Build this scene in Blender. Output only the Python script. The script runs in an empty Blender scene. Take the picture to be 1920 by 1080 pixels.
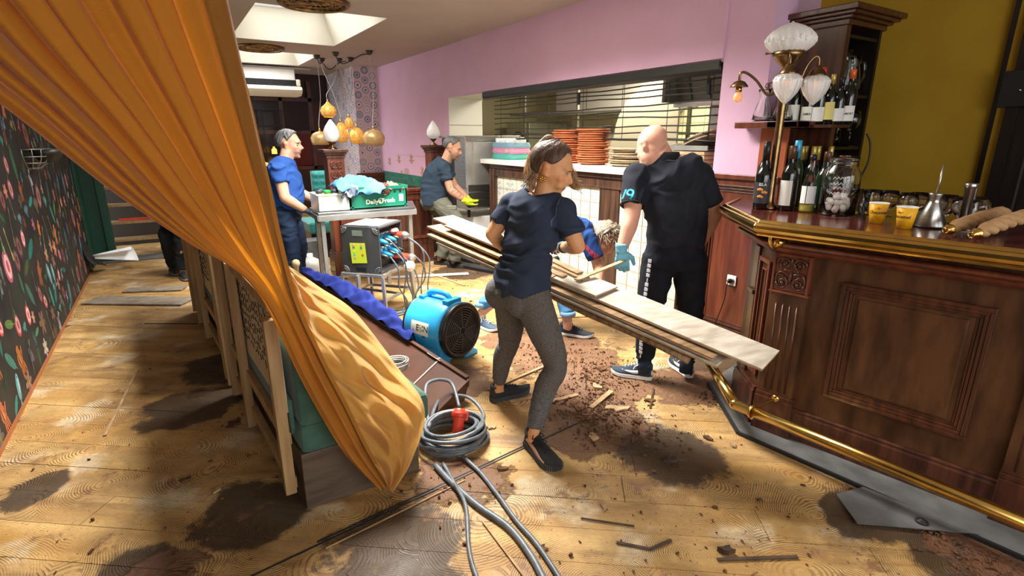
import bpy, bmesh, math, random
import numpy as np
from mathutils import Vector, Matrix, noise
R = random.Random(7)
PI = math.pi
V = Vector
C = bpy.context.scene.collection
# ---------------------------------------------------------------- camera
cam_data = bpy.data.cameras.new('camera')
cam = bpy.data.objects.new('camera', cam_data); C.objects.link(cam)
cam_data.sensor_width = 36.0; cam_data.lens = 18.75; cam_data.clip_start = 0.02
cam.location = (0, 0, 1.6)
cam.rotation_euler = (math.radians(90 - 15.86), 0, math.radians(-32.4))
bpy.context.scene.camera = cam
# ---------------------------------------------------------------- sky, lamps, exposure
sc = bpy.context.scene
sc.view_settings.view_transform = 'Standard'
sc.view_settings.look = 'None'
sc.view_settings.gamma = 1.0
sc.view_settings.use_curve_mapping = False
sc.view_settings.exposure = 0.6
world = bpy.data.worlds.new('overcast_sky'); sc.world = world
world.use_nodes = True
world.node_tree.nodes['Background'].inputs[0].default_value = (0.90, 0.95, 1.0, 1)
world.node_tree.nodes['Background'].inputs[1].default_value = 2.2

def area(name, loc, target, sx, sy, power, col=(1, 1, 1), spread=180):
 l = bpy.data.lights.new(name, 'AREA'); l.shape = 'RECTANGLE'; l.size = sx; l.size_y = sy
 l.energy = power; l.color = col; l.spread = math.radians(spread)
 o = bpy.data.objects.new(name, l); C.objects.link(o); o.location = loc
 o.rotation_euler = (V(target) - V(loc)).to_track_quat('-Z', 'Y').to_euler()
 return o
# daylight entering by the ceiling skylights (they sit in the shafts), by the street windows behind the camera, and kitchen ceiling lamps
area('skylight_daylight_near', (1.75, 3.9, 3.22), (1.75, 3.9, 0), 1.0, 2.0, 290, (1.0, 0.96, 0.89), 140)
area('skylight_daylight_middle', (1.62, 7.3, 3.3), (1.62, 7.3, 0), 1.0, 1.7, 48, (1.0, 0.98, 0.95), 125)
area('skylight_daylight_far', (1.7, 10.7, 3.3), (1.7, 10.7, 0), 1.0, 1.6, 40, (1.0, 0.98, 0.96), 125)
area('street_window_daylight', (-0.1, -1.6, 1.75), (0.9, 2.0, 0.6), 1.5, 1.6, 12, (1.0, 0.93, 0.82))
area('street_window_daylight_bar', (1.6, -1.7, 1.9), (2.1, 1.2, 0.2), 1.3, 1.2, 13, (1.0, 0.93, 0.80))
area('kitchen_lamp', (5.4, 5.0, 2.6), (5.4, 5.0, 0), 1.2, 2.5, 130, (1.0, 0.93, 0.70))

# ---------------------------------------------------------------- materials
def mat(name, col, rough=0.6, metal=0.0, col2=None, scale=8.0, bump=0.0, bscale=40.0, stretch=(1, 1, 1), spec=0.5, emit=None, estr=0.0, trans=0.0, ior=1.45, coat=0.0, contrast=(0.35, 0.65), detail=4.0, sheen=0.0, alpha=1.0, sss=0.0):
 m = bpy.data.materials.new(name); m.use_nodes = True
 nt = m.node_tree; N = nt.nodes; L = nt.links; b = N['Principled BSDF']
 b.inputs['Base Color'].default_value = (*col, 1)
 b.inputs['Roughness'].default_value = rough; b.inputs['Metallic'].default_value = metal
 b.inputs['Specular IOR Level'].default_value = spec
 b.inputs['Transmission Weight'].default_value = trans; b.inputs['IOR'].default_value = ior
 b.inputs['Coat Weight'].default_value = coat; b.inputs['Coat Roughness'].default_value = 0.15
 b.inputs['Sheen Weight'].default_value = sheen
 b.inputs['Alpha'].default_value = alpha
 if sss:
  b.inputs['Subsurface Weight'].default_value = sss; b.inputs['Subsurface Scale'].default_value = 0.01
 if emit:
  b.inputs['Emission Color'].default_value = (*emit, 1); b.inputs['Emission Strength'].default_value = estr
 if col2 or bump:
  tc = N.new('ShaderNodeTexCoord'); mp = N.new('ShaderNodeMapping'); mp.inputs['Scale'].default_value = stretch
  L.new(tc.outputs['Object'], mp.inputs['Vector'])
 if col2:
  nz = N.new('ShaderNodeTexNoise'); nz.inputs['Scale'].default_value = scale; nz.inputs['Detail'].default_value = detail
  L.new(mp.outputs[0], nz.inputs['Vector'])
  cr = N.new('ShaderNodeValToRGB'); cr.color_ramp.elements[0].position = contrast[0]; cr.color_ramp.elements[1].position = contrast[1]
  cr.color_ramp.elements[0].color = (*col, 1); cr.color_ramp.elements[1].color = (*col2, 1)
  L.new(nz.outputs['Fac'], cr.inputs['Fac']); L.new(cr.outputs[0], b.inputs['Base Color'])
 if bump:
  n2 = N.new('ShaderNodeTexNoise'); n2.inputs['Scale'].default_value = bscale; n2.inputs['Detail'].default_value = 5
  L.new(mp.outputs[0], n2.inputs['Vector'])
  bp = N.new('ShaderNodeBump'); bp.inputs['Strength'].default_value = bump; bp.inputs['Distance'].default_value = 0.01
  L.new(n2.outputs['Fac'], bp.inputs['Height']); L.new(bp.outputs[0], b.inputs['Normal'])
 return m

def vmat(name, rough=0.6, bump=0.0, bscale=60, sss=0.0, spec=0.4, stretch=(1, 1, 1), mottling=0.0, sheen=0.0):
 """material that takes its colour from the mesh's own 'tint' colour attribute (print, dye, complexion)"""
 m = mat(name, (.5, .5, .5), rough, bump=bump, bscale=bscale, spec=spec, sss=sss, stretch=stretch, sheen=sheen)
 N = m.node_tree.nodes; L = m.node_tree.links
 a = N.new('ShaderNodeAttribute'); a.attribute_name = 'tint'
 L.new(a.outputs['Color'], N['Principled BSDF'].inputs['Base Color'])
 return m

M = {}
def setmats():
 M['mahogany'] = mat('mahogany', (0.038, 0.011, 0.006), 0.32, col2=(0.10, 0.031, 0.015), scale=5, stretch=(6, 6, .6), coat=0.35, bump=.08, bscale=30)
 M['mahogany_red'] = mat('mahogany_red', (0.085, 0.018, 0.009), 0.35, col2=(0.17, 0.042, 0.018), scale=4, stretch=(5, 5, .6), coat=0.35, bump=.05)
 M['orange_wood'] = mat('orange_wood', (0.28, 0.065, 0.02), 0.4, col2=(0.38, 0.10, 0.035), scale=4, stretch=(5, 5, .6), coat=.2)
 M['bar_panel'] = mat('bar_panel_veneer', (0.048, 0.019, 0.009), 0.42, col2=(0.108, 0.045, 0.019), scale=5, stretch=(3, 3, .8), coat=0.08, spec=.35, bump=.05)
 M['bar_top'] = mat('bar_top_varnish', (0.085, 0.014, 0.012), 0.16, col2=(0.14, 0.026, 0.018), scale=6, stretch=(6, .8, 1), coat=0.7)
 M['dark_oak'] = mat('dark_oak', (0.036, 0.018, 0.012), 0.45, col2=(0.10, 0.046, 0.027), scale=6, stretch=(5, 5, .5), bump=.2, bscale=35, coat=.15)
 M['black_wood'] = mat('black_wood', (0.006, 0.004, 0.004), 0.35, col2=(0.016, 0.010, 0.008), scale=6, stretch=(5, 5, .4))
 M['brass'] = mat('brass', (0.78, 0.50, 0.13), 0.22, 1.0, col2=(0.62, 0.40, 0.12), scale=14)
 M['old_brass'] = mat('old_brass', (0.30, 0.19, 0.08), 0.32, 1.0, col2=(0.16, 0.10, 0.05), scale=20)
 M['steel'] = mat('brushed_steel', (0.55, 0.55, 0.53), 0.3, 1.0, col2=(0.42, 0.42, 0.40), scale=8, stretch=(1, 1, 12))
 M['steel_dull'] = mat('dull_steel', (0.50, 0.49, 0.46), 0.45, 0.8, col2=(0.38, 0.37, 0.34), scale=5)
 M['dark_metal'] = mat('dark_metal', (0.06, 0.06, 0.055), 0.4, 0.7)
 M['black_plastic'] = mat('black_plastic', (0.012, 0.012, 0.014), 0.38)
 M['black_rubber'] = mat('black_rubber', (0.015, 0.015, 0.016), 0.6)
 M['grey_cable'] = mat('grey_cable', (0.085, 0.10, 0.115), 0.42, col2=(0.14, 0.155, 0.17), scale=30)
 M['white'] = mat('white_paint', (0.78, 0.76, 0.72), 0.5)
 M['white_plastic'] = mat('white_plastic', (0.85, 0.85, 0.82), 0.35)
 M['cream'] = mat('cream_paint', (0.72, 0.68, 0.52), 0.6)
 M['glass'] = mat('clear_glass', (0.97, 0.99, 0.98), 0.02, trans=1.0, ior=1.45)
 M['frosted'] = mat('frosted_pressed_glass', (0.93, 0.92, 0.90), 0.22, trans=0.45, ior=1.4, bump=.5, bscale=55, emit=(1, .9, .8), estr=0.03)
 M['bottle_dark'] = mat('dark_bottle_glass', (0.006, 0.008, 0.006), 0.06, coat=.5)
 M['bottle_green'] = mat('green_bottle_glass', (0.01, 0.035, 0.015), 0.06, coat=.5)
 M['terracotta'] = mat('terracotta', (0.50, 0.14, 0.05), 0.6, col2=(0.62, 0.22, 0.09), scale=9)
 M['pale_plate'] = mat('worn_wooden_plate', (0.42, 0.30, 0.18), 0.6, col2=(0.58, 0.46, 0.31), scale=14)
 M['turquoise'] = mat('turquoise_upholstery', (0.02, 0.20, 0.19), 0.85, col2=(0.035, 0.28, 0.26), scale=30, sheen=.3)
 M['green_fabric'] = mat('sage_green_upholstery', (0.035, 0.090, 0.062), 0.9, col2=(0.055, 0.13, 0.095), scale=12, bump=.25, bscale=260, sheen=.2)
 M['pine'] = mat('raw_pine', (0.30, 0.18, 0.075), 0.65, col2=(0.42, 0.27, 0.125), scale=6, stretch=(6, 6, .6), bump=.1)
 M['paper'] = mat('white_paper', (0.82, 0.84, 0.84), 0.7)
 M['burlap'] = mat('cream_backing_cloth', (0.50, 0.41, 0.27), 0.9, col2=(0.56, 0.47, 0.32), scale=40, bump=.2, bscale=300)
 M['grey_lino'] = mat('grey_linoleum', (0.085, 0.085, 0.082), 0.5, col2=(0.15, 0.15, 0.145), scale=7, bump=.1)
 M['plank_top'] = mat('grey_laminate_face', (0.40, 0.34, 0.27), 0.5, col2=(0.60, 0.54, 0.46), scale=5, stretch=(1, 5, 5), detail=8, bump=.08)
 M['plank_dark'] = mat('brown_plank_back', (0.16, 0.09, 0.04), 0.7, col2=(0.32, 0.20, 0.10), scale=7, stretch=(1, 6, 6), bump=.2)
 M['brown_panel'] = mat('dark_brown_panel', (0.075, 0.026, 0.012), 0.45, col2=(0.055, 0.019, 0.009), scale=6)
 M['blue_cloth'] = mat('royal_blue_cloth', (0.008, 0.014, 0.11), 0.85, col2=(0.014, 0.026, 0.17), scale=9, spec=.2)
 M['fan_blue'] = mat('sky_blue_moulded_plastic', (0.03, 0.36, 0.78), 0.35, col2=(0.04, 0.42, 0.85), scale=3)
 M['red_plastic'] = mat('red_plastic', (0.75, 0.06, 0.025), 0.35)
 M['blue_plastic'] = mat('blue_plastic', (0.01, 0.25, 0.55), 0.35)
 M['ceiling'] = mat('ceiling_paint', (0.40, 0.335, 0.285), 0.7, col2=(0.43, 0.36, 0.31), scale=2)
 M['shaft'] = mat('skylight_cream_paint', (0.80, 0.77, 0.66), 0.6)
 M['pink'] = mat('pink_wall_paint', (0.68, 0.42, 0.58), 0.75, col2=(0.71, 0.45, 0.61), scale=2.5, bump=.04, bscale=60)
 M['ochre'] = mat('ochre_wall_paint', (0.46, 0.27, 0.015), 0.8, col2=(0.53, 0.32, 0.02), scale=3, bump=.05, bscale=80)
 M['kitchen_wall'] = mat('cream_kitchen_tiles', (0.66, 0.62, 0.36), 0.35, col2=(0.72, 0.68, 0.42), scale=2)
 M['floral'] = mat('dark_mural_wallpaper', (0.006, 0.007, 0.009), 0.6, col2=(0.022, 0.02, 0.018), scale=4, detail=6)
 M['print'] = vmat('mural_print', 0.6, bump=.3, bscale=50)
 M['dark_back'] = mat('dark_red_brown_wall', (0.012, 0.006, 0.005), 0.3, col2=(0.045, 0.012, 0.008), scale=2)
 M['green_paint'] = mat('dark_green_paint', (0.006, 0.055, 0.035), 0.45)
 M['tile_white'] = vmat('delft_tile_glaze', 0.25)
 M['skin'] = vmat('skin', 0.5, bump=.15, bscale=180, sss=0.12)
 M['cloth'] = vmat('clothing', 0.9, bump=.08, bscale=350, spec=.2)
 M['hair'] = vmat('hair', 0.5, bump=.4, bscale=90, stretch=(1, 1, .25))
 M['rubber'] = vmat('glove_rubber', 0.45)
 M['leather'] = vmat('shoe_upper', 0.6, bump=.2, bscale=200)
 M['gold_print'] = mat('gold_print', (0.55, 0.38, 0.22), 0.5)
 M['lamp_on'] = mat('lit_bulb', (1, .8, .5), 0.4, emit=(1, 0.72, 0.30), estr=14)
 M['bulb_orange'] = mat('peach_bulb', (0.95, 0.45, 0.20), 0.3, emit=(1, .40, .15), estr=.25)
 M['debris'] = mat('rotten_wood_debris', (0.055, 0.022, 0.010), 0.95, col2=(0.17, 0.075, 0.032), scale=25, bump=.4, bscale=60)
 M['splinter'] = mat('pale_splinter', (0.30, 0.18, 0.09), 0.8, col2=(0.48, 0.32, 0.17), scale=12)
 M['dark_chip'] = mat('dark_wet_chip', (0.035, 0.02, 0.014), 0.6, col2=(0.09, 0.055, 0.035), scale=14)
setmats()

# ---------------------------------------------------------------- mesh builder
def rotm(rz=0, rx=0, ry=0):
 return Matrix.Rotation(rz, 3, 'Z') @ Matrix.Rotation(rx, 3, 'X') @ Matrix.Rotation(ry, 3, 'Y')

class MB:
 def __init__(s): s.v = []; s.f = []; s.sm = []; s.c = []; s.cc = (.5, .5, .5)
 def add(s, vs, fs, smooth=False, col=None):
  n = len(s.v); s.v += [tuple(p) for p in vs]; s.f += [tuple(i + n for i in f) for f in fs]
  s.sm += [smooth] * len(fs); s.c += [col or s.cc] * len(vs)
  return s
 def box(s, c, sz, rot=None, col=None, taper=1.0):
  c = V(c); h = V(sz) / 2; vs = []
  for z in (-1, 1):
   t = taper if z > 0 else 1
   for x, y in ((-1, -1), (1, -1), (1, 1), (-1, 1)):
    p = V((x * h.x * t, y * h.y * t, z * h.z)); vs.append((rot @ p if rot else p) + c)
  return s.add(vs, [(3, 2, 1, 0), (4, 5, 6, 7), (0, 1, 5, 4), (1, 2, 6, 5), (2, 3, 7, 6), (3, 0, 4, 7)], False, col)
 def bb(s, x0, x1, y0, y1, z0, z1, col=None):
  return s.box(((x0 + x1) / 2, (y0 + y1) / 2, (z0 + z1) / 2), (abs(x1 - x0), abs(y1 - y0), abs(z1 - z0)), None, col)
 def bar(s, a, b, w, h, up=(0, 0, 1), col=None):
  a = V(a); b = V(b); d = b - a; L = d.length; d.normalize(); x = d.cross(V(up))
  if x.length < 1e-4: x = d.cross(V((1, 0, 0)))
  x.normalize(); z = x.cross(d)
  r = Matrix((x, d, z)).transposed()
  return s.box((a + b) / 2, (w, L, h), r, col)
 def prism(s, poly, z0, z1, col=None):
  n = len(poly); vs = [(p[0], p[1], z0) for p in poly] + [(p[0], p[1], z1) for p in poly]
  ar = sum(poly[i][0] * poly[(i + 1) % n][1] - poly[(i + 1) % n][0] * poly[i][1] for i in range(n))
  fs = [tuple(range(n - 1, -1, -1)), tuple(range(n, 2 * n))] + [(i, (i + 1) % n, n + (i + 1) % n, n + i) for i in range(n)]
  if ar < 0: fs = [tuple(reversed(f)) for f in fs]
  return s.add(vs, fs, False, col)
 def plate(s, pts, nrm, th, col=None):
  """flat polygon in space, extruded by th along nrm"""
  nrm = V(nrm).normalized(); n = len(pts); a = [V(p) for p in pts]; b = [p + nrm * th for p in a]
  fs = [tuple(range(n - 1, -1, -1)), tuple(range(n, 2 * n))] + [(i, (i + 1) % n, n + (i + 1) % n, n + i) for i in range(n)]
  nn = V((0, 0, 0))
  for i in range(n): nn += a[i].cross(a[(i + 1) % n])
  if nn.dot(nrm) < 0: fs = [tuple(reversed(f)) for f in fs]
  return s.add(a + b, fs, False, col)
 def lathe(s, prof, c=(0, 0, 0), n=20, rot=None, col=None, smooth=True, flute=None, caps=True):
  c = V(c); vs = []; fs = []
  for (r, z) in prof:
   for i in range(n):
    a = 2 * PI * i / n; rr = r * (1 + (flute[1] * math.cos(a * flute[0]) if flute else 0))
    p = V((rr * math.cos(a), rr * math.sin(a), z)); vs.append((rot @ p if rot else p) + c)
  for j in range(len(prof) - 1):
   for i in range(n):
    k = (i + 1) % n; fs.append((j * n + i, j * n + k, (j + 1) * n + k, (j + 1) * n + i))
  if caps:
   if prof[0][0] > 1e-4: fs.append(tuple(range(n - 1, -1, -1)))
   if prof[-1][0] > 1e-4: fs.append(tuple(range((len(prof) - 1) * n, len(prof) * n)))
  return s.add(vs, fs, smooth, col)
 def loft(s, rings, smooth=True, caps=True, col=None):
  n = len(rings[0]); vs = [p for r in rings for p in r]; fs = []
  for j in range(len(rings) - 1):
   for i in range(n):
    k = (i + 1) % n; fs.append((j * n + i, j * n + k, (j + 1) * n + k, (j + 1) * n + i))
  if caps: fs += [tuple(range(n - 1, -1, -1)), tuple(range((len(rings) - 1) * n, len(rings) * n))]
  return s.add(vs, fs, smooth, col)
 def tube(s, path, r, n=8, closed=False, col=None, flat=1.0):
  P = [V(p) for p in path]; m = len(P); rr = r if isinstance(r, (list, tuple)) else [r] * m
  T = []
  for i in range(m):
   a = P[(i - 1) % m] if (closed or i > 0) else P[i]; b = P[(i + 1) % m] if (closed or i < m - 1) else P[i]
   t = (b - a); T.append(t.normalized() if t.length > 1e-9 else V((0, 0, 1)))
  x = T[0].orthogonal().normalized(); rings = []
  for i in range(m):
   x = (x - T[i] * x.dot(T[i]));
   x = x.normalized() if x.length > 1e-6 else T[i].orthogonal().normalized()
   y = T[i].cross(x)
   rings.append([P[i] + (x * math.cos(2 * PI * k / n) + y * math.sin(2 * PI * k / n) * flat) * rr[i] for k in range(n)])
  if closed: rings.append(rings[0])
  return s.loft(rings, True, not closed, col)
 def ell(s, c, r, rot=None, n=16, m=10, col=None):
  c = V(c); r = V(r) if not isinstance(r, (int, float)) else V((r, r, r)); vs = []; fs = []
  for j in range(1, m):
   for i in range(n):
    t = PI * j / m; a = 2 * PI * i / n
    p = V((r.x * math.sin(t) * math.cos(a), r.y * math.sin(t) * math.sin(a), r.z * math.cos(t)))
    vs.append((rot @ p if rot else p) + c)
  top = V((0, 0, r.z)); bot = V((0, 0, -r.z))
  vs.append((rot @ top if rot else top) + c); vs.append((rot @ bot if rot else bot) + c)
  for j in range(m - 2):
   for i in range(n):
    k = (i + 1) % n; fs.append((j * n + i, (j + 1) * n + i, (j + 1) * n + k, j * n + k))
  T = len(vs) - 2
  for i in range(n):
   k = (i + 1) % n; fs.append((T, i, k)); fs.append((T + 1, (m - 2) * n + k, (m - 2) * n + i))
  return s.add(vs, fs, True, col)
 def torus(s, c, R_, r, axis='Z', n=24, k=8, rot=None, a0=0, a1=2 * PI, col=None):
  pts = []; full = abs(a1 - a0 - 2 * PI) < 1e-6
  for i in range(n if full else n + 1):
   a = a0 + (a1 - a0) * i / n; p = V((R_ * math.cos(a), R_ * math.sin(a), 0))
   if axis == 'X': p = V((0, p.x, p.y))
   if axis == 'Y': p = V((p.x, 0, p.y))
   pts.append((rot @ p if rot else p) + V(c))
  return s.tube(pts, r, k, full, col)

def crom(pts, k=6, closed=False):
 P = [V(p) for p in pts]; n = len(P); out = []
 for i in range(n if closed else n - 1):
  p0 = P[(i - 1) % n] if (closed or i > 0) else P[i]; p1 = P[i]; p2 = P[(i + 1) % n]; p3 = P[(i + 2) % n] if (closed or i < n - 2) else p2
  for j in range(k):
   t = j / k
   out.append(0.5 * ((2 * p1) + (p2 - p0) * t + (2 * p0 - 5 * p1 + 4 * p2 - p3) * t * t + (3 * p1 - p0 - 3 * p2 + p3) * t ** 3))
 if not closed: out.append(P[-1])
 return out

def tag(o, label=None, cat=None, group=None, kind=None):
 if label: o['label'] = label
 if cat: o['category'] = cat
 if group: o['group'] = group
 if kind: o['kind'] = kind
 return o

WM = {}
def thing(name, loc, label, cat, group=None, rz=0, kind=None):
 o = bpy.data.objects.new(name, None); o.empty_display_size = .05; C.objects.link(o)
 o.location = loc; o.rotation_euler = (0, 0, rz)
 WM[o.name] = Matrix.Translation(V(loc)) @ Matrix.Rotation(rz, 4, 'Z')
 return tag(o, label, cat, group, kind)

def obj(name, mb, m, parent=None, local=False, bevel=0, tint=False, label=None, loc=None, solid=0, subsurf=0, kind=None):
 """links the collected shapes as ONE mesh object; coordinates are world ones unless local=True"""
 me = bpy.data.meshes.new(name)
 vs = mb.v; W = None
 if parent is not None:
  if not local:
   W = WM.get(parent.name, Matrix()); Wi = W.inverted(); vs = [tuple(Wi @ V(p)) for p in vs]
 elif not local:
  if loc is None:
   xs = np.array(vs); loc = (float((xs[:, 0].min() + xs[:, 0].max()) / 2), float((xs[:, 1].min() + xs[:, 1].max()) / 2), float(xs[:, 2].min()))
  vs = [(p[0] - loc[0], p[1] - loc[1], p[2] - loc[2]) for p in vs]
 me.from_pydata(vs, [], mb.f)
 me.polygons.foreach_set('use_smooth', mb.sm)
 if tint:
  ca = me.color_attributes.new('tint', 'FLOAT_COLOR', 'POINT')
  ca.data.foreach_set('color', np.array([(*c, 1) for c in mb.c], dtype=np.float32).ravel())
 for mm in (m if isinstance(m, (list, tuple)) else [m]): me.materials.append(mm)
 me.update()
 o = bpy.data.objects.new(name, me); C.objects.link(o)
 if parent is not None: o.parent = parent; WM[o.name] = WM.get(parent.name, Matrix())
 else:
  if loc is not None: o.location = loc
  WM[o.name] = Matrix.Translation(V(loc)) if loc is not None else Matrix()
 if bevel:
  b = o.modifiers.new('bevel', 'BEVEL'); b.width = bevel; b.segments = 2; b.limit_method = 'ANGLE'; b.harden_normals = False
 if solid:
  b = o.modifiers.new('solid', 'SOLIDIFY'); b.thickness = solid
 if subsurf:
  b = o.modifiers.new('sub', 'SUBSURF'); b.levels = subsurf; b.render_levels = subsurf
 if label: o['label'] = label
 if kind: o['kind'] = kind
 return o

def one(name, mb, m, label, cat, group=None, **k):
 o = obj(name, mb, m, **k); return tag(o, label, cat, group)
def struct(name, mb, m, parent=None, **k):
 o = obj(name, mb, m, parent, **k)
 if parent is None: o['kind'] = 'structure'
 return o
def dup(root, loc, rz=None, label=None, scale=None):
 r = root.copy(); C.objects.link(r); r.location = loc
 if rz is not None: r.rotation_euler = (0, 0, rz)
 if scale: r.scale = scale
 if label: r['label'] = label
 for ch in list(root.children):
  c = ch.copy(); C.objects.link(c); c.parent = r
  for g in ch.children:
   d = g.copy(); C.objects.link(d); d.parent = c
 return r

def textobj(name, body, size, loc, rx, rz, m, parent, depth=.001, italic=0.0, center=True, label=None, bold=False, ry=0):
 cu = bpy.data.curves.new(name, 'FONT'); cu.body = body; cu.size = size; cu.extrude = depth; cu.resolution_u = 3
 cu.shear = italic
 if bold: cu.offset = size * .02
 if center: cu.align_x = 'CENTER'; cu.align_y = 'CENTER'
 t = bpy.data.objects.new(name + '_curve', cu); C.objects.link(t)
 dg = bpy.context.evaluated_depsgraph_get(); dg.update()
 me = bpy.data.meshes.new_from_object(t.evaluated_get(dg)); C.objects.unlink(t); bpy.data.objects.remove(t)
 me.name = name; me.materials.clear(); me.materials.append(m)
 W = Matrix.Translation(V(loc)) @ Matrix.Rotation(rz, 4, 'Z') @ Matrix.Rotation(rx, 4, 'X') @ Matrix.Rotation(ry, 4, 'Y')
 if parent is not None: W = WM.get(parent.name, Matrix()).inverted() @ W
 me.transform(W)
 o = bpy.data.objects.new(name, me); C.objects.link(o)
 if parent is not None: o.parent = parent
 if label: o['label'] = label
 return o

def clip(poly, a, b, c):
 """keeps the side a*x+b*y<=c of a polygon"""
 out = []
 for i in range(len(poly)):
  p = poly[i]; q = poly[(i + 1) % len(poly)]; dp = a * p[0] + b * p[1] - c; dq = a * q[0] + b * q[1] - c
  if dp <= 0: out.append(p)
  if dp * dq < 0:
   t = dp / (dp - dq); out.append((p[0] + (q[0] - p[0]) * t, p[1] + (q[1] - p[1]) * t))
 return out
# ================================================================ THE SETTING
def floor_material():
 m = bpy.data.materials.new('glue_combed_subfloor'); m.use_nodes = True
 nt = m.node_tree; N = nt.nodes; L = nt.links; b = N['Principled BSDF']
 tc = N.new('ShaderNodeTexCoord'); oi = N.new('ShaderNodeObjectInfo')
 rot = N.new('ShaderNodeMapping'); rot.inputs['Rotation'].default_value = (0, 0, math.radians(38)); L.new(tc.outputs['Object'], rot.inputs[0])
 st = N.new('ShaderNodeMapping'); st.inputs['Scale'].default_value = (0.6, 3.2, 1); L.new(rot.outputs[0], st.inputs[0])
 def nz(scale, src=tc.outputs['Object'], det=6, rough=.55):
  n = N.new('ShaderNodeTexNoise'); n.inputs['Scale'].default_value = scale; n.inputs['Detail'].default_value = det; n.inputs['Roughness'].default_value = rough
  L.new(src, n.inputs['Vector']); return n.outputs['Fac']
 def mr(v, a, c, lo=0.0, hi=1.0):
  n = N.new('ShaderNodeMapRange'); n.interpolation_type = 'SMOOTHSTEP'
  for i, x in enumerate((a, c, lo, hi)): n.inputs[i + 1].default_value = x
  L.new(v, n.inputs[0]); return n.outputs[0]
 def ma(op, a, c=None):
  n = N.new('ShaderNodeMath'); n.operation = op
  for i, x in enumerate((a, c)):
   if x is None: continue
   if isinstance(x, (int, float)): n.inputs[i].default_value = x
   else: L.new(x, n.inputs[i])
  return n.outputs[0]
 def mix(f, a, c):
  n = N.new('ShaderNodeMix'); n.data_type = 'RGBA'
  if isinstance(f, float): n.inputs[0].default_value = f
  else: L.new(f, n.inputs[0])
  for i, x in ((6, a), (7, c)):
   if isinstance(x, tuple): n.inputs[i].default_value = (*x, 1)
   else: L.new(x, n.inputs[i])
  return n.outputs[2]
 base = mix(mr(nz(1.6, st.outputs[0]), .35, .68), (0.44, 0.235, 0.062), (0.66, 0.43, 0.165))
 base = mix(ma('MULTIPLY', oi.outputs['Random'], .45), base, (0.36, 0.225, 0.10))
 base = mix(mr(nz(2.6, tc.outputs['Object'], 10), .54, .66, 0, .85), base, (0.70, 0.57, 0.38))
 base = mix(mr(nz(60, st.outputs[0], 3), .3, .7, 0, .35), base, (0.28, 0.15, 0.05))
 # comb marks of the glue trowel: arcs about scattered centres
 wp = N.new('ShaderNodeTexNoise'); wp.inputs['Scale'].default_value = 2.0; L.new(tc.outputs['Object'], wp.inputs['Vector'])
 vm = N.new('ShaderNodeVectorMath'); vm.operation = 'MULTIPLY_ADD'; L.new(wp.outputs['Color'], vm.inputs[0]); vm.inputs[1].default_value = (.22, .22, 0); L.new(tc.outputs['Object'], vm.inputs[2])
 vo = N.new('ShaderNodeTexVoronoi'); vo.inputs['Scale'].default_value = 2.6; vo.feature = 'F1'; L.new(vm.outputs[0], vo.inputs['Vector'])
 comb = ma('SINE', ma('MULTIPLY', vo.outputs['Distance'], 270.0))
 cmask = ma('MULTIPLY', mr(nz(1.7), .36, .52), mr(nz(9.0), .32, .55))
 comb01 = ma('MULTIPLY', mr(comb, -.2, .8), cmask)
 base = mix(ma('MULTIPLY', comb01, .72), base, (0.20, 0.11, 0.04))
 # mildew, rot, wet patches of the old floor, plus painted shadow left of bench
 def blob(x, y, r, inner=.35):
  d = N.new('ShaderNodeVectorMath'); d.operation = 'DISTANCE'; L.new(vm.outputs[0], d.inputs[0]); d.inputs[1].default_value = (x + .11, y + .11, 0)
  return mr(d.outputs['Value'], r * inner, r, 1, 0)
 def union(l):
  o = l[0]
  for q in l[1:]: o = ma('MAXIMUM', o, q)
  return o
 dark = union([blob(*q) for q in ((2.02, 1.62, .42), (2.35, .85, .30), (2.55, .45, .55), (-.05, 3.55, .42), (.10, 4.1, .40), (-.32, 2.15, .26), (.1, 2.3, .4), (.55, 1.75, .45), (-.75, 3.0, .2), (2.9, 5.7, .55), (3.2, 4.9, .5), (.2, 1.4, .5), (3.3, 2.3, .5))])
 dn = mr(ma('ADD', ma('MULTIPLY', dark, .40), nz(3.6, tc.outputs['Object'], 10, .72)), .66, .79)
 gen = mr(nz(1.9, st.outputs[0], 9, .68), .50, .68, 0, .95)
 base = mix(ma('MULTIPLY', gen, .75), base, (0.17, 0.085, 0.03))
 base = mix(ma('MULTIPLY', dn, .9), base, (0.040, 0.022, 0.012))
 dirt = union([blob(*q) for q in ((1.95, 2.15, .5), (2.25, 2.5, .6), (2.35, 3.0, .7), (1.75, 2.0, .4), (2.75, 2.1, .5), (1.0, 2.05, .3), (1.5, 3.0, .35), (2.55, .42, .4), (2.2, 3.4, .4), (-.25, 2.1, .22), (1.3, 4.2, .35))])
 dd = mr(ma('ADD', ma('MULTIPLY', dirt, .34), nz(7.0, tc.outputs['Object'], 9, .7)), .66, .76)
 base = mix(ma('MULTIPLY', dd, .88), base, mix(nz(40), (0.085, 0.032, 0.013), (0.22, 0.10, 0.05)))
 g2 = mr(nz(3.4, tc.outputs['Object'], 12, .75), .575, .63, 0, .85)
 base = mix(g2, base, (0.20, 0.095, 0.045))
 spk = mr(nz(60.0, tc.outputs['Object'], 3), .64, .70)
 base = mix(ma('MULTIPLY', spk, .8), base, (0.05, 0.03, 0.015))
 L.new(base, b.inputs['Base Color'])
 rg = mr(nz(3.0), .3, .7, .42, .75); L.new(rg, b.inputs['Roughness'])
 hsum = ma('ADD', ma('MULTIPLY', comb01, -.5), ma('ADD', ma('MULTIPLY', nz(50.0), .6), ma('MULTIPLY', dd, ma('MULTIPLY', nz(26.0, tc.outputs['Object'], 8), 3.0))))
 bp = N.new('ShaderNodeBump'); bp.inputs['Strength'].default_value = .8; bp.inputs['Distance'].default_value = .007
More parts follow.
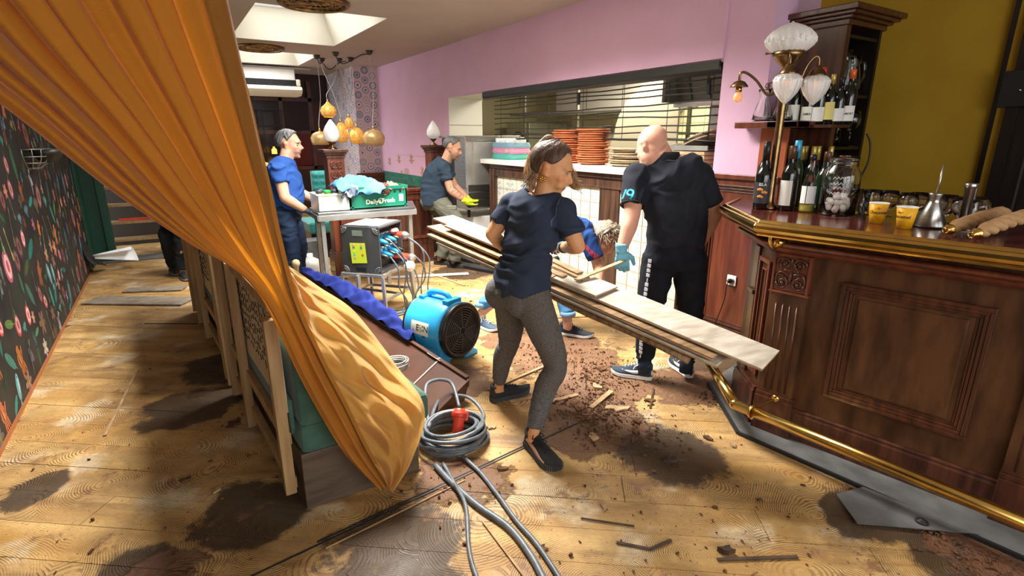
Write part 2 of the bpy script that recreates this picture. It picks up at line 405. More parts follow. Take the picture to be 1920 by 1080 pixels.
 L.new(hsum, bp.inputs['Height']); L.new(bp.outputs[0], b.inputs['Normal'])
 return m
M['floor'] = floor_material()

def build_floor():
 slab = MB().bb(-1.0, 5.0, -1.9, 12.7, -.12, -.022)
 fl = struct('floor', slab, mat('under_floor', (.02, .012, .008), .9), loc=(0, 0, 0))
 n = V((math.sin(math.radians(38)), math.cos(math.radians(38)), 0)); u = V((n.y, -n.x, 0)); w = .192
 k0 = int(-2.6 / w); k1 = int(13 / w)
 for k in range(k0, k1):
  s = -10.5 + R.uniform(0, 2.0)
  while s < 8.5:
   ln = R.uniform(2.4, 4.4); dz = R.uniform(-.0012, .0012); g = .0008 + R.random() * .0012
   a = n * (k * w) + u * s; poly = []
   for (p, q) in ((g, g), (ln - g, g), (ln - g, w - g), (g, w - g)):
    z = a + u * p + n * q; poly.append((z.x, z.y))
   for c in ((-1, 0, .96), (1, 0, 4.9), (0, -1, 1.4), (0, 1, 12.4)):
    poly = clip(poly, *c) if poly else poly
   # beyond the pink wall there is no boarded floor
   if poly and min(p[1] for p in poly) > 2.75:
    poly = clip(poly, 1, 0, 3.62)
   s += ln
   if len(poly) < 3: continue
   ar = abs(sum(poly[i][0] * poly[(i + 1) % len(poly)][1] - poly[(i + 1) % len(poly)][0] * poly[i][1] for i in range(len(poly)))) / 2
   if ar < .01: continue
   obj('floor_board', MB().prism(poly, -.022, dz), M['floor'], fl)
 # the long black joint that crosses the boards, and a short thin one
 ch = MB().bar((.02, 1.91, .002), (1.86, 2.135, .002), .007, .003).bar((.30, 1.962, .002), (1.5, 2.108, .002), .006, .003)
 obj('expansion_joint', ch, M['black_rubber'], fl)
 ch = MB().bar((-.36, 5.52, .003), (.04, 5.26, .003), .012, .004); obj('expansion_joint', ch, M['black_rubber'], fl)
 ch = MB().bar((.32, 1.905, .004), (1.0, 2.0, .004), .006, .004); obj('joint_strip', ch, M['splinter'], fl)
 return fl
floor = build_floor()

def motif(kind, s):
 """outline polygons of the mural's printed things, each with its colour"""
 out = []
 def ellp(cx, cy, a, b, rot=0, n=12, wob=0, k=5):
  return [(cx + math.cos(rot) * a * math.cos(t) * (1 + wob * math.sin(k * t)) - math.sin(rot) * b * math.sin(t) * (1 + wob * math.sin(k * t)),
                 cy + math.sin(rot) * a * math.cos(t) * (1 + wob * math.sin(k * t)) + math.cos(rot) * b * math.sin(t) * (1 + wob * math.sin(k * t))) for t in [2 * PI * i / n for i in range(n)]]
 if kind == 0:    # fish
  c = R.choice([(.09, .19, .20), (.16, .20, .14), (.05, .12, .18)])
  out += [(ellp(0, 0, .28 * s, .62 * s), c), ([(-.2 * s, -.9 * s), (.2 * s, -.9 * s), (0, -.5 * s)], c), (ellp(.05 * s, .12 * s, .14 * s, .42 * s), tuple(x * 1.7 for x in c)), (ellp(.03 * s, .42 * s, .05 * s, .05 * s, n=8), (.01, .01, .01))]
 elif kind == 1:  # cut fruit
  c = R.choice([(.42, .05, .06), (.45, .12, .16), (.34, .07, .12)])
  out += [(ellp(0, 0, .42 * s, .55 * s, .2), c), (ellp(.04 * s, 0, .30 * s, .42 * s, .2), (.55, .32, .28)), (ellp(.04 * s, 0, .14 * s, .22 * s, .2), (.38, .06, .08)), (ellp(0, .6 * s, .07 * s, .2 * s), (.05, .16, .04))]
 elif kind == 2:  # glove / hand shape
  c = R.choice([(.52, .17, .04), (.45, .13, .05)])
  out += [(ellp(0, 0, .34 * s, .38 * s), c)]
  for q in range(4): out.append((ellp((-.24 + .16 * q) * s, -.48 * s, .07 * s, .28 * s, .12 * (q - 1.5)), c))
  out += [(ellp(.36 * s, .1 * s, .08 * s, .22 * s, -.7), c), (ellp(-.02 * s, .42 * s, .2 * s, .16 * s), c), (ellp(-.08 * s, 0, .06 * s, .26 * s), (.65, .28, .10))]
 elif kind == 3:  # spoon or fork
  c = R.choice([(.30, .25, .08), (.22, .22, .20), (.34, .30, .12)])
  out += [([(-.03 * s, -.7 * s), (.03 * s, -.7 * s), (.025 * s, .5 * s), (-.025 * s, .5 * s)], c), (ellp(0, -.72 * s, .12 * s, .22 * s), c), (ellp(0, -.72 * s, .07 * s, .15 * s), tuple(x * .6 for x in c)), (ellp(0, .55 * s, .06 * s, .14 * s), c)]
 elif kind == 4:  # leaf with vein
  c = R.choice([(.03, .13, .06), (.05, .17, .13), (.10, .16, .04), (.02, .20, .16)])
  out += [(ellp(0, 0, .2 * s, .6 * s), c), ([(-.012 * s, -.75 * s), (.012 * s, -.75 * s), (.006 * s, .5 * s), (-.006 * s, .5 * s)], tuple(x * 2 for x in c))]
  for q in range(3): out.append((ellp(.08 * s * (-1) ** q, (-.25 + .22 * q) * s, .012 * s, .12 * s, -.7 * (-1) ** q, n=6), tuple(x * 1.8 for x in c)))
 elif kind == 5:  # flower
  c = R.choice([(.40, .20, .15), (.45, .15, .10), (.30, .28, .26), (.42, .10, .20)])
  for q in range(6):
   a = q * PI / 3; out.append((ellp(.28 * s * math.cos(a), .28 * s * math.sin(a), .22 * s, .12 * s, a), tuple(x * (0.8 + .2 * (q % 2)) for x in c)))
  out.append((ellp(0, 0, .13 * s, .13 * s), (.40, .30, .05)))
 elif kind == 6:  # shell
  c = R.choice([(.06, .26, .20), (.30, .26, .18), (.10, .20, .22)])
  for q in range(7):
   a = -.9 + q * .3; out.append((ellp(.28 * s * math.sin(a), .28 * s * math.cos(a), .07 * s, .3 * s, -a, n=8), tuple(x * (1.3 if q % 2 else .8) for x in c)))
  out.append((ellp(0, -.05 * s, .12 * s, .1 * s), c))
 else:            # bird / small blue beast
  c = R.choice([(.22, .30, .38), (.30, .30, .32)])
  out += [(ellp(0, 0, .16 * s, .34 * s, .5), c), (ellp(.16 * s, .36 * s, .11 * s, .11 * s), c), ([(.24 * s, .4 * s), (.4 * s, .36 * s), (.25 * s, .33 * s)], (.4, .3, .05)), (ellp(-.22 * s, -.3 * s, .05 * s, .3 * s, -.5), c), (ellp(-.1 * s, .1 * s, .3 * s, .1 * s, 1.0), tuple(x * .6 for x in c))]
 return out

def build_left_wall():
 wl = struct('wall_left', MB().bb(-1.08, -.955, -1.9, 8.95, 0, 2.85), M['floral'])
 mb = MB(); pts = []; tries = 0
 while len(pts) < 600 and tries < 20000:
  tries += 1
  y = R.uniform(1.9, 8.85); z = R.uniform(.05, 2.35); s = R.uniform(.085, .20)
  if all((y - a) ** 2 + (z - b) ** 2 > ((s + c) * .60) ** 2 for a, b, c in pts): pts.append((y, z, s))
 wgt = [0, 1, 1, 2, 3, 3, 4, 4, 4, 5, 5, 6, 7]
 for (y, z, s) in pts:
  kd = R.choice(wgt); ro = R.uniform(-.5, .5) if kd != 4 else R.uniform(-1.5, 1.5); cr, sr = math.cos(ro), math.sin(ro); lay = 0
  dim = R.choice([.22, .35, .5, .7, .9, 1.1])
  for poly, c in motif(kd, s * 1.15):
   lay += 1; x = -.9549 + .00035 * lay
   p = [(x, y + (a * cr - b * sr), z + (a * sr + b * cr)) for a, b in poly]
   mb.add(p, [tuple(range(len(p)))], False, tuple(min(1, v * dim * 1.2) for v in c))
 o = obj('mural_print', mb, M['print'], wl, tint=True, kind='stuff')
 struct('baseboard_left', MB().bb(-.955, -.942, -1.9, 8.9, 0, .018), mat('orange_foam_strip', (.30, .10, .03), .7))
 # torn, curling foot of the wallpaper
 f = MB()
 for (ya, yb, zt, cu) in ((7.75, 8.2, .34, .22),):
  g = []; n = 9
  for i in range(n + 1):
   t = i / n; row = []
   for j in range(7):
    s2 = j / 6; k = cu * (t ** 2) * (1 - .4 * abs(s2 - .4)); row.append((-.948 + k * (.4 + .6 * s2), ya + (yb - ya) * s2 + .05 * t * (1 - s2), zt * (1 - t) + .03 + .12 * t * t * (1 - s2) * (cu > .2)))
   g += row
  f.add(g, [(i * 7 + j, i * 7 + j + 1, (i + 1) * 7 + j + 1, (i + 1) * 7 + j) for i in range(n) for j in range(6)], True)
 obj('loose_wallpaper', f, M['floral'], wl, solid=.002)
 # the rolled up white flap of paper near the far end
 g = []; n = 14
 for i in range(n + 1):
  a = i / n * 1.25 * PI
  for j in range(5): t = j / 4; rr = .03 + .085 * t; g.append((-.93 + .05 + .40 * t + rr * .2 * math.cos(a), 7.95 + rr * math.sin(a) + .1 * t, .10 + .09 * (1 - t) + rr * (1 - math.cos(a)) * .8))
 fl = MB().add(g, [(i * 5 + j, i * 5 + j + 1, (i + 1) * 5 + j + 1, (i + 1) * 5 + j) for i in range(n) for j in range(4)], True)
 one('wallpaper_curl', fl, M['paper'], 'white backed flap of torn wallpaper curling onto the floor by the green post', 'wallpaper', solid=.002)
 # green door post at the end of the mural, with a small wire sconce
 struct('trim_1', MB().bb(-.99, -.72, 8.72, 8.86, 0, 2.5).bb(-.80, -.74, 8.68, 8.73, 0, 2.5).bb(-.955, -.94, 8.3, 8.7, 0, 2.2), M['green_paint'], bevel=.006)
 t = thing('wire_wall_lamp', (-.955, 4.05, 1.30), 'wire mesh half-bowl lamp on the dark mural wall', 'lamp')
 t.location = (-.955, 6.0, 1.50); WM[t.name] = Matrix.Translation(t.location); mb = MB(); c = V(t.location)
 for k in range(9):
  a = -PI / 2 + PI * k / 8
  mb.tube([c + V((.002 + .16 * math.cos(a) * math.cos(e), .20 * math.sin(a) * math.cos(e), -.17 * math.sin(e))) for e in [PI / 2 * q / 6 for q in range(7)]], .004, 5)
 for e in (0, .35, .7, 1.1):
  mb.tube([c + V((.002 + .16 * math.cos(a) * math.cos(e), .20 * math.sin(a) * math.cos(e), -.17 * math.sin(e))) for a in [-PI / 2 + PI * q / 12 for q in range(13)]], .004, 5)
 obj('wire_basket', mb, M['steel_dull'], t); obj('lamp_bowl', MB().lathe([(.001, -.12), (.06, -.10), (.10, -.05), (.12, 0)], c + V((.13, 0, 0)), 14), M['dark_metal'], t)
build_left_wall()

# kitchen side wall with its long hatch
W = 3.637
def build_right_wall():
 mb = MB()
 mb.bb(W, W + .57, 7.48, 12.5, 0, 2.85)            # beyond the passage
 mb.bb(W, W + .57, 2.78, 7.48, 2.145, 2.85)        # above the hatch
 mb.bb(W - .02, W, 2.78, 7.0, 2.16, 2.85)
 mb.bb(W, W + .24, 2.40, 2.78, 0, 2.85)            # pier beside the bar
 mb.bb(W + .24, 4.8, 2.74, 2.86, 0, 2.85); mb.bb(W + .24, W + .57, 2.76, 2.80, 0, 2.85)
 wr = struct('wall_right', mb, M['pink'])
 jm = MB().bb(W + .004, W + .565, 7.47, 7.479, 0, 2.14)
 j = obj('white_reveal', jm, M['white'], wr)
 for z in (1.02, 1.44, 1.76): obj('reveal_joint', MB().bb(W + .004, W + .565, 7.466, 7.471, z, z + .006), M['dark_metal'], wr)
 obj('white_soffit', MB().bb(W + .002, W + .57, 2.79, 7.47, 2.138, 2.1449), M['cream'], wr)
 struct('wall_behind_bar', MB().bb(4.75, 4.87, -1.9, 2.74, 0, 2.85), M['ochre'])
 # wall with the street windows, behind the viewer
 mb = MB(); mb.bb(-1.0, 4.9, -1.98, -1.9, 0, .7); mb.bb(-1.0, 4.9, -1.98, -1.9, 2.6, 2.85)
 for x in (-1.0, .75, 2.4, 3.9): mb.bb(x, x + (.2 if x < 3 else 1.0), -1.98, -1.9, .7, 2.6)
 struct('wall_street', mb, M['ochre'])
 struct('wall_back', MB().bb(-1.0, W, 12.42, 12.55, 0, 2.85), M['dark_back'])
 struct('wall_stair', MB().bb(-1.05, .2, 9.95, 10.05, 0, 2.85), mat('dark_stairwell', (.02, .014, .008), .8))
 # wainscot with bolection mouldings and the skirting beside the bar
 w = MB().bb(W - .03, W, 2.2, 2.78, 0, 1.30); w.bb(W - .05, W, 2.2, 2.80, 1.29, 1.325)
 wn = struct('trim_2', w, M['mahogany_red'], bevel=.003)
 f = MB()
 for i, dd in enumerate((.0, .022, .044, .066)):
  y0, y1, z0, z1 = 2.24 + dd, 2.745 - dd, .12 + dd, 1.245 - dd; o = .05 - .008 * i; t = .013
  f.bb(W - o, W - .029, y0, y1, z1 - t, z1).bb(W - o, W - .029, y0, y1, z0, z0 + t).bb(W - o, W - .029, y0, y0 + t, z0, z1).bb(W - o, W - .029, y1 - t, y1, z0, z1)
 obj('moulding', f, M['mahogany'], wn, bevel=.002)
 s = thing('power_socket', (W - .031, 2.475, .52), 'white wall socket with black plug on red-brown wainscot beside the bar', 'socket')
 obj('cover_plate', MB().bb(W - .043, W - .031, 2.435, 2.515, .48, .56), M['white_plastic'], s, bevel=.004)
 obj('socket_well', MB().lathe([(.022, 0), (.026, .003), (.030, .004)], (W - .046, 2.475, .52), 18, rotm(ry=-PI / 2)), M['white'], s)
 p = MB().lathe([(.018, 0), (.018, .02), (.012, .035), (.006, .045)], (W - .044, 2.475, .52), 14, rotm(ry=-PI / 2)); p.tube(crom([(W - .08, 2.475, .515), (W - .10, 2.47, .48), (W - .07, 2.50, .35), (W - .06, 2.56, .15), (W - .08, 2.58, .01)], 5), .0045, 6)
 one('plug_and_cord', p, M['black_plastic'], 'black plug and cord hanging from the white wall socket', 'cord')
 # green tile band, wood dado and gilt frieze on the far pink wall
 g = struct('trim_3', MB().bb(W - .012, W, 7.6, 10.5, .0, .74).bb(W - .05, W, 7.6, 10.5, .73, .76), M['mahogany_red'])
 gt = MB()
 for k in range(18):
  y = 7.62 + k * .16
  for q in range(2): gt.bb(W - .010, W, y, y + .155, .765 + q * .095, .765 + q * .095 + .09)
 struct('trim_4', gt, mat('green_glazed_tile', (.03, .17, .12), .25, col2=(.05, .23, .17), scale=12), bevel=.002)
 gp = MB()
 def orn(y, z, s):
  for q in range(5):
   a = PI * q / 4; gp.tube([(W - .003, y + s * .3 * math.cos(a) * t * (1 + .5 * t), z + s * .5 * math.sin(a) * t) for t in (0, .4, .8, 1)], s * .05, 5)
  gp.torus((W - .003, y, z - .02), s * .12, s * .035, 'X', 12, 5); gp.bb(W - .005, W - .001, y - s * .3, y + s * .3, z - s * .25, z - s * .2)
 for y, z, s in ((9.6, 1.18, .2), (9.0, 1.20, .22), (8.55, 1.02, .2), (8.2, 1.22, .18), (10.1, 1.12, .2), (9.5, .95, .12), (8.3, .84, .14), (8.9, .84, .14)): orn(y, z, s)
 f = struct('trim_5', MB().bb(W - .008, W, 7.6, 10.5, 1.285, 1.295), M['pink']); obj('gilt_ornament', gp, M['gold_print'], f, kind='stuff')
 textobj('gilt_letters', 'ASA', .14, (W - .004, 9.25, 1.0), PI / 2, -PI / 2, M['gold_print'], f)
build_right_wall()

def build_ceiling():
 holes = [(.97, 2.30, 2.9, 5.0), (.97, 2.30, 6.18, 8.40), (1.08, 2.33, 9.42, 11.0)]
 mb = MB(); x0, x1 = -1.0, 4.9
 xa, xb = .97, 2.30
 mb.bb(x0, xa, -1.9, 12.5, 2.85, 2.97); mb.bb(2.33, x1, -1.9, 12.5, 2.85, 2.97)
 mb.bb(xa, 2.33, -1.9, 2.9, 2.85, 2.97); mb.bb(xa, 2.33, 5.0, 6.18, 2.85, 2.97); mb.bb(xa, 2.33, 8.4, 9.42, 2.85, 2.97); mb.bb(xa, 2.33, 11.0, 12.5, 2.85, 2.97)
 mb.bb(2.30, 2.33, 2.9, 5.0, 2.85, 2.97); mb.bb(2.30, 2.33, 6.18, 8.4, 2.85, 2.97); mb.bb(.97, 1.08, 9.42, 11.0, 2.85, 2.97)
 struct('ceiling', mb, M['ceiling'])
 for i, (a, b, c, d) in enumerate(holes):
  s = MB(); ins = .17; h = .42
  lo = [(a, c), (b, c), (b, d), (a, d)]; hi = [(a + ins, c + ins), (b - ins, c + ins), (b - ins, d - ins), (a + ins, d - ins)]
  vs = [(x, y, 2.851) for x, y in lo] + [(x, y, 2.85 + h) for x, y in hi]
  s.add(vs, [(q, (q + 1) % 4, 4 + (q + 1) % 4, 4 + q) for q in range(4)])
  k = struct('window_%d' % (i + 1), s, M['shaft'], solid=-.03)
  fr = MB(); z = 2.85 + h; t = .07
  (ax, ay), (bx, _), (_, by) = hi[0], hi[1], hi[2]
  fr.bb(ax - t, ax, ay - t, by + t, z - .03, z + .12).bb(bx, bx + t, ay - t, by + t, z - .03, z + .12).bb(ax, bx, ay - t, ay, z - .03, z + .12).bb(ax, bx, by, by + t, z - .03, z + .12)
  obj('window_frame', fr, M['white'], k)
  obj('pane', MB().bb(ax, bx, ay, by, z + .09, z + .1), M['glass'], k)
 for (x, y, lab) in ((1.44, 5.83, 'round dark fretwork ceiling vent before the largest skylight, cut by the frame'), (1.41, 9.05, 'round dark fretwork ceiling vent between the two skylights')):
  t = thing('ceiling_vent', (x, y, 2.85), lab, 'vent', 'round ceiling vents'); c = V((x, y, 2.835)); r = .31
  obj('vent_rim', MB().torus(c, r, .028, n=36).torus(c, r * .55, .014, n=28), M['old_brass'], t)
  f = MB()
  for k in range(14):
   a = 2 * PI * k / 14; f.tube([c + V((math.cos(a + q * .35) * r * (.15 + .28 * q), math.sin(a + q * .35) * r * (.15 + .28 * q), 0)) for q in range(4)], .011, 5)
   f.torus(c + V((math.cos(a) * r * .78, math.sin(a) * r * .78, 0)), r * .13, .009, n=10, k=5)
  f.ell(c, (.06, .06, .02)); obj('fretwork', f, M['old_brass'], t)
  obj('duct', MB().lathe([(r, .012), (.001, .012)], c, 30, caps=False), M['black_wood'], t)
build_ceiling()

# ---- plate-patterned pier
def build_pier():
 p = struct('wall_pier', MB().bb(3.18, W, 10.5, 12.42, 0, 2.85), mat('pinkish_wallpaper', (.62, .50, .52), .7))
 mb = MB(); blues = [(.09, .11, .25), (.15, .18, .32), (.36, .38, .44), (.05, .06, .18), (.42, .36, .34), (.24, .26, .36)]
 def disc(cx, cz, r, face):
  c1 = R.choice(blues); c2 = (.62, .58, .58); layers = [(r, c1), (r * .86, R.choice([c2, (.35, .38, .46)])), (r * .62, R.choice([c1, c2])), (r * .5, c2), (r * .28, R.choice(blues))]
  for i, (q, c) in enumerate(layers):
   n = 14; e = .0006 * (i + 1)
   pts = [(cx + q * math.cos(2 * PI * k / n), cz + q * math.sin(2 * PI * k / n)) for k in range(n)]
   if face == 'f': pts3 = [(min(max(a, 3.182), W - .002), 10.4998 - e, b) for a, b in pts]
   else: pts3 = [(3.1798 - e, max(10.502, a), b) for a, b in pts]
   mb.add(pts3, [tuple(range(n))], False, c)
 z = .95; row = 0
 while z < 2.8:
  for k in range(3): disc(3.25 + .145 * k + .0 * row, z + .09 * (k % 2), .066, 'f')
  for k in range(11): disc(10.6 + .17 * k, z + .09 * (k % 2), .07, 's')
  z += .175; row += 1
 obj('plate_print', mb, M['print'], p, tint=True, kind='stuff')
 struct('trim_6', MB().bb(3.10, W, 10.40, 10.5, .86, .92).bb(3.12, W, 10.44, 10.5, 0, .86), M['mahogany_red'])
build_pier()

# ---- far dark room: glazed doors, lit niche
def build_back():
 d = thing('glazed_screen', (1.0, 12.3, 0), 'dark wooden glazed screen across the back room behind the man in blue', 'screen', kind='structure')
 del d['label']; del d['category']; d.name = 'door_1'; WM['door_1'] = Matrix.Translation((1.0, 12.3, 0))
 for k in range(5):
  x = .4 + k * .58
  f = MB().bb(x, x + .07, 12.25, 12.33, 0, 2.7); obj('stile', f, M['mahogany'], d)
  for j, (z0, z1) in enumerate(((1.0, 1.65), (1.72, 2.3))):
   obj('pane', MB().bb(x + .07, x + .58, 12.30, 12.31, z0, z1), mat('dark_red_glass_%d%d' % (k, j), R.choice([(.10, .012, .008), (.012, .006, .006), (.05, .012, .01)]), .15), d)
 for z in (.92, 1.65, 2.3): obj('rail', MB().bb(.4, 2.8, 12.25, 12.33, z, z + .07), M['mahogany'], d)
 obj('lower_panel', MB().bb(.4, 2.8, 12.28, 12.34, 0, .92), M['dark_back'], d)
 dx = .34; n = thing('lit_wall_shelf', (.85, 9.75, 1.2), 'black iron shelf of warm lit bottles in the dark room behind the blue T-shirt', 'shelf')
 n.location = (1.69, 11.9, .9); WM[n.name] = Matrix.Translation(n.location)
 fr = MB()
 for x in (1.05 + dx, 1.4 + dx, 1.75 + dx): fr.bb(x, x + .02, 11.9, 11.92, .3, 2.1)
 for z in (.75, 1.0, 1.25, 1.5, 1.8, 2.1): fr.bb(1.05 + dx, 1.77 + dx, 11.8, 11.95, z, z + .015)
 obj('iron_frame', fr, M['black_plastic'], n)
 g = mat('lit_amber', (1, .5, .1), .4, emit=(1, .42, .06), estr=1.8); b = MB()
 for (x, z, r, h) in ((1.15, 1.265, .05, .16), (1.27, 1.265, .035, .2), (1.55, 1.265, .05, .14), (1.30, 1.015, .12, .12), (1.6, 1.015, .07, .16), (1.2, .765, .06, .16), (1.62, .765, .05, .18)):
  b.lathe([(r, 0), (r, h * .6), (r * .4, h * .8), (r * .35, h)], (x + dx, 11.87, z), 12)
 obj('lit_bottle', b, g, n)
build_back()

# ---- stair-like pale shelving and dark recess at the far left
def build_ladder():
 t = thing('open_shelf_stair', (-.6, 9.3, 0), 'pale wooden open steps in a dark recess left of the curtain', 'stairs')
 for x in (-.93, -.12):
  obj('string_board', MB().bar((x, 9.0, 0), (x, 9.35, 2.5), .05, .26, (0, 1, 0)), M['pine'], t, bevel=.003)
 for k in range(8):
  z = .20 + k * .235; obj('tread', MB().bb(-.90, -.15, 9.02 + k * .034, 9.26 + k * .034, z, z + .03), M['pine'], t, bevel=.003)
 b = MB().bar((-.65, 9.14, .47 + .02), (-.3, 9.14, .47 + .02), .03, .03)
 one('red_white_rod', b, M['red_plastic'], 'red rod lying on the second step of the pale stairs', 'rod', loc=(-.5, 9.14, .665))
 s = MB().bb(-.85, -.1, 8.55, 8.95, 0.001, .012); one('grey_mat', s, M['grey_lino'], 'worn grey mat at the foot of the pale steps', 'mat')
build_ladder()
# ================================================================ KITCHEN BEHIND THE HATCH
def build_kitchen():
 k = struct('wall_kitchen', MB().bb(6.9, 7.0, 1.0, 10.0, 0, 2.9).bb(4.2, 7.0, 9.9, 10.0, 0, 2.9).bb(4.8, 7.0, 1.0, 1.1, 0, 2.9), M['kitchen_wall'])
 gj = MB()
 for i in range(22): gj.bb(6.895, 6.9, 1.1 + i * .4, 1.106 + i * .4, 1.0, 2.6)
 for z in (1.2, 1.5, 1.8, 2.1, 2.4): gj.bb(6.895, 6.9, 1.1, 9.9, z, z + .006)
 obj('tile_joint', gj, M['steel_dull'], k)
 struct('ceiling_kitchen', MB().bb(4.2, 7.0, 1.0, 10.0, 2.9, 3.0), mat('kitchen_ceiling', (.35, .33, .22), .7))
 struct('floor_kitchen', MB().bb(3.62, 7.0, 2.75, 10.0, -.1, .004), mat('grey_kitchen_floor', (.42, .43, .40), .5, col2=(.33, .34, .31), scale=5))
 h = thing('extractor_hood', (5.6, 3.6, 1.85), 'large black lined extractor hood over the kitchen ovens', 'hood')
 hd = MB().plate([(5.0, 2.2, 2.72), (5.0, 4.6, 2.72), (5.25, 4.6, 1.98), (5.25, 2.2, 1.98)], (1, 0, 0), .03)
 hd.bb(5.25, 6.4, 2.2, 4.6, 2.5, 2.55); hd.bb(5.0, 6.5, 4.58, 4.62, 1.98, 2.72)
 obj('hood_shell', hd, M['dark_metal'], h); obj('hood_lip', MB().bb(5.18, 5.26, 2.2, 4.6, 1.93, 1.99), M['steel'], h)
 fl = MB()
 for i in range(9): fl.bar((4.985, 2.3 + i * .26, 2.68), (5.235, 2.3 + i * .26, 2.0), .012, .012)
 obj('grease_filter', fl, M['black_plastic'], h)
 a = MB(); pts = [(4.95, 4.62 + .9 * (1 - math.cos(t)) , 1.55 + .95 * math.sin(t)) for t in [PI / 2 * i / 8 for i in range(9)]]
 g = MB().plate([(5.3, 4.62, 1.3)] + [(5.3, 4.62 + 1.1 * math.sin(t), 2.35 - .75 * (1 - math.cos(t)) ) for t in [PI / 2 * i / 8 for i in range(9)]] + [(5.3, 5.98, 1.3)], (1, 0, 0), .03)
 one('pale_splash_screen', g, M['cream'], 'cream rounded splash screen beside the black hood', 'screen')
 o = thing('deck_oven', (5.6, 3.2, 0), 'stainless double deck oven behind the bald man, below the hood', 'oven')
 obj('oven_body', MB().bb(5.2, 6.3, 2.3, 4.1, .2, 1.93), M['steel'], o, bevel=.01)
 for z in (1.08, 1.38, 1.66):
  obj('oven_door', MB().bb(5.17, 5.2, 2.75, 4.0, z - .02, z + .17), M['steel_dull'], o, bevel=.004)
  obj('door_gap', MB().bb(5.165, 5.172, 2.75, 4.0, z + .155, z + .175), M['black_plastic'], o)
  obj('door_handle', MB().tube([(5.13, 2.85, z + .12), (5.13, 3.9, z + .12)], .012, 8), M['dark_metal'], o)
 pnl = MB().bb(5.16, 5.2, 2.32, 2.68, 1.0, 1.9); obj('control_panel', pnl, M['black_plastic'], o)
 kn = MB()
 for z in (1.2, 1.45, 1.75): kn.lathe([(.04, 0), (.035, .03)], (5.155, 2.5, z), 14, rotm(ry=-PI / 2))
 obj('control_knob', kn, M['white_plastic'], o)
 obj('oven_glow', MB().bb(5.12, 5.125, 3.30, 3.36, 1.42, 1.47).bb(5.12, 5.125, 3.3, 3.36, 1.72, 1.75), mat('warm_lamp_glow', (1, .6, .2), .5, emit=(1, .5, .12), estr=6), o)
 s = thing('steel_shelf_rack', (5.3, 6.0, .905), 'steel kitchen rack with two long shelves behind the plate stacks', 'shelf')
 for y in (4.7, 5.5, 6.9, 8.4): obj('rack_post', MB().bb(5.6, 5.64, y, y + .04, .905, 2.4), M['steel_dull'], s)
 for z in (1.62, 1.95, 1.25): obj('rack_shelf', MB().bb(5.35, 5.75, 4.7, 8.5, z, z + .03), M['steel_dull'], s, bevel=.003)
 w = thing('white_wall_cupboard', (6.6, 6.4, 2.0), 'white wall cupboard seen through the hatch above the shelves', 'cupboard')
 obj('cupboard_body', MB().bb(6.45, 6.88, 5.9, 8.6, 1.98, 2.48), M['white'], w, bevel=.01)
 for y in (6.8, 7.7): obj('door_gap', MB().bb(6.445, 6.451, y, y + .008, 2.0, 2.46), M['dark_metal'], w)
 i = 0
 for (y, z, n, lab) in ((4.95, 1.28, 8, 'stack of grey dishes on the kitchen rack nearer the oven'), (5.3, 1.28, 6, 'stack of grey dishes on the kitchen rack behind the tall terracotta pile'), (6.1, 1.65, 4, 'low stack of dishes on the middle shelf of the kitchen rack')):
  t = thing('dish_stack', (5.55, y, z), lab, 'dishes', 'dish stacks in the kitchen')
  for q in range(n): obj('dish', MB().lathe([(.06, 0), (.11, .018), (.115, .022), (.06, .008)], (5.55, y, z + q * .026), 14), M['steel_dull'], t)
 for (x, y, lab) in ((5.1, 7.0, 'white heat lamp tube in the kitchen left of the shelves'),):
  pass
 c = thing('prep_counter', (5.6, 6.5, 0), 'steel prep counter along the kitchen behind the hatch', 'counter')
 obj('worktop', MB().bb(5.2, 6.4, 4.3, 8.8, .86, .9), M['steel'], c, bevel=.004)
 obj('cabinet_body', MB().bb(5.3, 6.4, 4.35, 8.8, 0.1, .86), M['steel_dull'], c)
 f = thing('tall_fridge', (6.4, 8.9, 0), 'tall steel fridge at the far left of the kitchen', 'fridge')
 obj('fridge_body', MB().bb(5.9, 6.8, 8.7, 9.5, .05, 1.85), M['steel'], f, bevel=.01); obj('door_handle', MB().bb(5.86, 5.88, 8.8, 8.83, .9, 1.4), M['dark_metal'], f)
build_kitchen()

def tile_mesh(v, s=.146):
 n = 14; mb = MB(); vs = []; cols = []
 rr = random.Random(3)
 for j in range(n + 1):
  for i in range(n + 1):
   a = i / n; b = j / n
   x = a if v in (0, 2) else 1 - a; z = b if v in (0, 1) else 1 - b  # ornament grows from the shared corner
   d = math.hypot(x, z); ang = math.atan2(z, x)
   c = (.72, .68, .56)
   petal = abs(math.sin(3 * ang + PI * d)) * (1 - abs(x + z - .62) * 1.1)
   if (x + z < 1.02 and petal > .60) or abs(x + z - .98) < .05 or d < .12:
    c = (.34, .46, .53)
   elif x + z < 1.02 and petal > .42: c = (.52, .58, .57)
   if c[0] < .6 and rr.random() < .38: c = (.68, .66, .57)
   if min(a, b, 1 - a, 1 - b) < .04: c = (.58, .47, .32)
   vs.append((0, -(a - .5) * s, (b - .5) * s)); cols.append(c)
 f = [(j * (n + 1) + i, (j + 1) * (n + 1) + i, (j + 1) * (n + 1) + i + 1, j * (n + 1) + i + 1) for j in range(n) for i in range(n)]
 mb.add(vs, f); mb.c = cols
 h = s / 2; mb.c += [(.6, .5, .4)] * 8
 k = len(mb.v); mb.v += [(0, -h, -h), (0, h, -h), (0, h, h), (0, -h, h), (.012, -h, -h), (.012, h, -h), (.012, h, h), (.012, -h, h)]
 for q in range(4): mb.f.append((k + q, k + (q + 1) % 4, k + 4 + (q + 1) % 4, k + 4 + q)); mb.sm.append(False)
 return mb

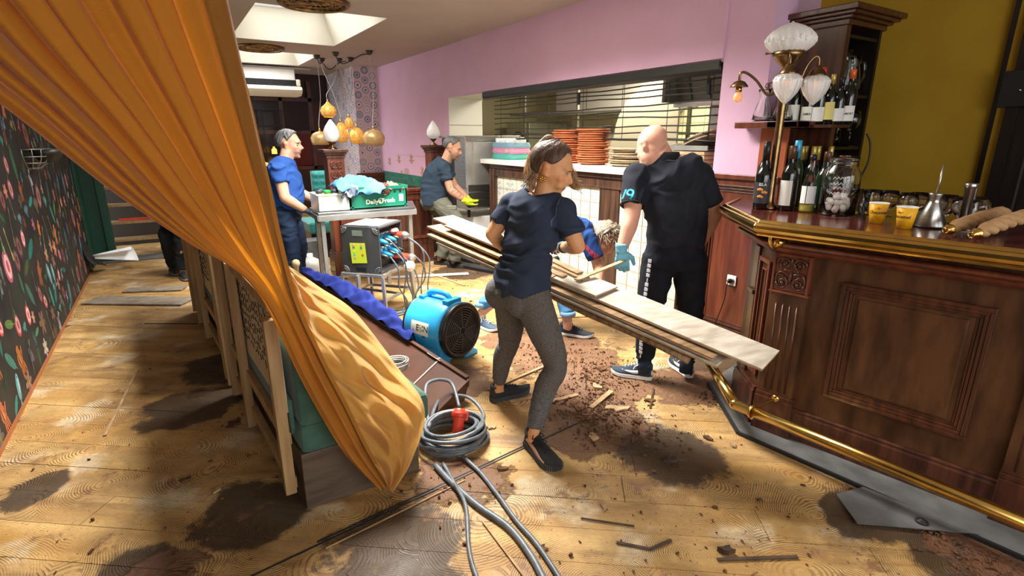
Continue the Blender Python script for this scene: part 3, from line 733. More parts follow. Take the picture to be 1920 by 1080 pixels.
def build_counter():
 t = thing('hatch_counter', (3.62, 4.4, 0), 'dark oak serving counter clad in blue and white ornament tiles under the kitchen hatch', 'counter')
 y0, y1 = 2.80, 6.13
 obj('carcase', MB().bb(3.60, 4.15, y0, y1, 0, 1.255), M['dark_oak'], t)
 fr = MB(); x = 3.56
 fr.bb(x, 3.60, y0, y1, 1.12, 1.255); fr.bb(x - .02, 3.60, y0, y1, 1.215, 1.262); fr.bb(x - .008, 3.60, y0, y1, 1.115, 1.135)
 fr.bb(x, 3.60, 6.0, y1, 0, 1.12); fr.bb(x - .02, 3.60, 6.02, 6.05, 0, 1.2); fr.bb(x - .02, 3.60, 6.09, y1, 0, 1.2)
 obj('oak_frame', fr, M['dark_oak'], t, bevel=.003)
 for k, (a, b) in enumerate(((3.74, 4.01), (y0, 2.98))):
  obj('post_board', MB().bb(x + .002, 3.60, a, b, 0, 1.12), M['dark_oak'], t, bevel=.003)
 for (a, b) in ((2.82, 2.85), (2.88, 2.91), (2.94, 2.97)): obj('reed_moulding', MB().bb(x - .014, x + .003, a, b, 0, 1.19), M['mahogany'], t, bevel=.005)
 obj('worktop', MB().bb(3.50, 4.20, 2.80, 6.30, 1.262, 1.318), M['white'], t, bevel=.006)
 S = .1485; protos = []
 for (a, b) in ((4.01, 6.0), (2.98, 3.74)):
  nn = int((b - a) / S + .5); s = (b - a) / nn
  for i in range(nn):
   for j in range(7):
    v = (i % 2) + 2 * (j % 2); z = 1.112 - S * (j + .5); y = b - s * (i + .5)
    key = v
    pr = next((p for p in protos if p[0] == key), None)
    if pr is None:
     o = obj('tile', tile_mesh(v), M['tile_white'], t, local=True, tint=True); protos.append((key, o))
    else:
     o = pr[1].copy(); C.objects.link(o); o.parent = t
    o.location = (3.583 - R.uniform(0, .002) - 3.62, y - 4.4, z)
build_counter()

# ---- things on the counter
def plate_proto(name, m, r, h, seed):
 rr = random.Random(seed); mb = MB()
 mb.lathe([(.001, .0), (r * .72, 0), (r * .80, h * .35), (r * .97, h * .55), (r, h * .8), (r * .97, h), (r * .84, h * .86), (r * .78, h * .5), (.001, h * .4)], (0, 0, 0), 28)
 return mb
def stack(name, cx, cy, z, n, r, h, m, lab, grp, seed, jit=.008, wob=.0):
 rr = random.Random(seed); p = None
 for k in range(n):
  rx = rr.uniform(.94, 1.05)
  pos = (cx + rr.uniform(-jit, jit), cy + rr.uniform(-jit, jit), z + k * h * .80)
  od = 'topmost' if k == n - 1 else 'lowest' if k == 0 else '%s from the bottom' % ['', 'second', 'third', 'fourth', 'fifth', 'sixth', 'seventh', 'eighth', 'ninth', 'tenth', 'eleventh', 'twelfth', 'thirteenth', 'fourteenth', 'fifteenth', 'sixteenth'][k]
  if p is None:
   p = obj(name, plate_proto(name, m, r, h, seed), m, None, loc=(0, 0, 0)); o = p
  else:
   o = p.copy(); C.objects.link(o)
  o.location = pos; o.scale = (rx, rx, 1); o.rotation_euler = (rr.uniform(-wob, wob), rr.uniform(-wob, wob), rr.uniform(0, 6))
  tag(o, lab % od, 'plate', grp)
def on_counter():
 z = 1.319
 stack('terracotta_plate', 3.78, 4.38, z, 16, .17, .0275, M['terracotta'], '%s terracotta plate of the tall right-hand pile on the counter', 'tall terracotta plate pile', 1, .010, .012)
 stack('terracotta_plate', 3.80, 4.83, z, 9, .17, .0275, M['terracotta'], '%s terracotta plate of the middle pile on the counter', 'middle terracotta plate pile', 2, .012)
 stack('terracotta_plate', 3.83, 4.84, z + 9 * .0275 * .8 + .004, 6, .19, .030, M['terracotta'], '%s wider terracotta plate crowning the middle pile', 'wide plates on the middle pile', 3, .014, .015)
 stack('terracotta_bowl', 3.95, 5.30, z, 6, .13, .045, M['terracotta'], '%s small terracotta dish of the low pile behind the woman', 'small terracotta dishes', 4)
 stack('wooden_plate', 3.82, 3.93, z, 8, .175, .026, M['pale_plate'], '%s pale wooden plate of the low pile left of the bald man', 'low pale wooden plate pile', 5, .014, .02)
 stack('wooden_plate', 4.02, 3.30, z, 9, .175, .030, M['pale_plate'], '%s pale wooden plate of the pile right of the bald man\'s head', 'right pale wooden plate pile', 6, .012, .02)
 o = one('round_wooden_board', plate_proto('b', None, .25, .035, 8), M['pale_plate'], 'large round wooden board leaning on the right-hand plate pile', 'board', loc=(0, 0, 0)); o.location = (4.0, 3.08, z + .26); o.rotation_euler = (-.32, 0, 0)
 o2 = o.copy(); C.objects.link(o2); o2.location = (4.0, 3.09, z + .225); o2['label'] = 'second round wooden board just under the leaning one'
 for k in range(5):
  b = MB().bb(3.64, 3.92, 2.86, 3.20, 0, .032); b.bb(3.64, 3.70, 2.86 - .0, 3.20, 0, .032)
  one('wooden_board', MB().bb(3.62, 3.93, 2.86, 3.20, z + k * .034, z + k * .034 + .03), mat('board_tan_%d' % k, (.48, .30, .15), .6, col2=(.60, .42, .24), scale=10), '%s flat wooden board of the square pile at the right end of the counter' % ['lowest', 'second', 'third', 'fourth', 'topmost'][k], 'board', 'square wooden boards', bevel=.006)
 tr = thing('dark_tray', (3.86, 3.03, z + .18), 'dark metal tray lying on the square board pile', 'tray')
 obj('tray_base', MB().bb(3.62, 4.1, 2.83, 3.24, z + .172, z + .182), M['dark_metal'], tr); obj('tray_rim', MB().bb(3.61, 3.62, 2.83, 3.24, z + .172, z + .21).bb(3.62, 4.1, 3.235, 3.245, z + .172, z + .21), M['steel_dull'], tr)
 # crocheted basket: coils of rope in colour bands
 bt = thing('crochet_basket', (3.78, 5.98, z), 'crocheted rectangular basket in teal, pink and blue bands holding white paper', 'basket')
 a, b = .15, .235; rows = 14
 for band, (r0, r1, col) in enumerate(((0, 5, (.10, .42, .36)), (5, 10, (.62, .28, .42)), (10, 15, (.22, .38, .48)))):
  mb = MB()
  for k in range(r0, min(r1, rows)):
   zz = z + .009 + k * .0145; path = []
   for q in range(72):
    t = 2 * PI * q / 72; c, s_ = math.cos(t), math.sin(t); e = .28
    g = 1 + .03 * math.sin(k * 1.3); path.append((3.78 + a * g * math.copysign(abs(c) ** e, c), 5.98 + b * g * math.copysign(abs(s_) ** e, s_), zz + .002 * math.sin(q * 2.4 + k)))
   mb.tube(path, .0105, 6, True)
  obj('rope_band', mb, mat('rope_band_%d' % band, col, .9, bump=.6, bscale=90), bt)
 obj('basket_floor', MB().bb(3.66, 3.90, 5.78, 6.18, z + .002, z + .012), M['burlap'], bt)
 obj('basket_label', MB().bb(3.613, 3.620, 5.79, 5.86, z + .085, z + .13), M['burlap'], bt, bevel=.004)
 rr = random.Random(5)
 for k in range(9):
  y = 5.81 + .04 * k; h = .25 + rr.uniform(-.02, .025); dx = rr.uniform(-.02, .02)
  g = MB(); g.plate([(3.67, y, z + .03), (3.89, y, z + .03), (3.90 + dx, y + .01, z + h), (3.66 + dx, y - .01, z + h - rr.uniform(0, .02))], (0, 1, .05), .028)
  one('paper_bundle', g, M['paper'], ['first', 'second', 'third', 'fourth', 'fifth', 'sixth', 'seventh', 'eighth', 'last'][k] + ' white paper bundle from the right in the crocheted basket', 'paper', 'white papers in the basket', bevel=.006)
on_counter()

def build_grille():
 t = thing('rolling_grille', (3.76, 4.6, 1.7), 'half-lowered rolling grille of thin dark rods in the kitchen hatch', 'grille')
 bx = MB().lathe([(.045, 0), (.045, 3.62)], (3.66, 2.80, 2.10), 14, rotm(rx=-PI / 2)); bx.bb(3.615, 3.70, 2.80, 6.42, 2.09, 2.15)
 obj('roller_box', bx, M['dark_metal'], t)
 for k in range(9):
  z = 2.045 - k * .052 - .001 * k * k; sag = .012 * ((k * 7) % 3 - 1)
  path = [(3.77, 2.82 + 3.55 * q / 12, z + sag * math.sin(PI * q / 12) - .006 * math.sin(q * 1.7 + k)) for q in range(13)]
  obj('grille_rod', MB().tube(path, .0065 if k < 8 else .012, 6), M['dark_metal'], t)
 for y in (2.95, 3.4, 3.95, 4.55, 5.15, 5.75, 6.2): obj('link_chain', MB().tube([(3.765, y, 2.07), (3.765, y + .004, 1.57)], .003, 5), M['dark_metal'], t)
 for y in (2.97, 4.6): obj('latch', MB().bb(3.745, 3.765, y, y + .03, 1.92, 2.03), M['black_plastic'], t, bevel=.003)
build_grille()

# ---- tall steel unit being moved through the passage
def build_steel_unit():
 t = thing('steel_cabinet', (3.55, 6.55, .62), 'tall stainless steel kitchen unit being carried by the crouching man', 'cabinet', rz=0)
 obj('cabinet_shell', MB().bb(3.30, 4.1, 6.30, 7.02, .66, 1.58), M['steel_dull'], t, bevel=.008)
 obj('dark_side', MB().bb(3.295, 3.302, 6.62, 7.01, .68, 1.56), M['dark_metal'], t)
 obj('front_frame', MB().bb(3.285, 3.30, 6.30, 6.62, .95, 1.58).bb(3.28, 4.1, 6.285, 6.30, 1.54, 1.60), M['steel'], t, bevel=.003)
 obj('door_panel', MB().bb(3.40, 4.08, 6.288, 6.30, .98, 1.53), M['steel_dull'], t, bevel=.003)
 for z in (.70, .80, .90): obj('drawer_front', MB().bb(3.32, 4.08, 6.28, 6.30, z, z + .085), M['dark_metal'], t, bevel=.004)
 obj('top_lip', MB().bb(3.27, 4.12, 6.28, 7.04, 1.58, 1.61), M['steel'], t, bevel=.003)
 for (x, y) in ((3.34, 6.34), (4.05, 6.34), (3.34, 6.96)): obj('leg', MB().lathe([(.022, 0), (.022, .10), (.03, .11)], (x, y, .56), 10), M['black_plastic'], t)
 b = thing('white_cabinet', (3.75, 6.6, 0), 'low white cabinet standing under the steel unit in the passage', 'cabinet')
 obj('cabinet_body', MB().bb(3.42, 4.12, 6.35, 7.1, .02, .55), M['white'], b, bevel=.006)
 obj('drawer_joint', MB().bb(3.415, 3.421, 6.36, 7.09, .33, .338).bb(3.43, 4.1, 6.345, 6.351, .33, .338), M['dark_metal'], b)
 one('black_threshold', MB().bar((3.0, 6.02, .02), (3.42, 4.95, .02), .16, .035), M['black_plastic'], 'flat black threshold strip on the floor beside the crouching man', 'strip', bevel=.004)
 one('black_cable_duct', MB().bb(3.15, 3.42, 5.9, 6.9, .012, .05), M['dark_metal'], 'dark metal floor plate below the steel unit', 'plate', bevel=.004)
build_steel_unit()
# ================================================================ MIDDLE OF THE ROOM
def build_partition():
 t = thing('partition', (2.3, 6.45, 0), 'low dark mahogany panelled partition between the two carved posts', 'partition')
 obj('panel_body', MB().bb(1.72, 2.86, 6.47, 6.52, 0, .93), M['mahogany'], t)
 obj('top_rail', MB().bb(1.70, 2.88, 6.44, 6.55, .93, .965).bb(1.72, 2.86, 6.455, 6.535, .90, .93), M['mahogany_red'], t, bevel=.004)
 obj('plinth', MB().bb(1.72, 2.86, 6.44, 6.52, 0, .20).bb(1.72, 2.86, 6.45, 6.52, .20, .22), M['mahogany'], t, bevel=.004)
 for (a, b) in ((1.80, 2.25), (2.36, 2.80)):
  f = MB()
  for i in range(2):
   o = 6.452 + .006 * i; dd = .018 * i
   f.bb(a + dd, b - dd, o, 6.47, .84 - dd, .86 - dd).bb(a + dd, b - dd, o, 6.47, .32 + dd, .34 + dd).bb(a + dd, a + dd + .02, o, 6.47, .32 + dd, .86 - dd).bb(b - dd - .02, b - dd, o, 6.47, .32 + dd, .86 - dd)
  obj('moulding', f, M['mahogany_red'], t, bevel=.003)
 def post(x, y, h, lab, lab2, sc=1.0):
  p = thing('carved_post', (x, y, 0), lab, 'post'); w = .105 * sc
  obj('base', MB().bb(x - w * 1.15, x + w * 1.15, y - w * 1.15, y + w * 1.15, 0, .26).bb(x - w * 1.05, x + w * 1.05, y - w * 1.05, y + w * 1.05, .26, .29), M['mahogany'], p, bevel=.005)
  obj('shaft', MB().bb(x - w * .9, x + w * .9, y - w * .9, y + w * .9, .29, h - .09), M['mahogany_red'], p, bevel=.005)
  obj('collar', MB().bb(x - w, x + w, y - w, y + w, h - .52, h - .49), M['mahogany'], p, bevel=.005)
  obj('capital', MB().bb(x - w, x + w, y - w, y + w, h - .10, h - .06).bb(x - w * 1.15, x + w * 1.15, y - w * 1.15, y + w * 1.15, h - .06, h - .035).bb(x - w * 1.32, x + w * 1.32, y - w * 1.32, y + w * 1.32, h - .035, h), M['mahogany'], p, bevel=.004)
  c = MB()
  for q in range(3):
   z = h - .17 - q * .11
   for sx in (-1, 1):
    c.torus((x + sx * w * .36, y - w * .9, z), w * .30, w * .07, 'Y', 14, 6); c.ell((x + sx * w * .36, y - w * .92, z), w * .11, n=8, m=6)
   c.tube([(x - w * .6, y - w * .91, z - .045), (x, y - w * .95, z - .035), (x + w * .6, y - w * .91, z - .045)], w * .06, 5)
  obj('carving', c, M['mahogany'], p)
  l = thing('flame_lamp', (x, y, h), lab2, 'lamp')
  obj('lamp_foot', MB().lathe([(.055, 0), (.05, .012), (.018, .03), (.014, .05), (.035, .065), (.048, .08), (.045, .09)], (x, y, h), 18), M['old_brass'], l)
  sh = MB(); prof = [(.042, .085), (.070, .11), (.082, .15), (.076, .20), (.055, .25), (.030, .29), (.008, .325)]
  vs = []; n = 20
  for j, (r, z) in enumerate(prof):
   for i in range(n):
    a = 2 * PI * i / n; rr = r * (1 + .17 * abs(math.sin(4 * a + z * 26))); vs.append((x + rr * math.cos(a), y + rr * math.sin(a), h + z))
  sh.add(vs, [(j * n + i, j * n + (i + 1) % n, (j + 1) * n + (i + 1) % n, (j + 1) * n + i) for j in range(len(prof) - 1) for i in range(n)] + [tuple(range((len(prof) - 1) * n, len(prof) * n))], True)
  obj('flame_glass', sh, M['frosted'], l)
 post(1.64, 6.40, 1.46, 'nearer carved mahogany post behind the green crate', 'pressed glass flame lamp on the post behind the green crate')
 post(3.19, 7.06, 1.485, 'carved mahogany post behind the man carrying the steel unit', 'pressed glass flame lamp on the post left of the hatch')
build_partition()

def build_seating():
 def button_panel(mb, x0, x1, y, z0, z1, d=.05, n=14):
  vs = []
  for j in range(n + 1):
   for i in range(n + 1):
    a = i / n; b = j / n; s = abs(math.sin(a * PI * 3)) * abs(math.sin(b * PI * 3)); e = min(1, 6 * min(a, 1 - a, b, 1 - b))
    vs.append((x0 + (x1 - x0) * a, y - d * (e ** .5) * (.55 + .45 * s), z0 + (z1 - z0) * b))
  mb.add(vs, [(j * (n + 1) + i, j * (n + 1) + i + 1, (j + 1) * (n + 1) + i + 1, (j + 1) * (n + 1) + i) for j in range(n) for i in range(n)], True)
  mb.bb(x0, x1, y, y + .06, z0, z1)
 specs = [(1.72, 1.99, 8.0, .84, 1.13, 1.5, 1.97, 'turquoise buttoned banquette in the back room behind the steel table'),
             (.85, 1.2, 7.1, .60, 1.10, .70, 1.25, 'turquoise banquette seat hidden behind the man in blue')]
 for (a, b, y, z0, z1, sa, sb, lab) in specs:
  t = thing('banquette', ((sa + sb) / 2, y - .3, 0), lab, 'bench', 'turquoise banquettes')
  mb = MB(); button_panel(mb, a, b, y, z0, z1); obj('backrest', mb, M['turquoise'], t)
  obj('seat', MB().bb(sa, sb, y - .62, y - .05, .34, .50), M['turquoise'], t, bevel=.03)
  obj('base', MB().bb(sa + .02, sb - .02, y - .58, y - .06, 0, .34), M['black_wood'], t)
 one('grey_plinth', MB().bb(1.3, 1.62, 7.1, 7.38, 0, .30), mat('dark_grey_board', (.07, .07, .072), .6, col2=(.11, .11, .11), scale=8), 'dark grey plank box on the floor below the turquoise seat', 'box', bevel=.004)
 o = MB().lathe([(.10, 0), (.11, .02), (.11, .20), (.08, .27), (.03, .30), (.03, .34)], (1.22, 6.15, 0), 16, flute=(4, .08)); one('white_canister', o, M['white_plastic'], 'white plastic canister on the floor behind the legs of the man in blue', 'canister')
 # tall board of mahogany beside the near post with a brass pull
 t = thing('mahogany_cabinet_door', (1.60, 6.2, 0), 'standing mahogany panel with crescent pull under the steel table', 'panel')
 obj('panel', MB().bb(1.62, 1.86, 6.23, 6.26, .28, .93), M['mahogany_red'], t, bevel=.003); obj('crescent_pull', MB().torus((1.70, 6.225, .86), .045, .005, 'Y', 10, 5, a0=PI, a1=2 * PI), M['old_brass'], t)
build_seating()

def build_pendants():
 cups = {'a': (2.473, 8.98), 'b': (2.86, 8.54), 'c': (2.835, 9.43), 'd': (2.70, 9.62), 'e': (2.30, 9.45), 'f': (2.45, 9.75)}
 wood_gold = mat('gilt_metal_shade', (.50, .33, .14), .38, .35, col2=(.40, .25, .10), scale=10, emit=(1, .55, .18), estr=.06)
 cut = mat('amber_mosaic_glass', (.75, .38, .08), .3, emit=(1, .48, .10), estr=.16)
 lace = mat('lace_metal', (.20, .12, .05), .5, .5)
 def canopy(k):
  x, y = cups[k]
  return MB().lathe([(.055, 0), (.052, -.02), (.035, -.05), (.008, -.065)], (x, y, 2.85), 16)
 sw = MB()
 sw.tube(crom([(cups['a'][0], cups['a'][1], 2.80), (2.62, 9.2, 2.72), (2.835, 9.43, 2.80), (2.88, 9.0, 2.84), (2.86, 8.54, 2.80)], 8), .008, 6)
 sw.tube(crom([(cups['e'][0], cups['e'][1], 2.80), (2.38, 9.6, 2.74), (2.45, 9.75, 2.78), (2.56, 9.72, 2.68), (2.70, 9.62, 2.78), (2.78, 9.5, 2.80)], 8), .008, 6)
 one('swagged_cable', sw, M['black_plastic'], 'black cable swagged between the ceiling cups of the pendant lamps', 'cable')
 # (name, centre at Y, radius, height, kind, cup, label)
 L = [((2.22, 8.72, 1.985), .118, .20, 'onion', 'a', 'onion-shaped amber pendant, highest of the lamp cluster'),
         ((2.13, 9.0, 1.575), .145, .20, 'dome', 'e', 'plain gilt dome pendant at the left of the lamp cluster'),
         ((2.56, 8.85, 1.80), .075, .17, 'egg', 'c', 'small amber egg pendant high behind the long egg lamp'),
         ((2.44, 8.9, 1.66), .105, .30, 'egg', 'f', 'long egg-shaped amber pendant in the middle of the cluster'),
         ((2.68, 8.88, 1.61), .125, .25, 'egg', 'd', 'round lace-patterned amber pendant between the long egg and the right dome'),
         ((2.80, 8.42, 1.585), .168, .235, 'dome', 'b', 'largest gilt dome pendant at the right of the lamp cluster')]
 for (c, r, h, kd, cup, lab) in L:
  t = thing('pendant_lamp', c, lab, 'lamp', 'pendant lamps over the steel table'); x, y, z = c
  if kd == 'dome': prof = [(.02, h * .5), (r * .35, h * .47), (r * .75, h * .33), (r * .97, h * .08), (r, -h * .05), (r * .92, -h * .32), (r * .80, -h * .5)]
  elif kd == 'onion': prof = [(.012, h * .62), (r * .3, h * .45), (r * .8, h * .22), (r, -.01), (r * .9, -h * .3), (r * .6, -h * .5)]
  else: prof = [(.014, h * .52), (r * .4, h * .45), (r * .75, h * .28), (r * .97, 0), (r * .95, -h * .2), (r * .72, -h * .42), (r * .45, -h * .5)]
  sh = MB().lathe(prof, c, 28, caps=False)
  obj('lamp_shade', sh, wood_gold if kd == 'dome' else cut, t, solid=.002)
  if kd != 'dome':
   f = MB()
   n = 8
   for k in range(n):
    a0 = 2 * PI * k / n
    for sgn in (-1, 1):
     pts = []
     for j in range(9):
      q = j / 8 * (len(prof) - 1); i = min(int(q), len(prof) - 2); fr = q - i
      rr = prof[i][0] * (1 - fr) + prof[i + 1][0] * fr; zz = prof[i][1] * (1 - fr) + prof[i + 1][1] * fr
      if j < 2: continue
      a = a0 + sgn * .22 * math.sin(j * PI / 2); pts.append((x + (rr + .002) * math.cos(a), y + (rr + .002) * math.sin(a), z + zz))
     f.tube(pts, .0022, 4)
   obj('lace_pattern', f, lace, t)
  obj('lamp_neck', MB().lathe([(.018, 0), (.016, .03), (.009, .06)], (x, y, z + h * .5), 12), M['brass'], t)
  obj('bulb', MB().ell((x - .02, y - (r * .35 if kd != 'egg' else r * .3), z - h * .1), .028, n=12, m=8), M['lamp_on'], t)
  cx, cy = cups[cup]; top = V((cx, cy, 2.79)); bot = V((x, y, z + h * .5 + .055))
  mid = (top + bot) / 2 + V((.03, 0, -.05)); obj('flex', MB().tube(crom([top, top + V((.005, 0, -.12)), mid, bot + V((0, 0, .08)), bot], 6), .0055, 6), mat('clear_flex_%s' % cup, (.45, .42, .38), .4), t)
  obj('ceiling_cup', canopy(cup), M['dark_metal'], t)
  l = bpy.data.lights.new('pendant_glow', 'POINT'); l.energy = 2.2; l.color = (1, .62, .25); l.shadow_soft_size = .03
  o = bpy.data.objects.new('pendant_glow', l); C.objects.link(o); o.parent = t; o.location = (0, 0, -h * .25)
build_pendants()

def build_ac():
 t = thing('air_conditioner', (1.8, 11.3, 2.35), 'white ceiling air conditioner below the far skylight', 'air conditioner')
 x0, x1, y0, y1 = .55, 2.28, 11.05, 11.55
 obj('ac_body', MB().bb(x0, x1, y0 + .06, y1, 2.50, 2.80), M['white'], t, bevel=.02)
 pr = [(y0 + .06, 2.50), (y0 - .02, 2.48), (y0 - .05, 2.43), (y0, 2.37), (y0 + .12, 2.33), (y1, 2.33), (y1, 2.50)]
 g = MB(); g.loft([[(x0 - .02, a, b) for a, b in pr], [(x1 + .09, a, b) for a, b in pr]], False); obj('ac_underpan', g, M['cream'], t, bevel=.012)
 obj('intake_grille', MB().bb(x0, x1 + .02, y0 + .035, y0 + .062, 2.505, 2.605), M['black_plastic'], t)
 for k in range(12): obj('louvre', MB().bb(x0 + .05 + k * .142, x0 + .055 + k * .142, y0 + .02, y0 + .04, 2.51, 2.60), M['dark_metal'], t)
 obj('side_cap', MB().bb(x1, x1 + .08, y0 + .02, y1, 2.50, 2.62), M['cream'], t, bevel=.02)
 obj('hanger', MB().bb(x0, x1 + .3, y0 + .1, y0 + .14, 2.80, 2.83), M['steel_dull'], t)
build_ac()

# ---- steel table and the things on it
def build_table():
 t = thing('steel_table', (1.75, 5.55, 0), 'stainless steel kitchen table carrying the crate and the plastic bin', 'table')
 a, b, c, d = V((1.15, 5.22, 0)), V((2.12, 5.20, 0)), V((2.30, 5.72, 0)), V((1.18, 5.72, 0))
 top = MB().prism([(p.x, p.y) for p in (a, b, c, d)], .872, .905)
 obj('tabletop', top, M['steel'], t, bevel=.004)
 ap = MB()
 for p, q in ((a, b), (b, c), (c, d), (d, a)): ap.bar(p + V((0, 0, .85)), q + V((0, 0, .85)), .02, .05)
 obj('apron', ap, M['steel_dull'], t)
 for p in ((1.19, 5.26), (2.07, 5.245), (2.23, 5.66), (1.23, 5.66), (1.72, 5.66), (1.95, 5.66)):
  obj('leg', MB().bb(p[0] - .019, p[0] + .019, p[1] - .019, p[1] + .019, 0, .872), M['steel_dull'], t, bevel=.002)
 z = .906
 cr = thing('green_crate', (1.84, 5.44, z), 'dark green plastic crate with white lettering on the steel table', 'crate', rz=.02)
 x0, x1, y0, y1, h = 1.48, 2.07, 5.30, 5.66, .215
 G = mat('green_crate_plastic', (.006, .13, .075), .35, col2=(.010, .17, .10), scale=4)
 w = MB().bb(x0, x1, y0, y0 + .012, z, z + h).bb(x0, x1, y1 - .012, y1, z, z + h).bb(x0, x0 + .012, y0, y1, z, z + h).bb(x1 - .012, x1, y0, y1, z, z + h)
 obj('crate_wall', w, G, cr); obj('crate_floor', MB().bb(x0, x1, y0, y1, z, z + .012), G, cr)
 obj('crate_rim', MB().bb(x0 - .012, x1 + .012, y0 - .012, y0 + .006, z + h - .035, z + h).bb(x0 - .012, x1 + .012, y1 - .006, y1 + .012, z + h - .035, z + h).bb(x0 - .012, x0 + .006, y0, y1, z + h - .035, z + h).bb(x1 - .006, x1 + .012, y0, y1, z + h - .035, z + h), G, cr, bevel=.003)
 obj('crate_rib', MB().bb(x0 - .004, x1 + .004, y0 - .006, y0, z + .01, z + .025).bb(x0 + .015, x0 + .03, y0 - .006, y0, z, z + h).bb(x1 - .03, x1 - .015, y0 - .006, y0, z, z + h), G, cr)
 hl = MB()
 for x in (1.565, 1.60, 1.93, 1.99): hl.bb(x, x + .022, y0 - .003, y0 + .001, z + .145, z + .165)
 obj('grip_hole', hl, M['black_plastic'], cr)
 wp = mat('pale_print', (.75, .82, .62), .6)
 textobj('lettering', 'Daily', .062, (1.70, y0 - .002, z + .062), PI / 2, 0, wp, cr, bold=True); textobj('lettering', 'Fresh', .062, (1.87, y0 - .002, z + .068), PI / 2, 0, wp, cr, bold=True)
 obj('emblem', MB().torus((1.79, y0 - .002, z + .070), .024, .006, 'Y', 16, 5).bb(1.776, 1.788, y0 - .004, y0 - .001, z + .04, z + .075), wp, cr)
 obj('paper_sticker', MB().bb(1.985, 2.03, y0 - .004, y0 - .001, z + .055, z + .125), M['paper'], cr)
 # translucent bin with jars
 bn = thing('plastic_bin', (1.32, 5.43, z), 'clear plastic bin full of jars on the left of the steel table', 'bin')
 P = mat('milky_plastic', (.80, .80, .76), .25, trans=.45, ior=1.2)
 x0, x1, y0, y1, h = 1.17, 1.47, 5.27, 5.58, .165
 w = MB().bb(x0, x1, y0, y0 + .006, z, z + h).bb(x0, x1, y1 - .006, y1, z, z + h).bb(x0, x0 + .006, y0, y1, z, z + h).bb(x1 - .006, x1, y0, y1, z, z + h).bb(x0, x1, y0, y1, z, z + .006)
 obj('bin_wall', w, P, bn); obj('bin_rim', MB().bb(x0 - .008, x1 + .008, y0 - .008, y0, z + h - .012, z + h).bb(x0 - .008, x1 + .008, y1, y1 + .008, z + h - .012, z + h).bb(x0 - .008, x0, y0, y1, z + h - .012, z + h).bb(x1, x1 + .008, y0, y1, z + h - .012, z + h), M['white_plastic'], bn, bevel=.002)
 cols = [((.75, .55, .40), (.03, .04, .05), 'beige jar with black lid at the left of the clear bin'), ((.85, .60, .02), (.01, .32, .06), 'yellow jar with bright green lid in the clear bin'), ((.70, .66, .55), (.02, .03, .04), 'cream jar with dark lid right of the yellow jar in the bin'),
   ((.70, .45, .35), (.6, .3, .2), 'salmon coloured jar at the right end of the clear bin'), ((.5, .45, .3), (.02, .02, .02), 'brown jar with black lid at the back of the clear bin')]
 for k, (c1, c2, lab) in enumerate(cols):
  x, y = [(1.205, 5.34), (1.275, 5.33), (1.35, 5.34), (1.425, 5.34), (1.25, 5.47)][k]
  j = thing('jar', (x, y, z + .008), lab, 'jar', 'jars in the clear bin')
  hh = .165 if k != 3 else .15
  obj('jar_body', MB().lathe([(.032, 0), (.034, .005), (.034, hh * .85), (.028, hh)], (x, y, z + .008), 16), mat('jar_content_%d' % k, c1, .3), j)
  obj('lid', MB().lathe([(.034, hh), (.035, hh + .004), (.035, hh + .022), (.032, hh + .026)], (x, y, z + .008), 16), mat('jar_lid_%d' % k, c2, .35), j)
 # cloths
 def cloth(name, pts, m, lab, seed, thick=.03):
  rr = random.Random(seed); n, k = 22, 12; vs = []
  a, b, wd, hz = pts
  for i in range(n + 1):
   for j in range(k + 1):
    t = i / n; s = j / k; p = V(a).lerp(V(b), t) + V(wd) * (s - .5) * (1 + .25 * math.sin(t * 7 + seed))
    hh = hz * math.sin(PI * s) * (.35 + .65 * math.sin(PI * min(1, t * 1.1)) ** .6) + .022 * noise.noise(V((t * 7, s * 6, seed))) + .012 * math.sin(t * 26 + s * 5 + seed)
    vs.append((p.x + .02 * noise.noise(V((s * 5, t * 5, seed))), p.y, p.z + hh - (.045 * max(0, (s < .12) * (t > .35) * (t < .85)))))
  mb = MB().add(vs, [(i * (k + 1) + j, (i + 1) * (k + 1) + j, (i + 1) * (k + 1) + j + 1, i * (k + 1) + j + 1) for i in range(n) for j in range(k)], True)
  return one(name, mb, m, lab, 'cloth', solid=.006)
 cloth('pale_blue_cloth', ((1.36, 5.42, z + .20), (1.84, 5.42, z + .20), (0, .38, 0), .12), mat('pale_blue_linen', (.055, .17, .34), .8, col2=(.10, .25, .44), scale=6, spec=.2), 'crumpled pale blue cloth heaped over the green crate', 2)
 cloth('white_cloth', ((1.38, 5.34, z + .17), (1.56, 5.34, z + .20), (0, .18, 0), .05), M['paper'], 'white and grey cloth between the clear bin and the green crate', 5)
 cloth('dark_glove', ((1.40, 5.28, z + .13), (1.55, 5.29, z + .19), (.02, .10, -.02), .05), mat('slate_cloth', (.05, .07, .10), .7), 'dark grey work glove hanging between bin and crate', 9)
 cloth('pink_cloth', ((1.88, 5.42, z + .19), (2.04, 5.42, z + .18), (0, .22, 0), .05), mat('salmon_cloth', (.65, .18, .15), .8), 'salmon pink cloth at the right end of the green crate', 7)
 k = thing('brown_helmet', (1.92, 5.36, z + .2), 'dark brown glossy round pot lid on the crate beside the blue cloth', 'lid'); k.name = 'brown_pot_lid'; WM['brown_pot_lid'] = WM.get('brown_helmet')
 obj('lid_dome', MB().lathe([(.075, 0), (.072, .02), (.05, .05), (.001, .065)], (1.85, 5.35, z + .17), 20, rotm(rx=.9)), mat('dark_brown_glaze', (.07, .03, .015), .15), k)
 obj('lid_knob', MB().ell((1.85, 5.28, z + .22), .014, n=10, m=8), M['red_plastic'], k)
 tp = thing('tap_fitting', (1.42, 5.62, z), 'small chrome tap fitting standing behind the clear bin', 'tap')
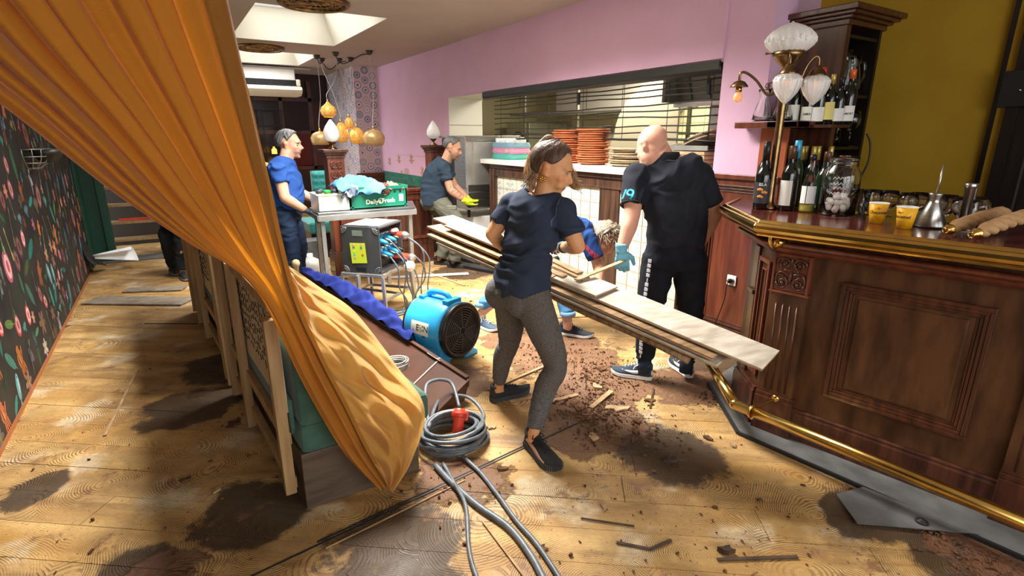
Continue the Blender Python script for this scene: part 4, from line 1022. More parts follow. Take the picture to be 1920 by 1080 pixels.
 obj('tap_body', MB().lathe([(.02, 0), (.016, .02), (.012, .16), (.02, .17), (.02, .20)], (1.43, 5.62, z + .04), 12), M['steel'], tp); obj('spout', MB().tube(crom([(1.43, 5.62, z + .2), (1.47, 5.6, z + .25), (1.52, 5.58, z + .20)], 5), .01, 8), M['steel'], tp)
build_table()

# ---- power distribution crate on its stand
def build_power():
 before = set(C.objects)
 rz = -.05
 t = thing('power_distribution_box', (1.43, 4.72, .44), 'black flight-case power distributor with blue and red sockets on a metal stand', 'distributor')
 x0, x1, y0, y1, z0, z1 = 1.20, 1.577, 4.38, 4.83, .42, .84
 K = mat('charcoal_case_plastic', (.050, .048, .052), .5, col2=(.07, .067, .07), scale=5)
 # box: front face (closed) looks to -Y, the open socket side to +X
 sh = MB().bb(x0, x1, y0, y0 + .02, z0, z1).bb(x0, x0 + .02, y0, y1, z0, z1).bb(x0, x1, y1 - .02, y1, z0, z1).bb(x0, x1, y0, y1, z1 - .02, z1).bb(x0, x1, y0, y1, z0, z0 + .02).bb(x0, x1 - .10, y0, y1, z0, z1)
 obj('case_shell', sh, K, t, bevel=.006)
 obj('case_top', MB().bb(x0 + .02, x1 - .02, y0 + .03, y1 - .03, z1, z1 + .006), mat('grey_case_lid', (.16, .17, .19), .5), t)
 obj('label', MB().bb(x0 + .12, x0 + .24, y0 + .2, y0 + .42, z1 + .006, z1 + .008), M['paper'], t)
 g = MB().bb(x0 + .115, x0 + .215, y0 - .002, y0 + .001, z1 - .085, z1 - .035); obj('grip_opening', g, M['steel_dull'], t)
 obj('foot_notch', MB().bb(x0 + .13, x0 + .23, y0 - .002, y0 + .001, z0 + .01, z0 + .05), M['black_plastic'], t)
 for (cx, cz, a0) in ((x0 + .01, z1 - .01, 1.5 * PI), (x1 - .01, z1 - .01, PI), (x0 + .01, z0 + .01, 0), (x1 - .01, z0 + .01, PI / 2)):
  cm = MB()
  for r in (.022, .036, .05): cm.torus((cx, y0 - .002, cz), r, .005, 'Y', 8, 6, a0=a0, a1=a0 + PI / 2)
  obj('corner_bumper', cm, mat('grey_bumper', (.14, .14, .15), .5), t)
 yl = MB().plate([(x0 + .085, y0 - .003, z0 + .27), (x0 + .235, y0 - .003, z0 + .275), (x0 + .245, y0 - .003, z0 + .095), (x0 + .095, y0 - .003, z0 + .085)], (0, -1, 0), .001)
 lb = obj('yellow_label', yl, mat('lime_sheet', (.62, .72, .03), .6), t)
 for (dx, dz, c) in ((.11, .25, (.8, .45, .25)), (.19, .25, (.8, .4, .3)), (.112, .222, (.05, .22, .45)), (.186, .222, (.04, .25, .35)), (.114, .19, (.8, .75, .05)), (.117, .16, (.15, .6, .5)), (.196, .158, (.7, .12, .03)), (.12, .13, (.45, .45, .4))):
  obj('printed_mark', MB().bb(x0 + dx, x0 + dx + .02, y0 - .0055, y0 - .004, z0 + dz, z0 + dz + .018), mat('ink_%d' % int(dx * 1000 + dz * 100000), c, .6), t)
 xs = x1 - .085
 for row, z in enumerate((z0 + .30, z0 + .17)):
  for k in range(5):
   y = y0 + .07 + k * .078
   if row == 0 and k == 4: continue
   s = MB().lathe([(.028, 0), (.028, .035), (.032, .04), (.032, .055)], (xs - .015, y, z), 14, rotm(ry=PI / 2 - .15)); obj('blue_socket', s, M['blue_plastic'], t)
   obj('socket_cap', MB().lathe([(.024, 0), (.026, .012), (.020, .018)], (xs + .03, y + .004, z + .035), 12), M['steel_dull'], t)
   p = MB().lathe([(.022, 0), (.024, .03), (.018, .07), (.010, .09)], (xs + .045, y, z - .01), 12, rotm(ry=PI / 2 + .25))
   if k % 2 == row: obj('blue_plug', p, M['blue_plastic'], t)
   else: obj('black_plug', p, M['dark_metal'], t)
 obj('red_socket_lid', MB().lathe([(.05, 0), (.052, .01), (.04, .03)], (xs + .06, y1 - .13, z1 - .09), 18), mat('pale_rose_lid', (.6, .35, .3), .4), t)
 obj('breaker_panel', MB().bb(xs - .02, xs - .005, y0 + .03, y1 - .04, z0 + .03, z0 + .11), M['dark_metal'], t)
 # two red plugs
 for (y, z, L_, lab) in ((y1 - .12, z0 + .315, .13, 'upper red power plug on the distributor'), (y0 + .33, z0 + .115, .19, 'lower red power plug on the distributor')):
  pl = thing('red_power_plug', (xs + .02, y, z), lab, 'plug')
  r = rotm(ry=PI / 2 + .1); obj('plug_body', MB().lathe([(.036, 0), (.036, L_ * .3), (.028, L_ * .35), (.028, L_)], (xs + .02, y, z), 16, r), M['red_plastic'], pl)
  obj('cable_gland', MB().lathe([(.030, 0), (.034, .01), (.034, .03), (.018, .06)], V((xs + .02, y, z)) + r @ V((0, 0, L_)), 14, r), M['steel_dull'], pl)
 st = thing('metal_stand', (1.43, 4.72, 0), 'pale tubular metal stand under the power distributor', 'stand')
 a, b, c, d = V((1.19, 4.37, .405)), V((1.59, 4.37, .405)), V((1.62, 4.86, .405)), V((1.20, 4.86, .405)); tb = .012
 Fm = M['steel_dull']; f = MB()
 for p, q in ((a, b), (b, c), (c, d), (d, a)): f.bar(p, q, .028, .022)
 obj('top_frame', f, Fm, st)
 for p, sx, sy in ((a, -.03, -.02), (b, .03, -.02), (c, .03, .03), (d, -.02, .03)):
  obj('leg', MB().bar(p - V((0, 0, .01)), (p.x + sx, p.y + sy, 0), .026, .026, (1, 0, 0)), Fm, st)
 f = MB()
 for p, q in ((a, b), (b, c), (c, d), (d, a)): f.bar((p.x, p.y, .17), (q.x, q.y, .17), .022, .022)
 f.bar((1.36, 4.35, .405), (1.36, 4.35, .16), .05, .02, (1, 0, 0)); f.bar((1.2, 4.7, .17), (1.6, 4.65, .17), .02, .02)
 obj('lower_brace', f, Fm, st); obj('yellow_tape', MB().bar((1.60, 4.66, .17), (1.62, 4.74, .17), .025, .025), mat('yellow_tape', (.8, .6, .03), .5), st)
 ad = thing('white_adapter', (1.72, 4.6, .45), 'white round power adapter hanging beside the distributor', 'adapter')
 obj('adapter_body', MB().lathe([(.02, 0), (.045, .02), (.05, .06), (.03, .09)], (1.70, 4.62, .42), 14, rotm(ry=.9)), M['white_plastic'], ad)
 # falling cables
 rr = random.Random(4); i = 0
 for (s, m1, e) in (((1.70, 4.70, .70), (1.84, 4.72, .50), (1.78, 4.72, .02)), ((1.62, 4.50, .70), (1.72, 4.58, .4), (1.66, 4.60, .02)), ((1.62, 4.60, .58), (1.72, 4.60, .30), (1.70, 4.7, .02)),
                       ((1.62, 4.68, .55), (1.78, 4.7, .25), (1.75, 4.6, .02)), ((1.74, 4.72, .53), (1.82, 4.76, .30), (1.70, 4.75, .02)), ((1.62, 4.48, .56), (1.68, 4.50, .28), (1.70, 4.6, .02)),
                       ((1.64, 4.74, .70), (1.86, 4.8, .46), (1.84, 4.8, .02))):
  s, m1, e = V(s), V(m1), V(e); end = e + V((rr.uniform(-.25, .1), rr.uniform(-.25, .15), -.008))
  pth = crom([s, s.lerp(m1, .5) + V((.04, 0, .02)), m1, m1.lerp(e, .55) + V((rr.uniform(-.05, .05), 0, 0)), e, end], 7)
  one('power_cable', MB().tube(pth, .0075, 6), M['grey_cable'], ['thin grey cable falling from the upper red plug to the floor', 'grey cable hanging from the first upper blue socket', 'grey cable hanging from the second lower socket', 'grey cable looping down at the right of the stand', 'grey cable falling from the lower red plug', 'short grey cable close to the front stand leg', 'outermost grey cable bowing out at the right of the stand'][i], 'cable', 'cables of the distributor'); i += 1
 A_ = Matrix.Translation((1.227, 4.78, 0)) @ Matrix.Rotation(math.radians(-47), 4, 'Z') @ Matrix.Translation((-1.20, -4.38, 0))
 for o in set(C.objects) - before:
  if o.parent is None:
   o.matrix_world = A_ @ (Matrix.Translation(o.location) @ Matrix.Rotation(o.rotation_euler.z, 4, 'Z'))
 pth = crom([(1.62, 4.3, .012), (1.5, 4.15, .012), (1.66, 4.02, .012), (1.85, 4.2, .012), (1.75, 4.5, .012), (1.5, 4.45, .012), (1.6, 4.15, .02), (1.8, 4.12, .02)], 8)
 one('floor_cable', MB().tube(pth, .008, 6), M['grey_cable'], 'grey cable looped on the floor between the stand and the blue blower', 'cable')
 pth = crom([(1.05, 6.6, .01), (1.4, 6.9, .01), (1.5, 6.6, .01), (1.42, 6.35, .01), (1.60, 6.1, .01)], 8)
 one('thin_black_cord', MB().tube(pth, .006, 6), M['black_plastic'], 'thin black cord winding over the far floor by the carved post', 'cord')
build_power()

# ---- blue blower
def build_blower():
 c = V((1.555, 3.38, .25)); ax = V((.36, -.93, 0)).normalized()   # the black intake looks to the viewer's right
 t = thing('air_blower', (c.x, c.y, 0), 'sky blue drum air blower with black grille on the floor behind the brown panel', 'blower', rz=math.atan2(ax.y, ax.x))
 # local frame: +X = axis (outlet), Z up
 R_ = .205; mb = MB(); rx = rotm(ry=PI / 2)
 prof = [(.10, -.235), (R_ * .86, -.235), (R_ * .97, -.21), (R_, -.17), (R_, .10), (R_ * .97, .125), (R_ * .88, .13), (.12, .13)]
 mb.lathe(prof, (0, 0, .265), 36, rx)
 obj('blower_drum', mb, M['fan_blue'], t, local=True)
 b = MB(); n = 14
 for side in (-1, 1):
  pass
 # skirt foot: flares out sideways, cut by an arch
 poly = [(-.245, 0), (-.10, 0), (-.06, .045), (.0, .065), (.06, .045), (.10, 0), (.245, 0), (.235, .035), (.165, .075), (.155, .25), (-.155, .25), (-.165, .075), (-.235, .035)]
 b2 = MB(); b2.loft([[(x, y, z) for y, z in poly] for x in (-.20, .12)], False)
 obj('moulded_foot', b2, M['fan_blue'], t, local=True, bevel=.012)
 h = MB(); h.tube(crom([(-.15, .0, .455), (-.13, 0, .50), (-.06, 0, .515), (.04, 0, .51), (.08, 0, .455)], 5), .022, 10)
 h.box((-.16, 0, .465), (.05, .13, .04)); h.box((.085, 0, .465), (.06, .14, .05)); obj('carry_handle', h, M['fan_blue'], t, local=True, bevel=.008)
 r = MB().torus((.165, 0, .265), .185, .022, 'X', 40, 10); r.lathe([(.20, .0), (.205, .03), (.19, .04)], (.14, 0, .265), 36, rx, caps=False); obj('black_collar', r, M['black_plastic'], t, local=True)
 obj('grille_back', MB().lathe([(.19, 0), (.001, 0)], (.150, 0, .265), 30, rx, caps=False), mat('fan_dark', (.003, .003, .004), .6), t, local=True)
 g = MB()
 for k in range(1, 10): g.torus((.172 + .012 * (1 - k / 10), 0, .265), .018 * k + .012, .0028, 'X', 36, 5)
 for k in range(8):
  a = PI * k / 8 * 2; g.tube([(.184, .02 * math.cos(a), .265 + .02 * math.sin(a)), (.172, .18 * math.cos(a), .265 + .18 * math.sin(a))], .0028, 5)
 obj('wire_grille', g, mat('grille_wire', (.10, .10, .10), .35, .4), t, local=True)
 fb = MB()
 for k in range(6):
  a = 2 * PI * k / 6; fb.plate([(.13, .03 * math.cos(a), .265 + .03 * math.sin(a)), (.12, .16 * math.cos(a - .25), .265 + .16 * math.sin(a - .25)), (.14, .16 * math.cos(a + .3), .265 + .16 * math.sin(a + .3)), (.14, .03 * math.cos(a + .8), .265 + .03 * math.sin(a + .8))], (1, 0, 0), .003)
 obj('fan_blade', fb, M['black_plastic'], t, local=True)
 obj('rear_ring', MB().torus((-.235, 0, .265), .175, .012, 'X', 36, 8), M['black_plastic'], t, local=True)
 # sticker wraps the drum on the side that faces the viewer (-Y in local frame)
 def arc(x0, x1, a0, a1, r, n=8):
  vs = []
  for i in range(n + 1):
   a = a0 + (a1 - a0) * i / n
   for x in (x0, x1): vs.append((x, -r * math.cos(a), .265 + r * math.sin(a)))
  return MB().add(vs, [(2 * i, 2 * i + 1, 2 * i + 3, 2 * i + 2) for i in range(n)], True)
 obj('white_sticker', arc(-.13, .04, -.08, .38, R_ + .0015), M['paper'], t, local=True)
 W0 = WM[t.name]
 def wtxt(s, x, sz, m, ang=.15):
  cu = bpy.data.curves.new('t', 'FONT'); cu.body = s; cu.size = sz; cu.extrude = .0006; cu.align_x = 'CENTER'; cu.align_y = 'CENTER'; cu.offset = .001; cu.resolution_u = 3
  q = bpy.data.objects.new('t', cu); C.objects.link(q); dg = bpy.context.evaluated_depsgraph_get(); dg.update(); me = bpy.data.meshes.new_from_object(q.evaluated_get(dg)); bpy.data.objects.remove(q)
  me.materials.clear(); me.materials.append(m)
  for v in me.vertices:
   a = ang + v.co.y / R_; v.co = V((x + v.co.x, -(R_ + .002 + v.co.z) * math.cos(a), .265 + (R_ + .002) * math.sin(a)))
  o = bpy.data.objects.new('lettering', me); C.objects.link(o); o.parent = t
 ink = mat('dark_ink', (.03, .03, .04), .6); wtxt('E', -.065, .062, ink); wtxt('IN', .008, .062, ink); wtxt('L', -.105, .026, ink, .06); wtxt('I', -.034, .05, mat('leaf_ink', (.08, .25, .06), .6), .10); wtxt('O', -.036, .035, mat('gold_ink', (.7, .5, .05), .6), .22)
 obj('lower_sticker', MB().plate([(-.11, -.1665, .10), (-.04, -.1665, .09), (-.045, -.1665, .17), (-.09, -.1665, .175)], (0, -1, 0), .001), M['paper'], t, local=True)
 obj('switch', MB().box((-.01, -.1995, .235), (.03, .008, .012)), M['dark_metal'], t, local=True)
build_blower()
# ================================================================ BENCH, BOARD, CURTAIN
def bx(y): return .30 - .062 * (y - 2.2)
def build_bench():
 for k, (y0, y1, lab) in enumerate(((2.19, 3.62, 'sage green upholstered bench nearest the camera, raw frame to the left'), (3.70, 5.68, 'second sage green bench behind the nearest one, seen along its raw back'))):
  t = thing('upholstered_bench', (bx((y0 + y1) / 2) + .3, (y0 + y1) / 2, 0), lab, 'bench', 'bench row')
  g = lambda x, y, z: (bx(y) + x, y, z)
  def slab(x0, x1, ya, yb, z0, z1):
   m = MB(); m.prism([(bx(ya) + x0, ya), (bx(ya) + x1, ya), (bx(yb) + x1, yb), (bx(yb) + x0, yb)], z0, z1); return m
  obj('seat_base', slab(.01, .545, y0, y1, 0.0, .275), mat('brown_wood_foil_%d' % k, (.075, .05, .034), .5, col2=(.12, .085, .058), scale=5, stretch=(1, 1, 6), bump=.1), t, bevel=.003)
  n = 3 if k else 2
  cu = MB()
  obj('seat_cushion', slab(.015, .61, y0 - .015, y1, .275, .415), M['green_fabric'], t, bevel=.028)
  obj('back_cushion', slab(.02, .155, y0 - .01, y1, .40, .80 if k == 0 else .98), M['green_fabric'], t, bevel=.03)
  obj('back_skirt', slab(-.004, .012, y0 + .05, y1 - .02, .36, .52), M['green_fabric'], t)
  obj('backing_cloth', slab(-.012, -.004, y0 + .06, y1 - .02, .46, .98), M['burlap'], t)
  tu = MB(); rr = random.Random(11 + k)
  yy = y0 + .20
  while yy < y1 - .12:
   z = .56 + .02 * rr.random()
   while z < .93:
    h = rr.uniform(.012, .035); a = rr.uniform(-.006, .006); x = bx(yy) - .0135
    tu.tube([(x, yy, z), (x - .004, yy + a, z + h * .5), (x - .002, yy + a * 2, z + h)], .0022, 4)
    if rr.random() < .4: tu.tube([(x, yy, z), (x - .003, yy + .012, z - .012)], .002, 4)
    z += rr.uniform(.035, .055)
   yy += .055
  obj('stitch_thread', tu, M['black_plastic'], t, kind='stuff')
  for ya in ((y0 + .0, 3.05, y1 - .10) if k == 0 else (y0 + .0, y0 + .12, 4.75, 5.2, y1 - .08)):
   top = .90 if ya == y0 and k == 0 else .97
   m = MB(); m.bar(g(-.042, ya + .035, .10 if k == 0 and ya == y0 else .02), g(-.042, ya + .035, top), .045, .066, (0, 1, 0)); obj('back_post', m, M['pine'], t, bevel=.003)
  for z in (.12, .34):
   m = MB().bar(g(-.022, y0 + .05, z), g(-.022, y1 - .02, z), .03, .055); obj('back_rail', m, M['pine'], t, bevel=.002)
  m = MB().bar(g(-.03, y0 + .03, .955), g(-.03, y1, .955), .03, .05); obj('top_rail', m, M['pine'], t, bevel=.002)
build_bench()

def build_brown_board():
 t = thing('brown_bench_casing', (1.2, 4.0, 0), 'long dark brown board casing lying slanted from the bench row to the cable coil', 'board')
 a, b = V((1.385, 2.69, .165)), V((1.02, 5.588, .28)); c, d = V((1.10, 2.63, .02)), V((.76, 5.537, .105))
 up = (b - a).cross(c - a).normalized(); up = up if up.z > 0 else -up
 # joint at 0.32 m from the near end: near piece and long piece
 q = .112
 ac, cc = a.lerp(b, q), c.lerp(d, q)
 for p in ((a, ac, cc, c), (ac + (b - a) * .003, b, d, cc + (b - a) * .003)):
  obj('face_board', MB().plate(p, -up, .018), M['brown_panel'], t, bevel=.002)
 for p, r in ((a, ac), (ac + (b - a) * .003, b)):
  obj('edge_board', MB().bar(p - V((0, 0, .03)), r - V((0, 0, .03)), .018, .06), M['brown_panel'], t, bevel=.002)
  obj('lip', MB().bar(p + up * .006, r + up * .006, .028, .012), M['brown_panel'], t, bevel=.002)
 obj('end_board', MB().plate([a, c, V((c.x, c.y, .005)), V((a.x - .04, a.y, .03))], (a - b), .018), M['brown_panel'], t)
 obj('pale_joint_strip', MB().bar(a.lerp(b, .10) + up * .01, a.lerp(b, .155) + up * .01, .03, .004), M['steel_dull'], t)
 obj('joint_strip', MB().bar(ac + up * .003, cc + up * .003, .012, .004), M['steel_dull'], t)
 # blue cloth along its far side
 n, k = 60, 12; vs = []
 for i in range(n + 1):
  s = .23 + .75 * i / n; p = a.lerp(b, s)
  for j in range(k + 1):
   u = j / k; w = (.07 + .20 * max(0, math.sin(PI * min(1, (s - .20) / .78))) ** .7) * (1 + .15 * noise.noise(V((s * 9, 0, 0))))
   z = p.z + .03 + .09 * math.sin(PI * min(1, u * 1.25)) * math.sin(PI * min(1.0, (s - .17) / .83)) - (p.z * max(0, u - .45) / .55) * 1.0
   z += .045 * noise.noise(V((s * 9, u * 5 + s * 22, 3))) + .030 * (1 - abs(noise.noise(V((s * 16, u * 6 - s * 12, 8)))) * 3) * math.sin(PI * u)
   vs.append((p.x - .035 + u * w, p.y + .05 * u + .02 * noise.noise(V((s * 12, u * 4, 7))), max(.008, z)))
 mb = MB().add(vs, [(i * (k + 1) + j, i * (k + 1) + j + 1, (i + 1) * (k + 1) + j + 1, (i + 1) * (k + 1) + j) for i in range(n) for j in range(k)], True)
 one('blue_dust_cloth', mb, M['blue_cloth'], 'royal blue cloth bunched along the far edge of the long brown board', 'cloth', solid=.008, subsurf=1)
 # coil of pale cord on the seat
 mb = MB(); rr = random.Random(2)
 for q2 in range(7):
  mb.torus((.865 + rr.uniform(-.008, .008), 2.50 + rr.uniform(-.008, .008), .43 + .008 * q2), .062 + rr.uniform(-.008, .008), .0045, n=24, k=5)
 one('pale_cord_coil', mb, M['steel_dull'], 'small coil of pale grey cord peeping over the draped curtain on the bench seat', 'cord')
 one('beige_knob_post', MB().lathe([(.02, 0), (.02, .12), (.03, .135), (.033, .155), (.026, .175), (.012, .185)], (.80, 4.62, .43), 16), M['pine'], 'turned pale wooden knob rising just right of the curtain edge', 'finial')
build_brown_board()

def build_curtain():
 cm = bpy.data.materials.new('orange_curtain_cloth'); cm.use_nodes = True
 N = cm.node_tree.nodes; L = cm.node_tree.links; b = N['Principled BSDF']; out = N['Material Output']
 b.inputs['Roughness'].default_value = .75; b.inputs['Sheen Weight'].default_value = .25
 at = N.new('ShaderNodeAttribute'); at.attribute_name = 'tint'
 tc = N.new('ShaderNodeTexCoord'); mp = N.new('ShaderNodeMapping'); mp.inputs['Scale'].default_value = (60, 60, 500); L.new(tc.outputs['Object'], mp.inputs[0])
 nz = N.new('ShaderNodeTexNoise'); nz.inputs['Scale'].default_value = 1.0; L.new(mp.outputs[0], nz.inputs['Vector'])
 n3 = N.new('ShaderNodeTexNoise'); n3.inputs['Scale'].default_value = 14; n3.inputs['Detail'].default_value = 5; n3.inputs['Distortion'].default_value = .6; L.new(tc.outputs['Object'], n3.inputs['Vector'])
 ad = N.new('ShaderNodeMath'); ad.operation = 'MULTIPLY_ADD'; L.new(n3.outputs[0], ad.inputs[0]); ad.inputs[1].default_value = 2.2; L.new(nz.outputs[0], ad.inputs[2])
 bp = N.new('ShaderNodeBump'); bp.inputs['Strength'].default_value = .35; bp.inputs['Distance'].default_value = .006; L.new(ad.outputs[0], bp.inputs['Height'])
 L.new(at.outputs['Color'], b.inputs['Base Color']); L.new(bp.outputs[0], b.inputs['Normal'])
 tr = N.new('ShaderNodeBsdfTranslucent'); L.new(at.outputs['Color'], tr.inputs['Color']); L.new(bp.outputs[0], tr.inputs['Normal'])
 mx = N.new('ShaderNodeMixShader'); mx.inputs[0].default_value = .42; L.new(b.outputs[0], mx.inputs[1]); L.new(tr.outputs[0], mx.inputs[2]); L.new(mx.outputs[0], out.inputs['Surface'])
 t = thing('orange_curtain', (0, 2.15, 0), 'huge orange curtain sweeping from the ceiling at the upper left over the near bench', 'curtain')
 def curve(pts, n):
  c = crom([(p[0], p[1], p[2]) for p in pts], 12); Lc = [0]
  for i in range(1, len(c)): Lc.append(Lc[-1] + (c[i] - c[i - 1]).length)
  o = []
  for i in range(n + 1):
   q = Lc[-1] * i / n; j = max(k for k in range(len(Lc)) if Lc[k] <= q + 1e-9); j = min(j, len(c) - 2)
   o.append(c[j].lerp(c[j + 1], (q - Lc[j]) / max(1e-6, Lc[j + 1] - Lc[j])))
  return o
 NR = 150
 left = curve([(-.93, 2.12, 2.80), (-.80, 2.12, 2.22), (-.60, 2.12, 1.92), (-.37, 2.12, 1.68), (-.16, 2.12, 1.435), (.023, 2.12, 1.25), (.13, 2.12, 1.165), (.20, 2.11, 1.08), (.25, 2.10, .96), (.315, 2.09, .72), (.38, 2.09, .52), (.475, 2.09, .27), (.60, 2.09, .06)], NR)
 right = curve([(.165, 2.14, 2.80), (.20, 2.14, 2.35), (.234, 2.14, 2.02), (.29, 2.14, 1.50), (.335, 2.13, 1.045), (.405, 2.10, .76), (.49, 2.09, .50), (.56, 2.085, .28), (.645, 2.085, .055)], NR)
 NC = 170; vs = []; cols = []; rr = random.Random(12)
 ph = [rr.uniform(0, 6) for _ in range(8)]
 for i in range(NR + 1):
  q = i / NR
  for j in range(NC + 1):
   s = j / NC
   # the left part of the cloth is pulled across in a long sag, so cloth lines run from wall to the cinch
   p = left[i].lerp(right[i], s)
   p.z -= .06 * math.sin(PI * s) * (1 - q) * 1.2
   amp = .050 * (1 - min(1, q / .62)) ** .6 + .013
   lo = max(0, min(1, (q - .50) / .16)); amp = amp * (1 - lo) + .010 * lo
   w = 2 * PI * 11 * s + 1.4 * math.sin(3.1 * s + ph[0] + q * 1.2)
   f = math.sin(w); f = math.copysign(abs(f) ** .75, f) * (1 - lo) + lo * 1.6 * math.sin(2 * PI * 2.3 * s + 1)
   f2 = math.sin(2 * PI * 23 * s + ph[1] + 2 * q) * .25 * (1 - lo) + .5 * math.sin(2 * PI * 4.3 * s + ph[2] + q)
   yy = p.y + amp * (f + f2) + .012 * noise.noise(V((s * 5, q * 7, 1)))
   xx = p.x + amp * .45 * math.cos(w) * (1 - q * .5)
   if q > .55: yy += .03 * math.sin(s * PI) * min(1, (q - .55) * 4) * noise.noise(V((s * 3, q * 8, 4)))
   yy = min(yy, 2.155) if p.z < .55 and q > .5 else yy
   vs.append((xx, yy, p.z))
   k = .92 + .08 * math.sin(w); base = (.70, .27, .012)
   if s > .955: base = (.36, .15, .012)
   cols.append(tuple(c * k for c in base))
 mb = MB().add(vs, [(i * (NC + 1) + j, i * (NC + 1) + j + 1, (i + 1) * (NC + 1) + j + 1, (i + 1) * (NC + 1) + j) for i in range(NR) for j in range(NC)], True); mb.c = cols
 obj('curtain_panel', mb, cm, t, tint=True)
 # the edge hem is a narrow doubled strip
 hem = MB()
 for i in range(0, NR): pass
 hp = [p + V((.004, -.008 + .004 * math.sin(i * .4), 0)) for i, p in enumerate(right)]
 rings = [[p + V((-.004, -.003, 0)), p + V((.012, -.004, 0)), p + V((.012, .022, 0)), p + V((-.004, .022, 0))] for p in hp]
 hem.loft(rings, False); hem.c = [(.50, .22, .02)] * len(hem.v)
 obj('side_hem', hem, cm, t, tint=True)
 # the lining that falls open over the bench seat
 inner = curve([(.325, 2.145, 1.12), (.36, 2.14, .95), (.405, 2.11, .76), (.49, 2.10, .50), (.56, 2.095, .28), (.645, 2.09, .055)], 60)
 outer = curve([(.335, 2.17, 1.13), (.52, 2.50, .93), (.66, 2.48, .80), (.78, 2.46, .60), (.825, 2.36, .50), (.85, 2.14, .43), (.84, 2.09, .34), (.79, 2.08, .20), (.735, 2.08, .11), (.66, 2.08, .03)], 60)
 vs = []; cols = []; K = 46
 for i in range(61):
  q = i / 60
  for j in range(K + 1):
   s = j / K; p = inner[i].lerp(outer[i], s); e = math.sin(PI * s) * math.sin(PI * min(1, q * 1.02)) ** .7
   # diagonal drapes
   f = noise.noise(V((s * 2.6 + q * 1.5, q * 9 - s * 5, 2.2))) + .5 * noise.noise(V((s * 6, q * 18 - s * 9, 5)))
   r = 1 - abs(noise.noise(V((s * 2.2 + q * 2.0, q * 6.5 - s * 3.2, 9.1)))) * 2.6
   r2 = 1 - abs(noise.noise(V((s * 5 + 3, q * 13 - s * 8, 4.1)))) * 3; off = (.045 * f + .055 * max(-.4, r) + .020 * max(-.5, r2)) * (.25 + .75 * e) + .03 * e
   y = p.y - off
   if p.z > .42 and s > .2: y = min(y, 2.52)
   z = p.z + .03 * e * f
   if p.x < .92 and z < .44 and y > 2.15: y = 2.145 - .02 * (1 - s)
   vs.append((p.x + .015 * f * e, y, z)); k = .95 + .05 * f
   cols.append(tuple(c * k for c in ((.78, .40, .085) if s < .93 else (.80, .46, .13))))
 mb = MB().add(vs, [(i * (K + 1) + j, i * (K + 1) + j + 1, (i + 1) * (K + 1) + j + 1, (i + 1) * (K + 1) + j) for i in range(60) for j in range(K)], True); mb.c = cols
 obj('curtain_lining', mb, cm, t, tint=True, subsurf=1)
build_curtain()

# ---- cable coil, its red plug and the three cables running to the viewer
def build_coil():
 rr = random.Random(21); mb = MB(); pts = []; cx, cy = 1.105, 2.335; turns = 11
 for k in range(turns * 28):
  a = 2 * PI * k / 28; u = k / (turns * 28)
  R0 = .165 + .012 * math.sin(u * 17) - .03 * (u > .5) * (u - .5) + .008 * math.sin(a * .37 + 1)
  z = .012 + .017 * int(u * turns * .72) * .75 + .006 * math.sin(a * 1.3 + u * 9); ox = .016 * math.sin(u * 23); oy = .016 * math.cos(u * 19)
  pts.append((cx + ox + R0 * math.cos(a), cy + oy + R0 * math.sin(a) * .93, z + .014 * math.sin(a * .5 + u * 31) ** 2))
 mb.tube(pts, .0105, 7)
 mb.tube(crom([(cx - .10, cy + .1, .10), (cx + .0, cy + .34, .20), (cx + .16, cy + .36, .17), (cx + .13, cy + .18, .09)], 8), .0105, 7)
 mb.tube(crom([(cx - .12, cy + .05, .10), (cx + .10, cy + .38, .06), (cx + .20, cy + .22, .12), (cx + .20, cy + .02, .10), (cx + .08, cy - .12, .11)], 8), .0105, 7)
 one('cable_coil', mb, M['grey_cable'], 'big coil of thick grey power cable on the floor beside the near bench', 'cable')
 pl = thing('red_cable_plug', (cx + .03, cy + .0, .15), 'large red plug lying upright in the coil of grey cable', 'plug')
 r = rotm(ry=.35, rx=-.45); o = V((cx + .01, cy - .03, .06))
 obj('plug_body', MB().lathe([(.024, 0), (.030, .01), (.030, .07), (.036, .08), (.036, .12), (.030, .125), (.030, .135)], o, 20, r), M['red_plastic'], pl)
 obj('locking_ring', MB().lathe([(.040, .085), (.042, .09), (.042, .11), (.040, .115)], o, 20, r, flute=(10, .04)), mat('dark_red_plastic', (.50, .03, .015), .4), pl)
 obj('latch', MB().box(o + r @ V((.042, 0, .10)), (.016, .02, .05), r), M['red_plastic'], pl, bevel=.003)
 labs = ['thick grey cable curving from the coil to the bottom edge, the middle one', 'thin grey cable running down leftmost from the coil', 'grey cable running rightmost from the coil to the bottom edge']
 P = [([(.925, 2.17, .014), (.93, 2.02, .013), (.955, 1.80, .013), (1.00, 1.60, .013), (.99, 1.42, .013), (.955, 1.25, .013), (.93, 1.05, .013)], .0155), ([(.96, 2.16, .02), (.935, 1.98, .02), (.90, 1.80, .03), (.80, 1.58, .011), (.755, 1.42, .011), (.72, 1.2, .011)], .0095), ([(1.07, 2.16, .02), (1.085, 2.0, .012), (1.07, 1.80, .012), (1.05, 1.62, .012), (1.045, 1.45, .012), (1.01, 1.22, .012)], .011)]
 for (p, r), lab in zip(P, labs): one('power_cable', MB().tube(crom(p, 8), r, 8), M['grey_cable'], lab, 'cable', 'cables from the coil')
build_coil()

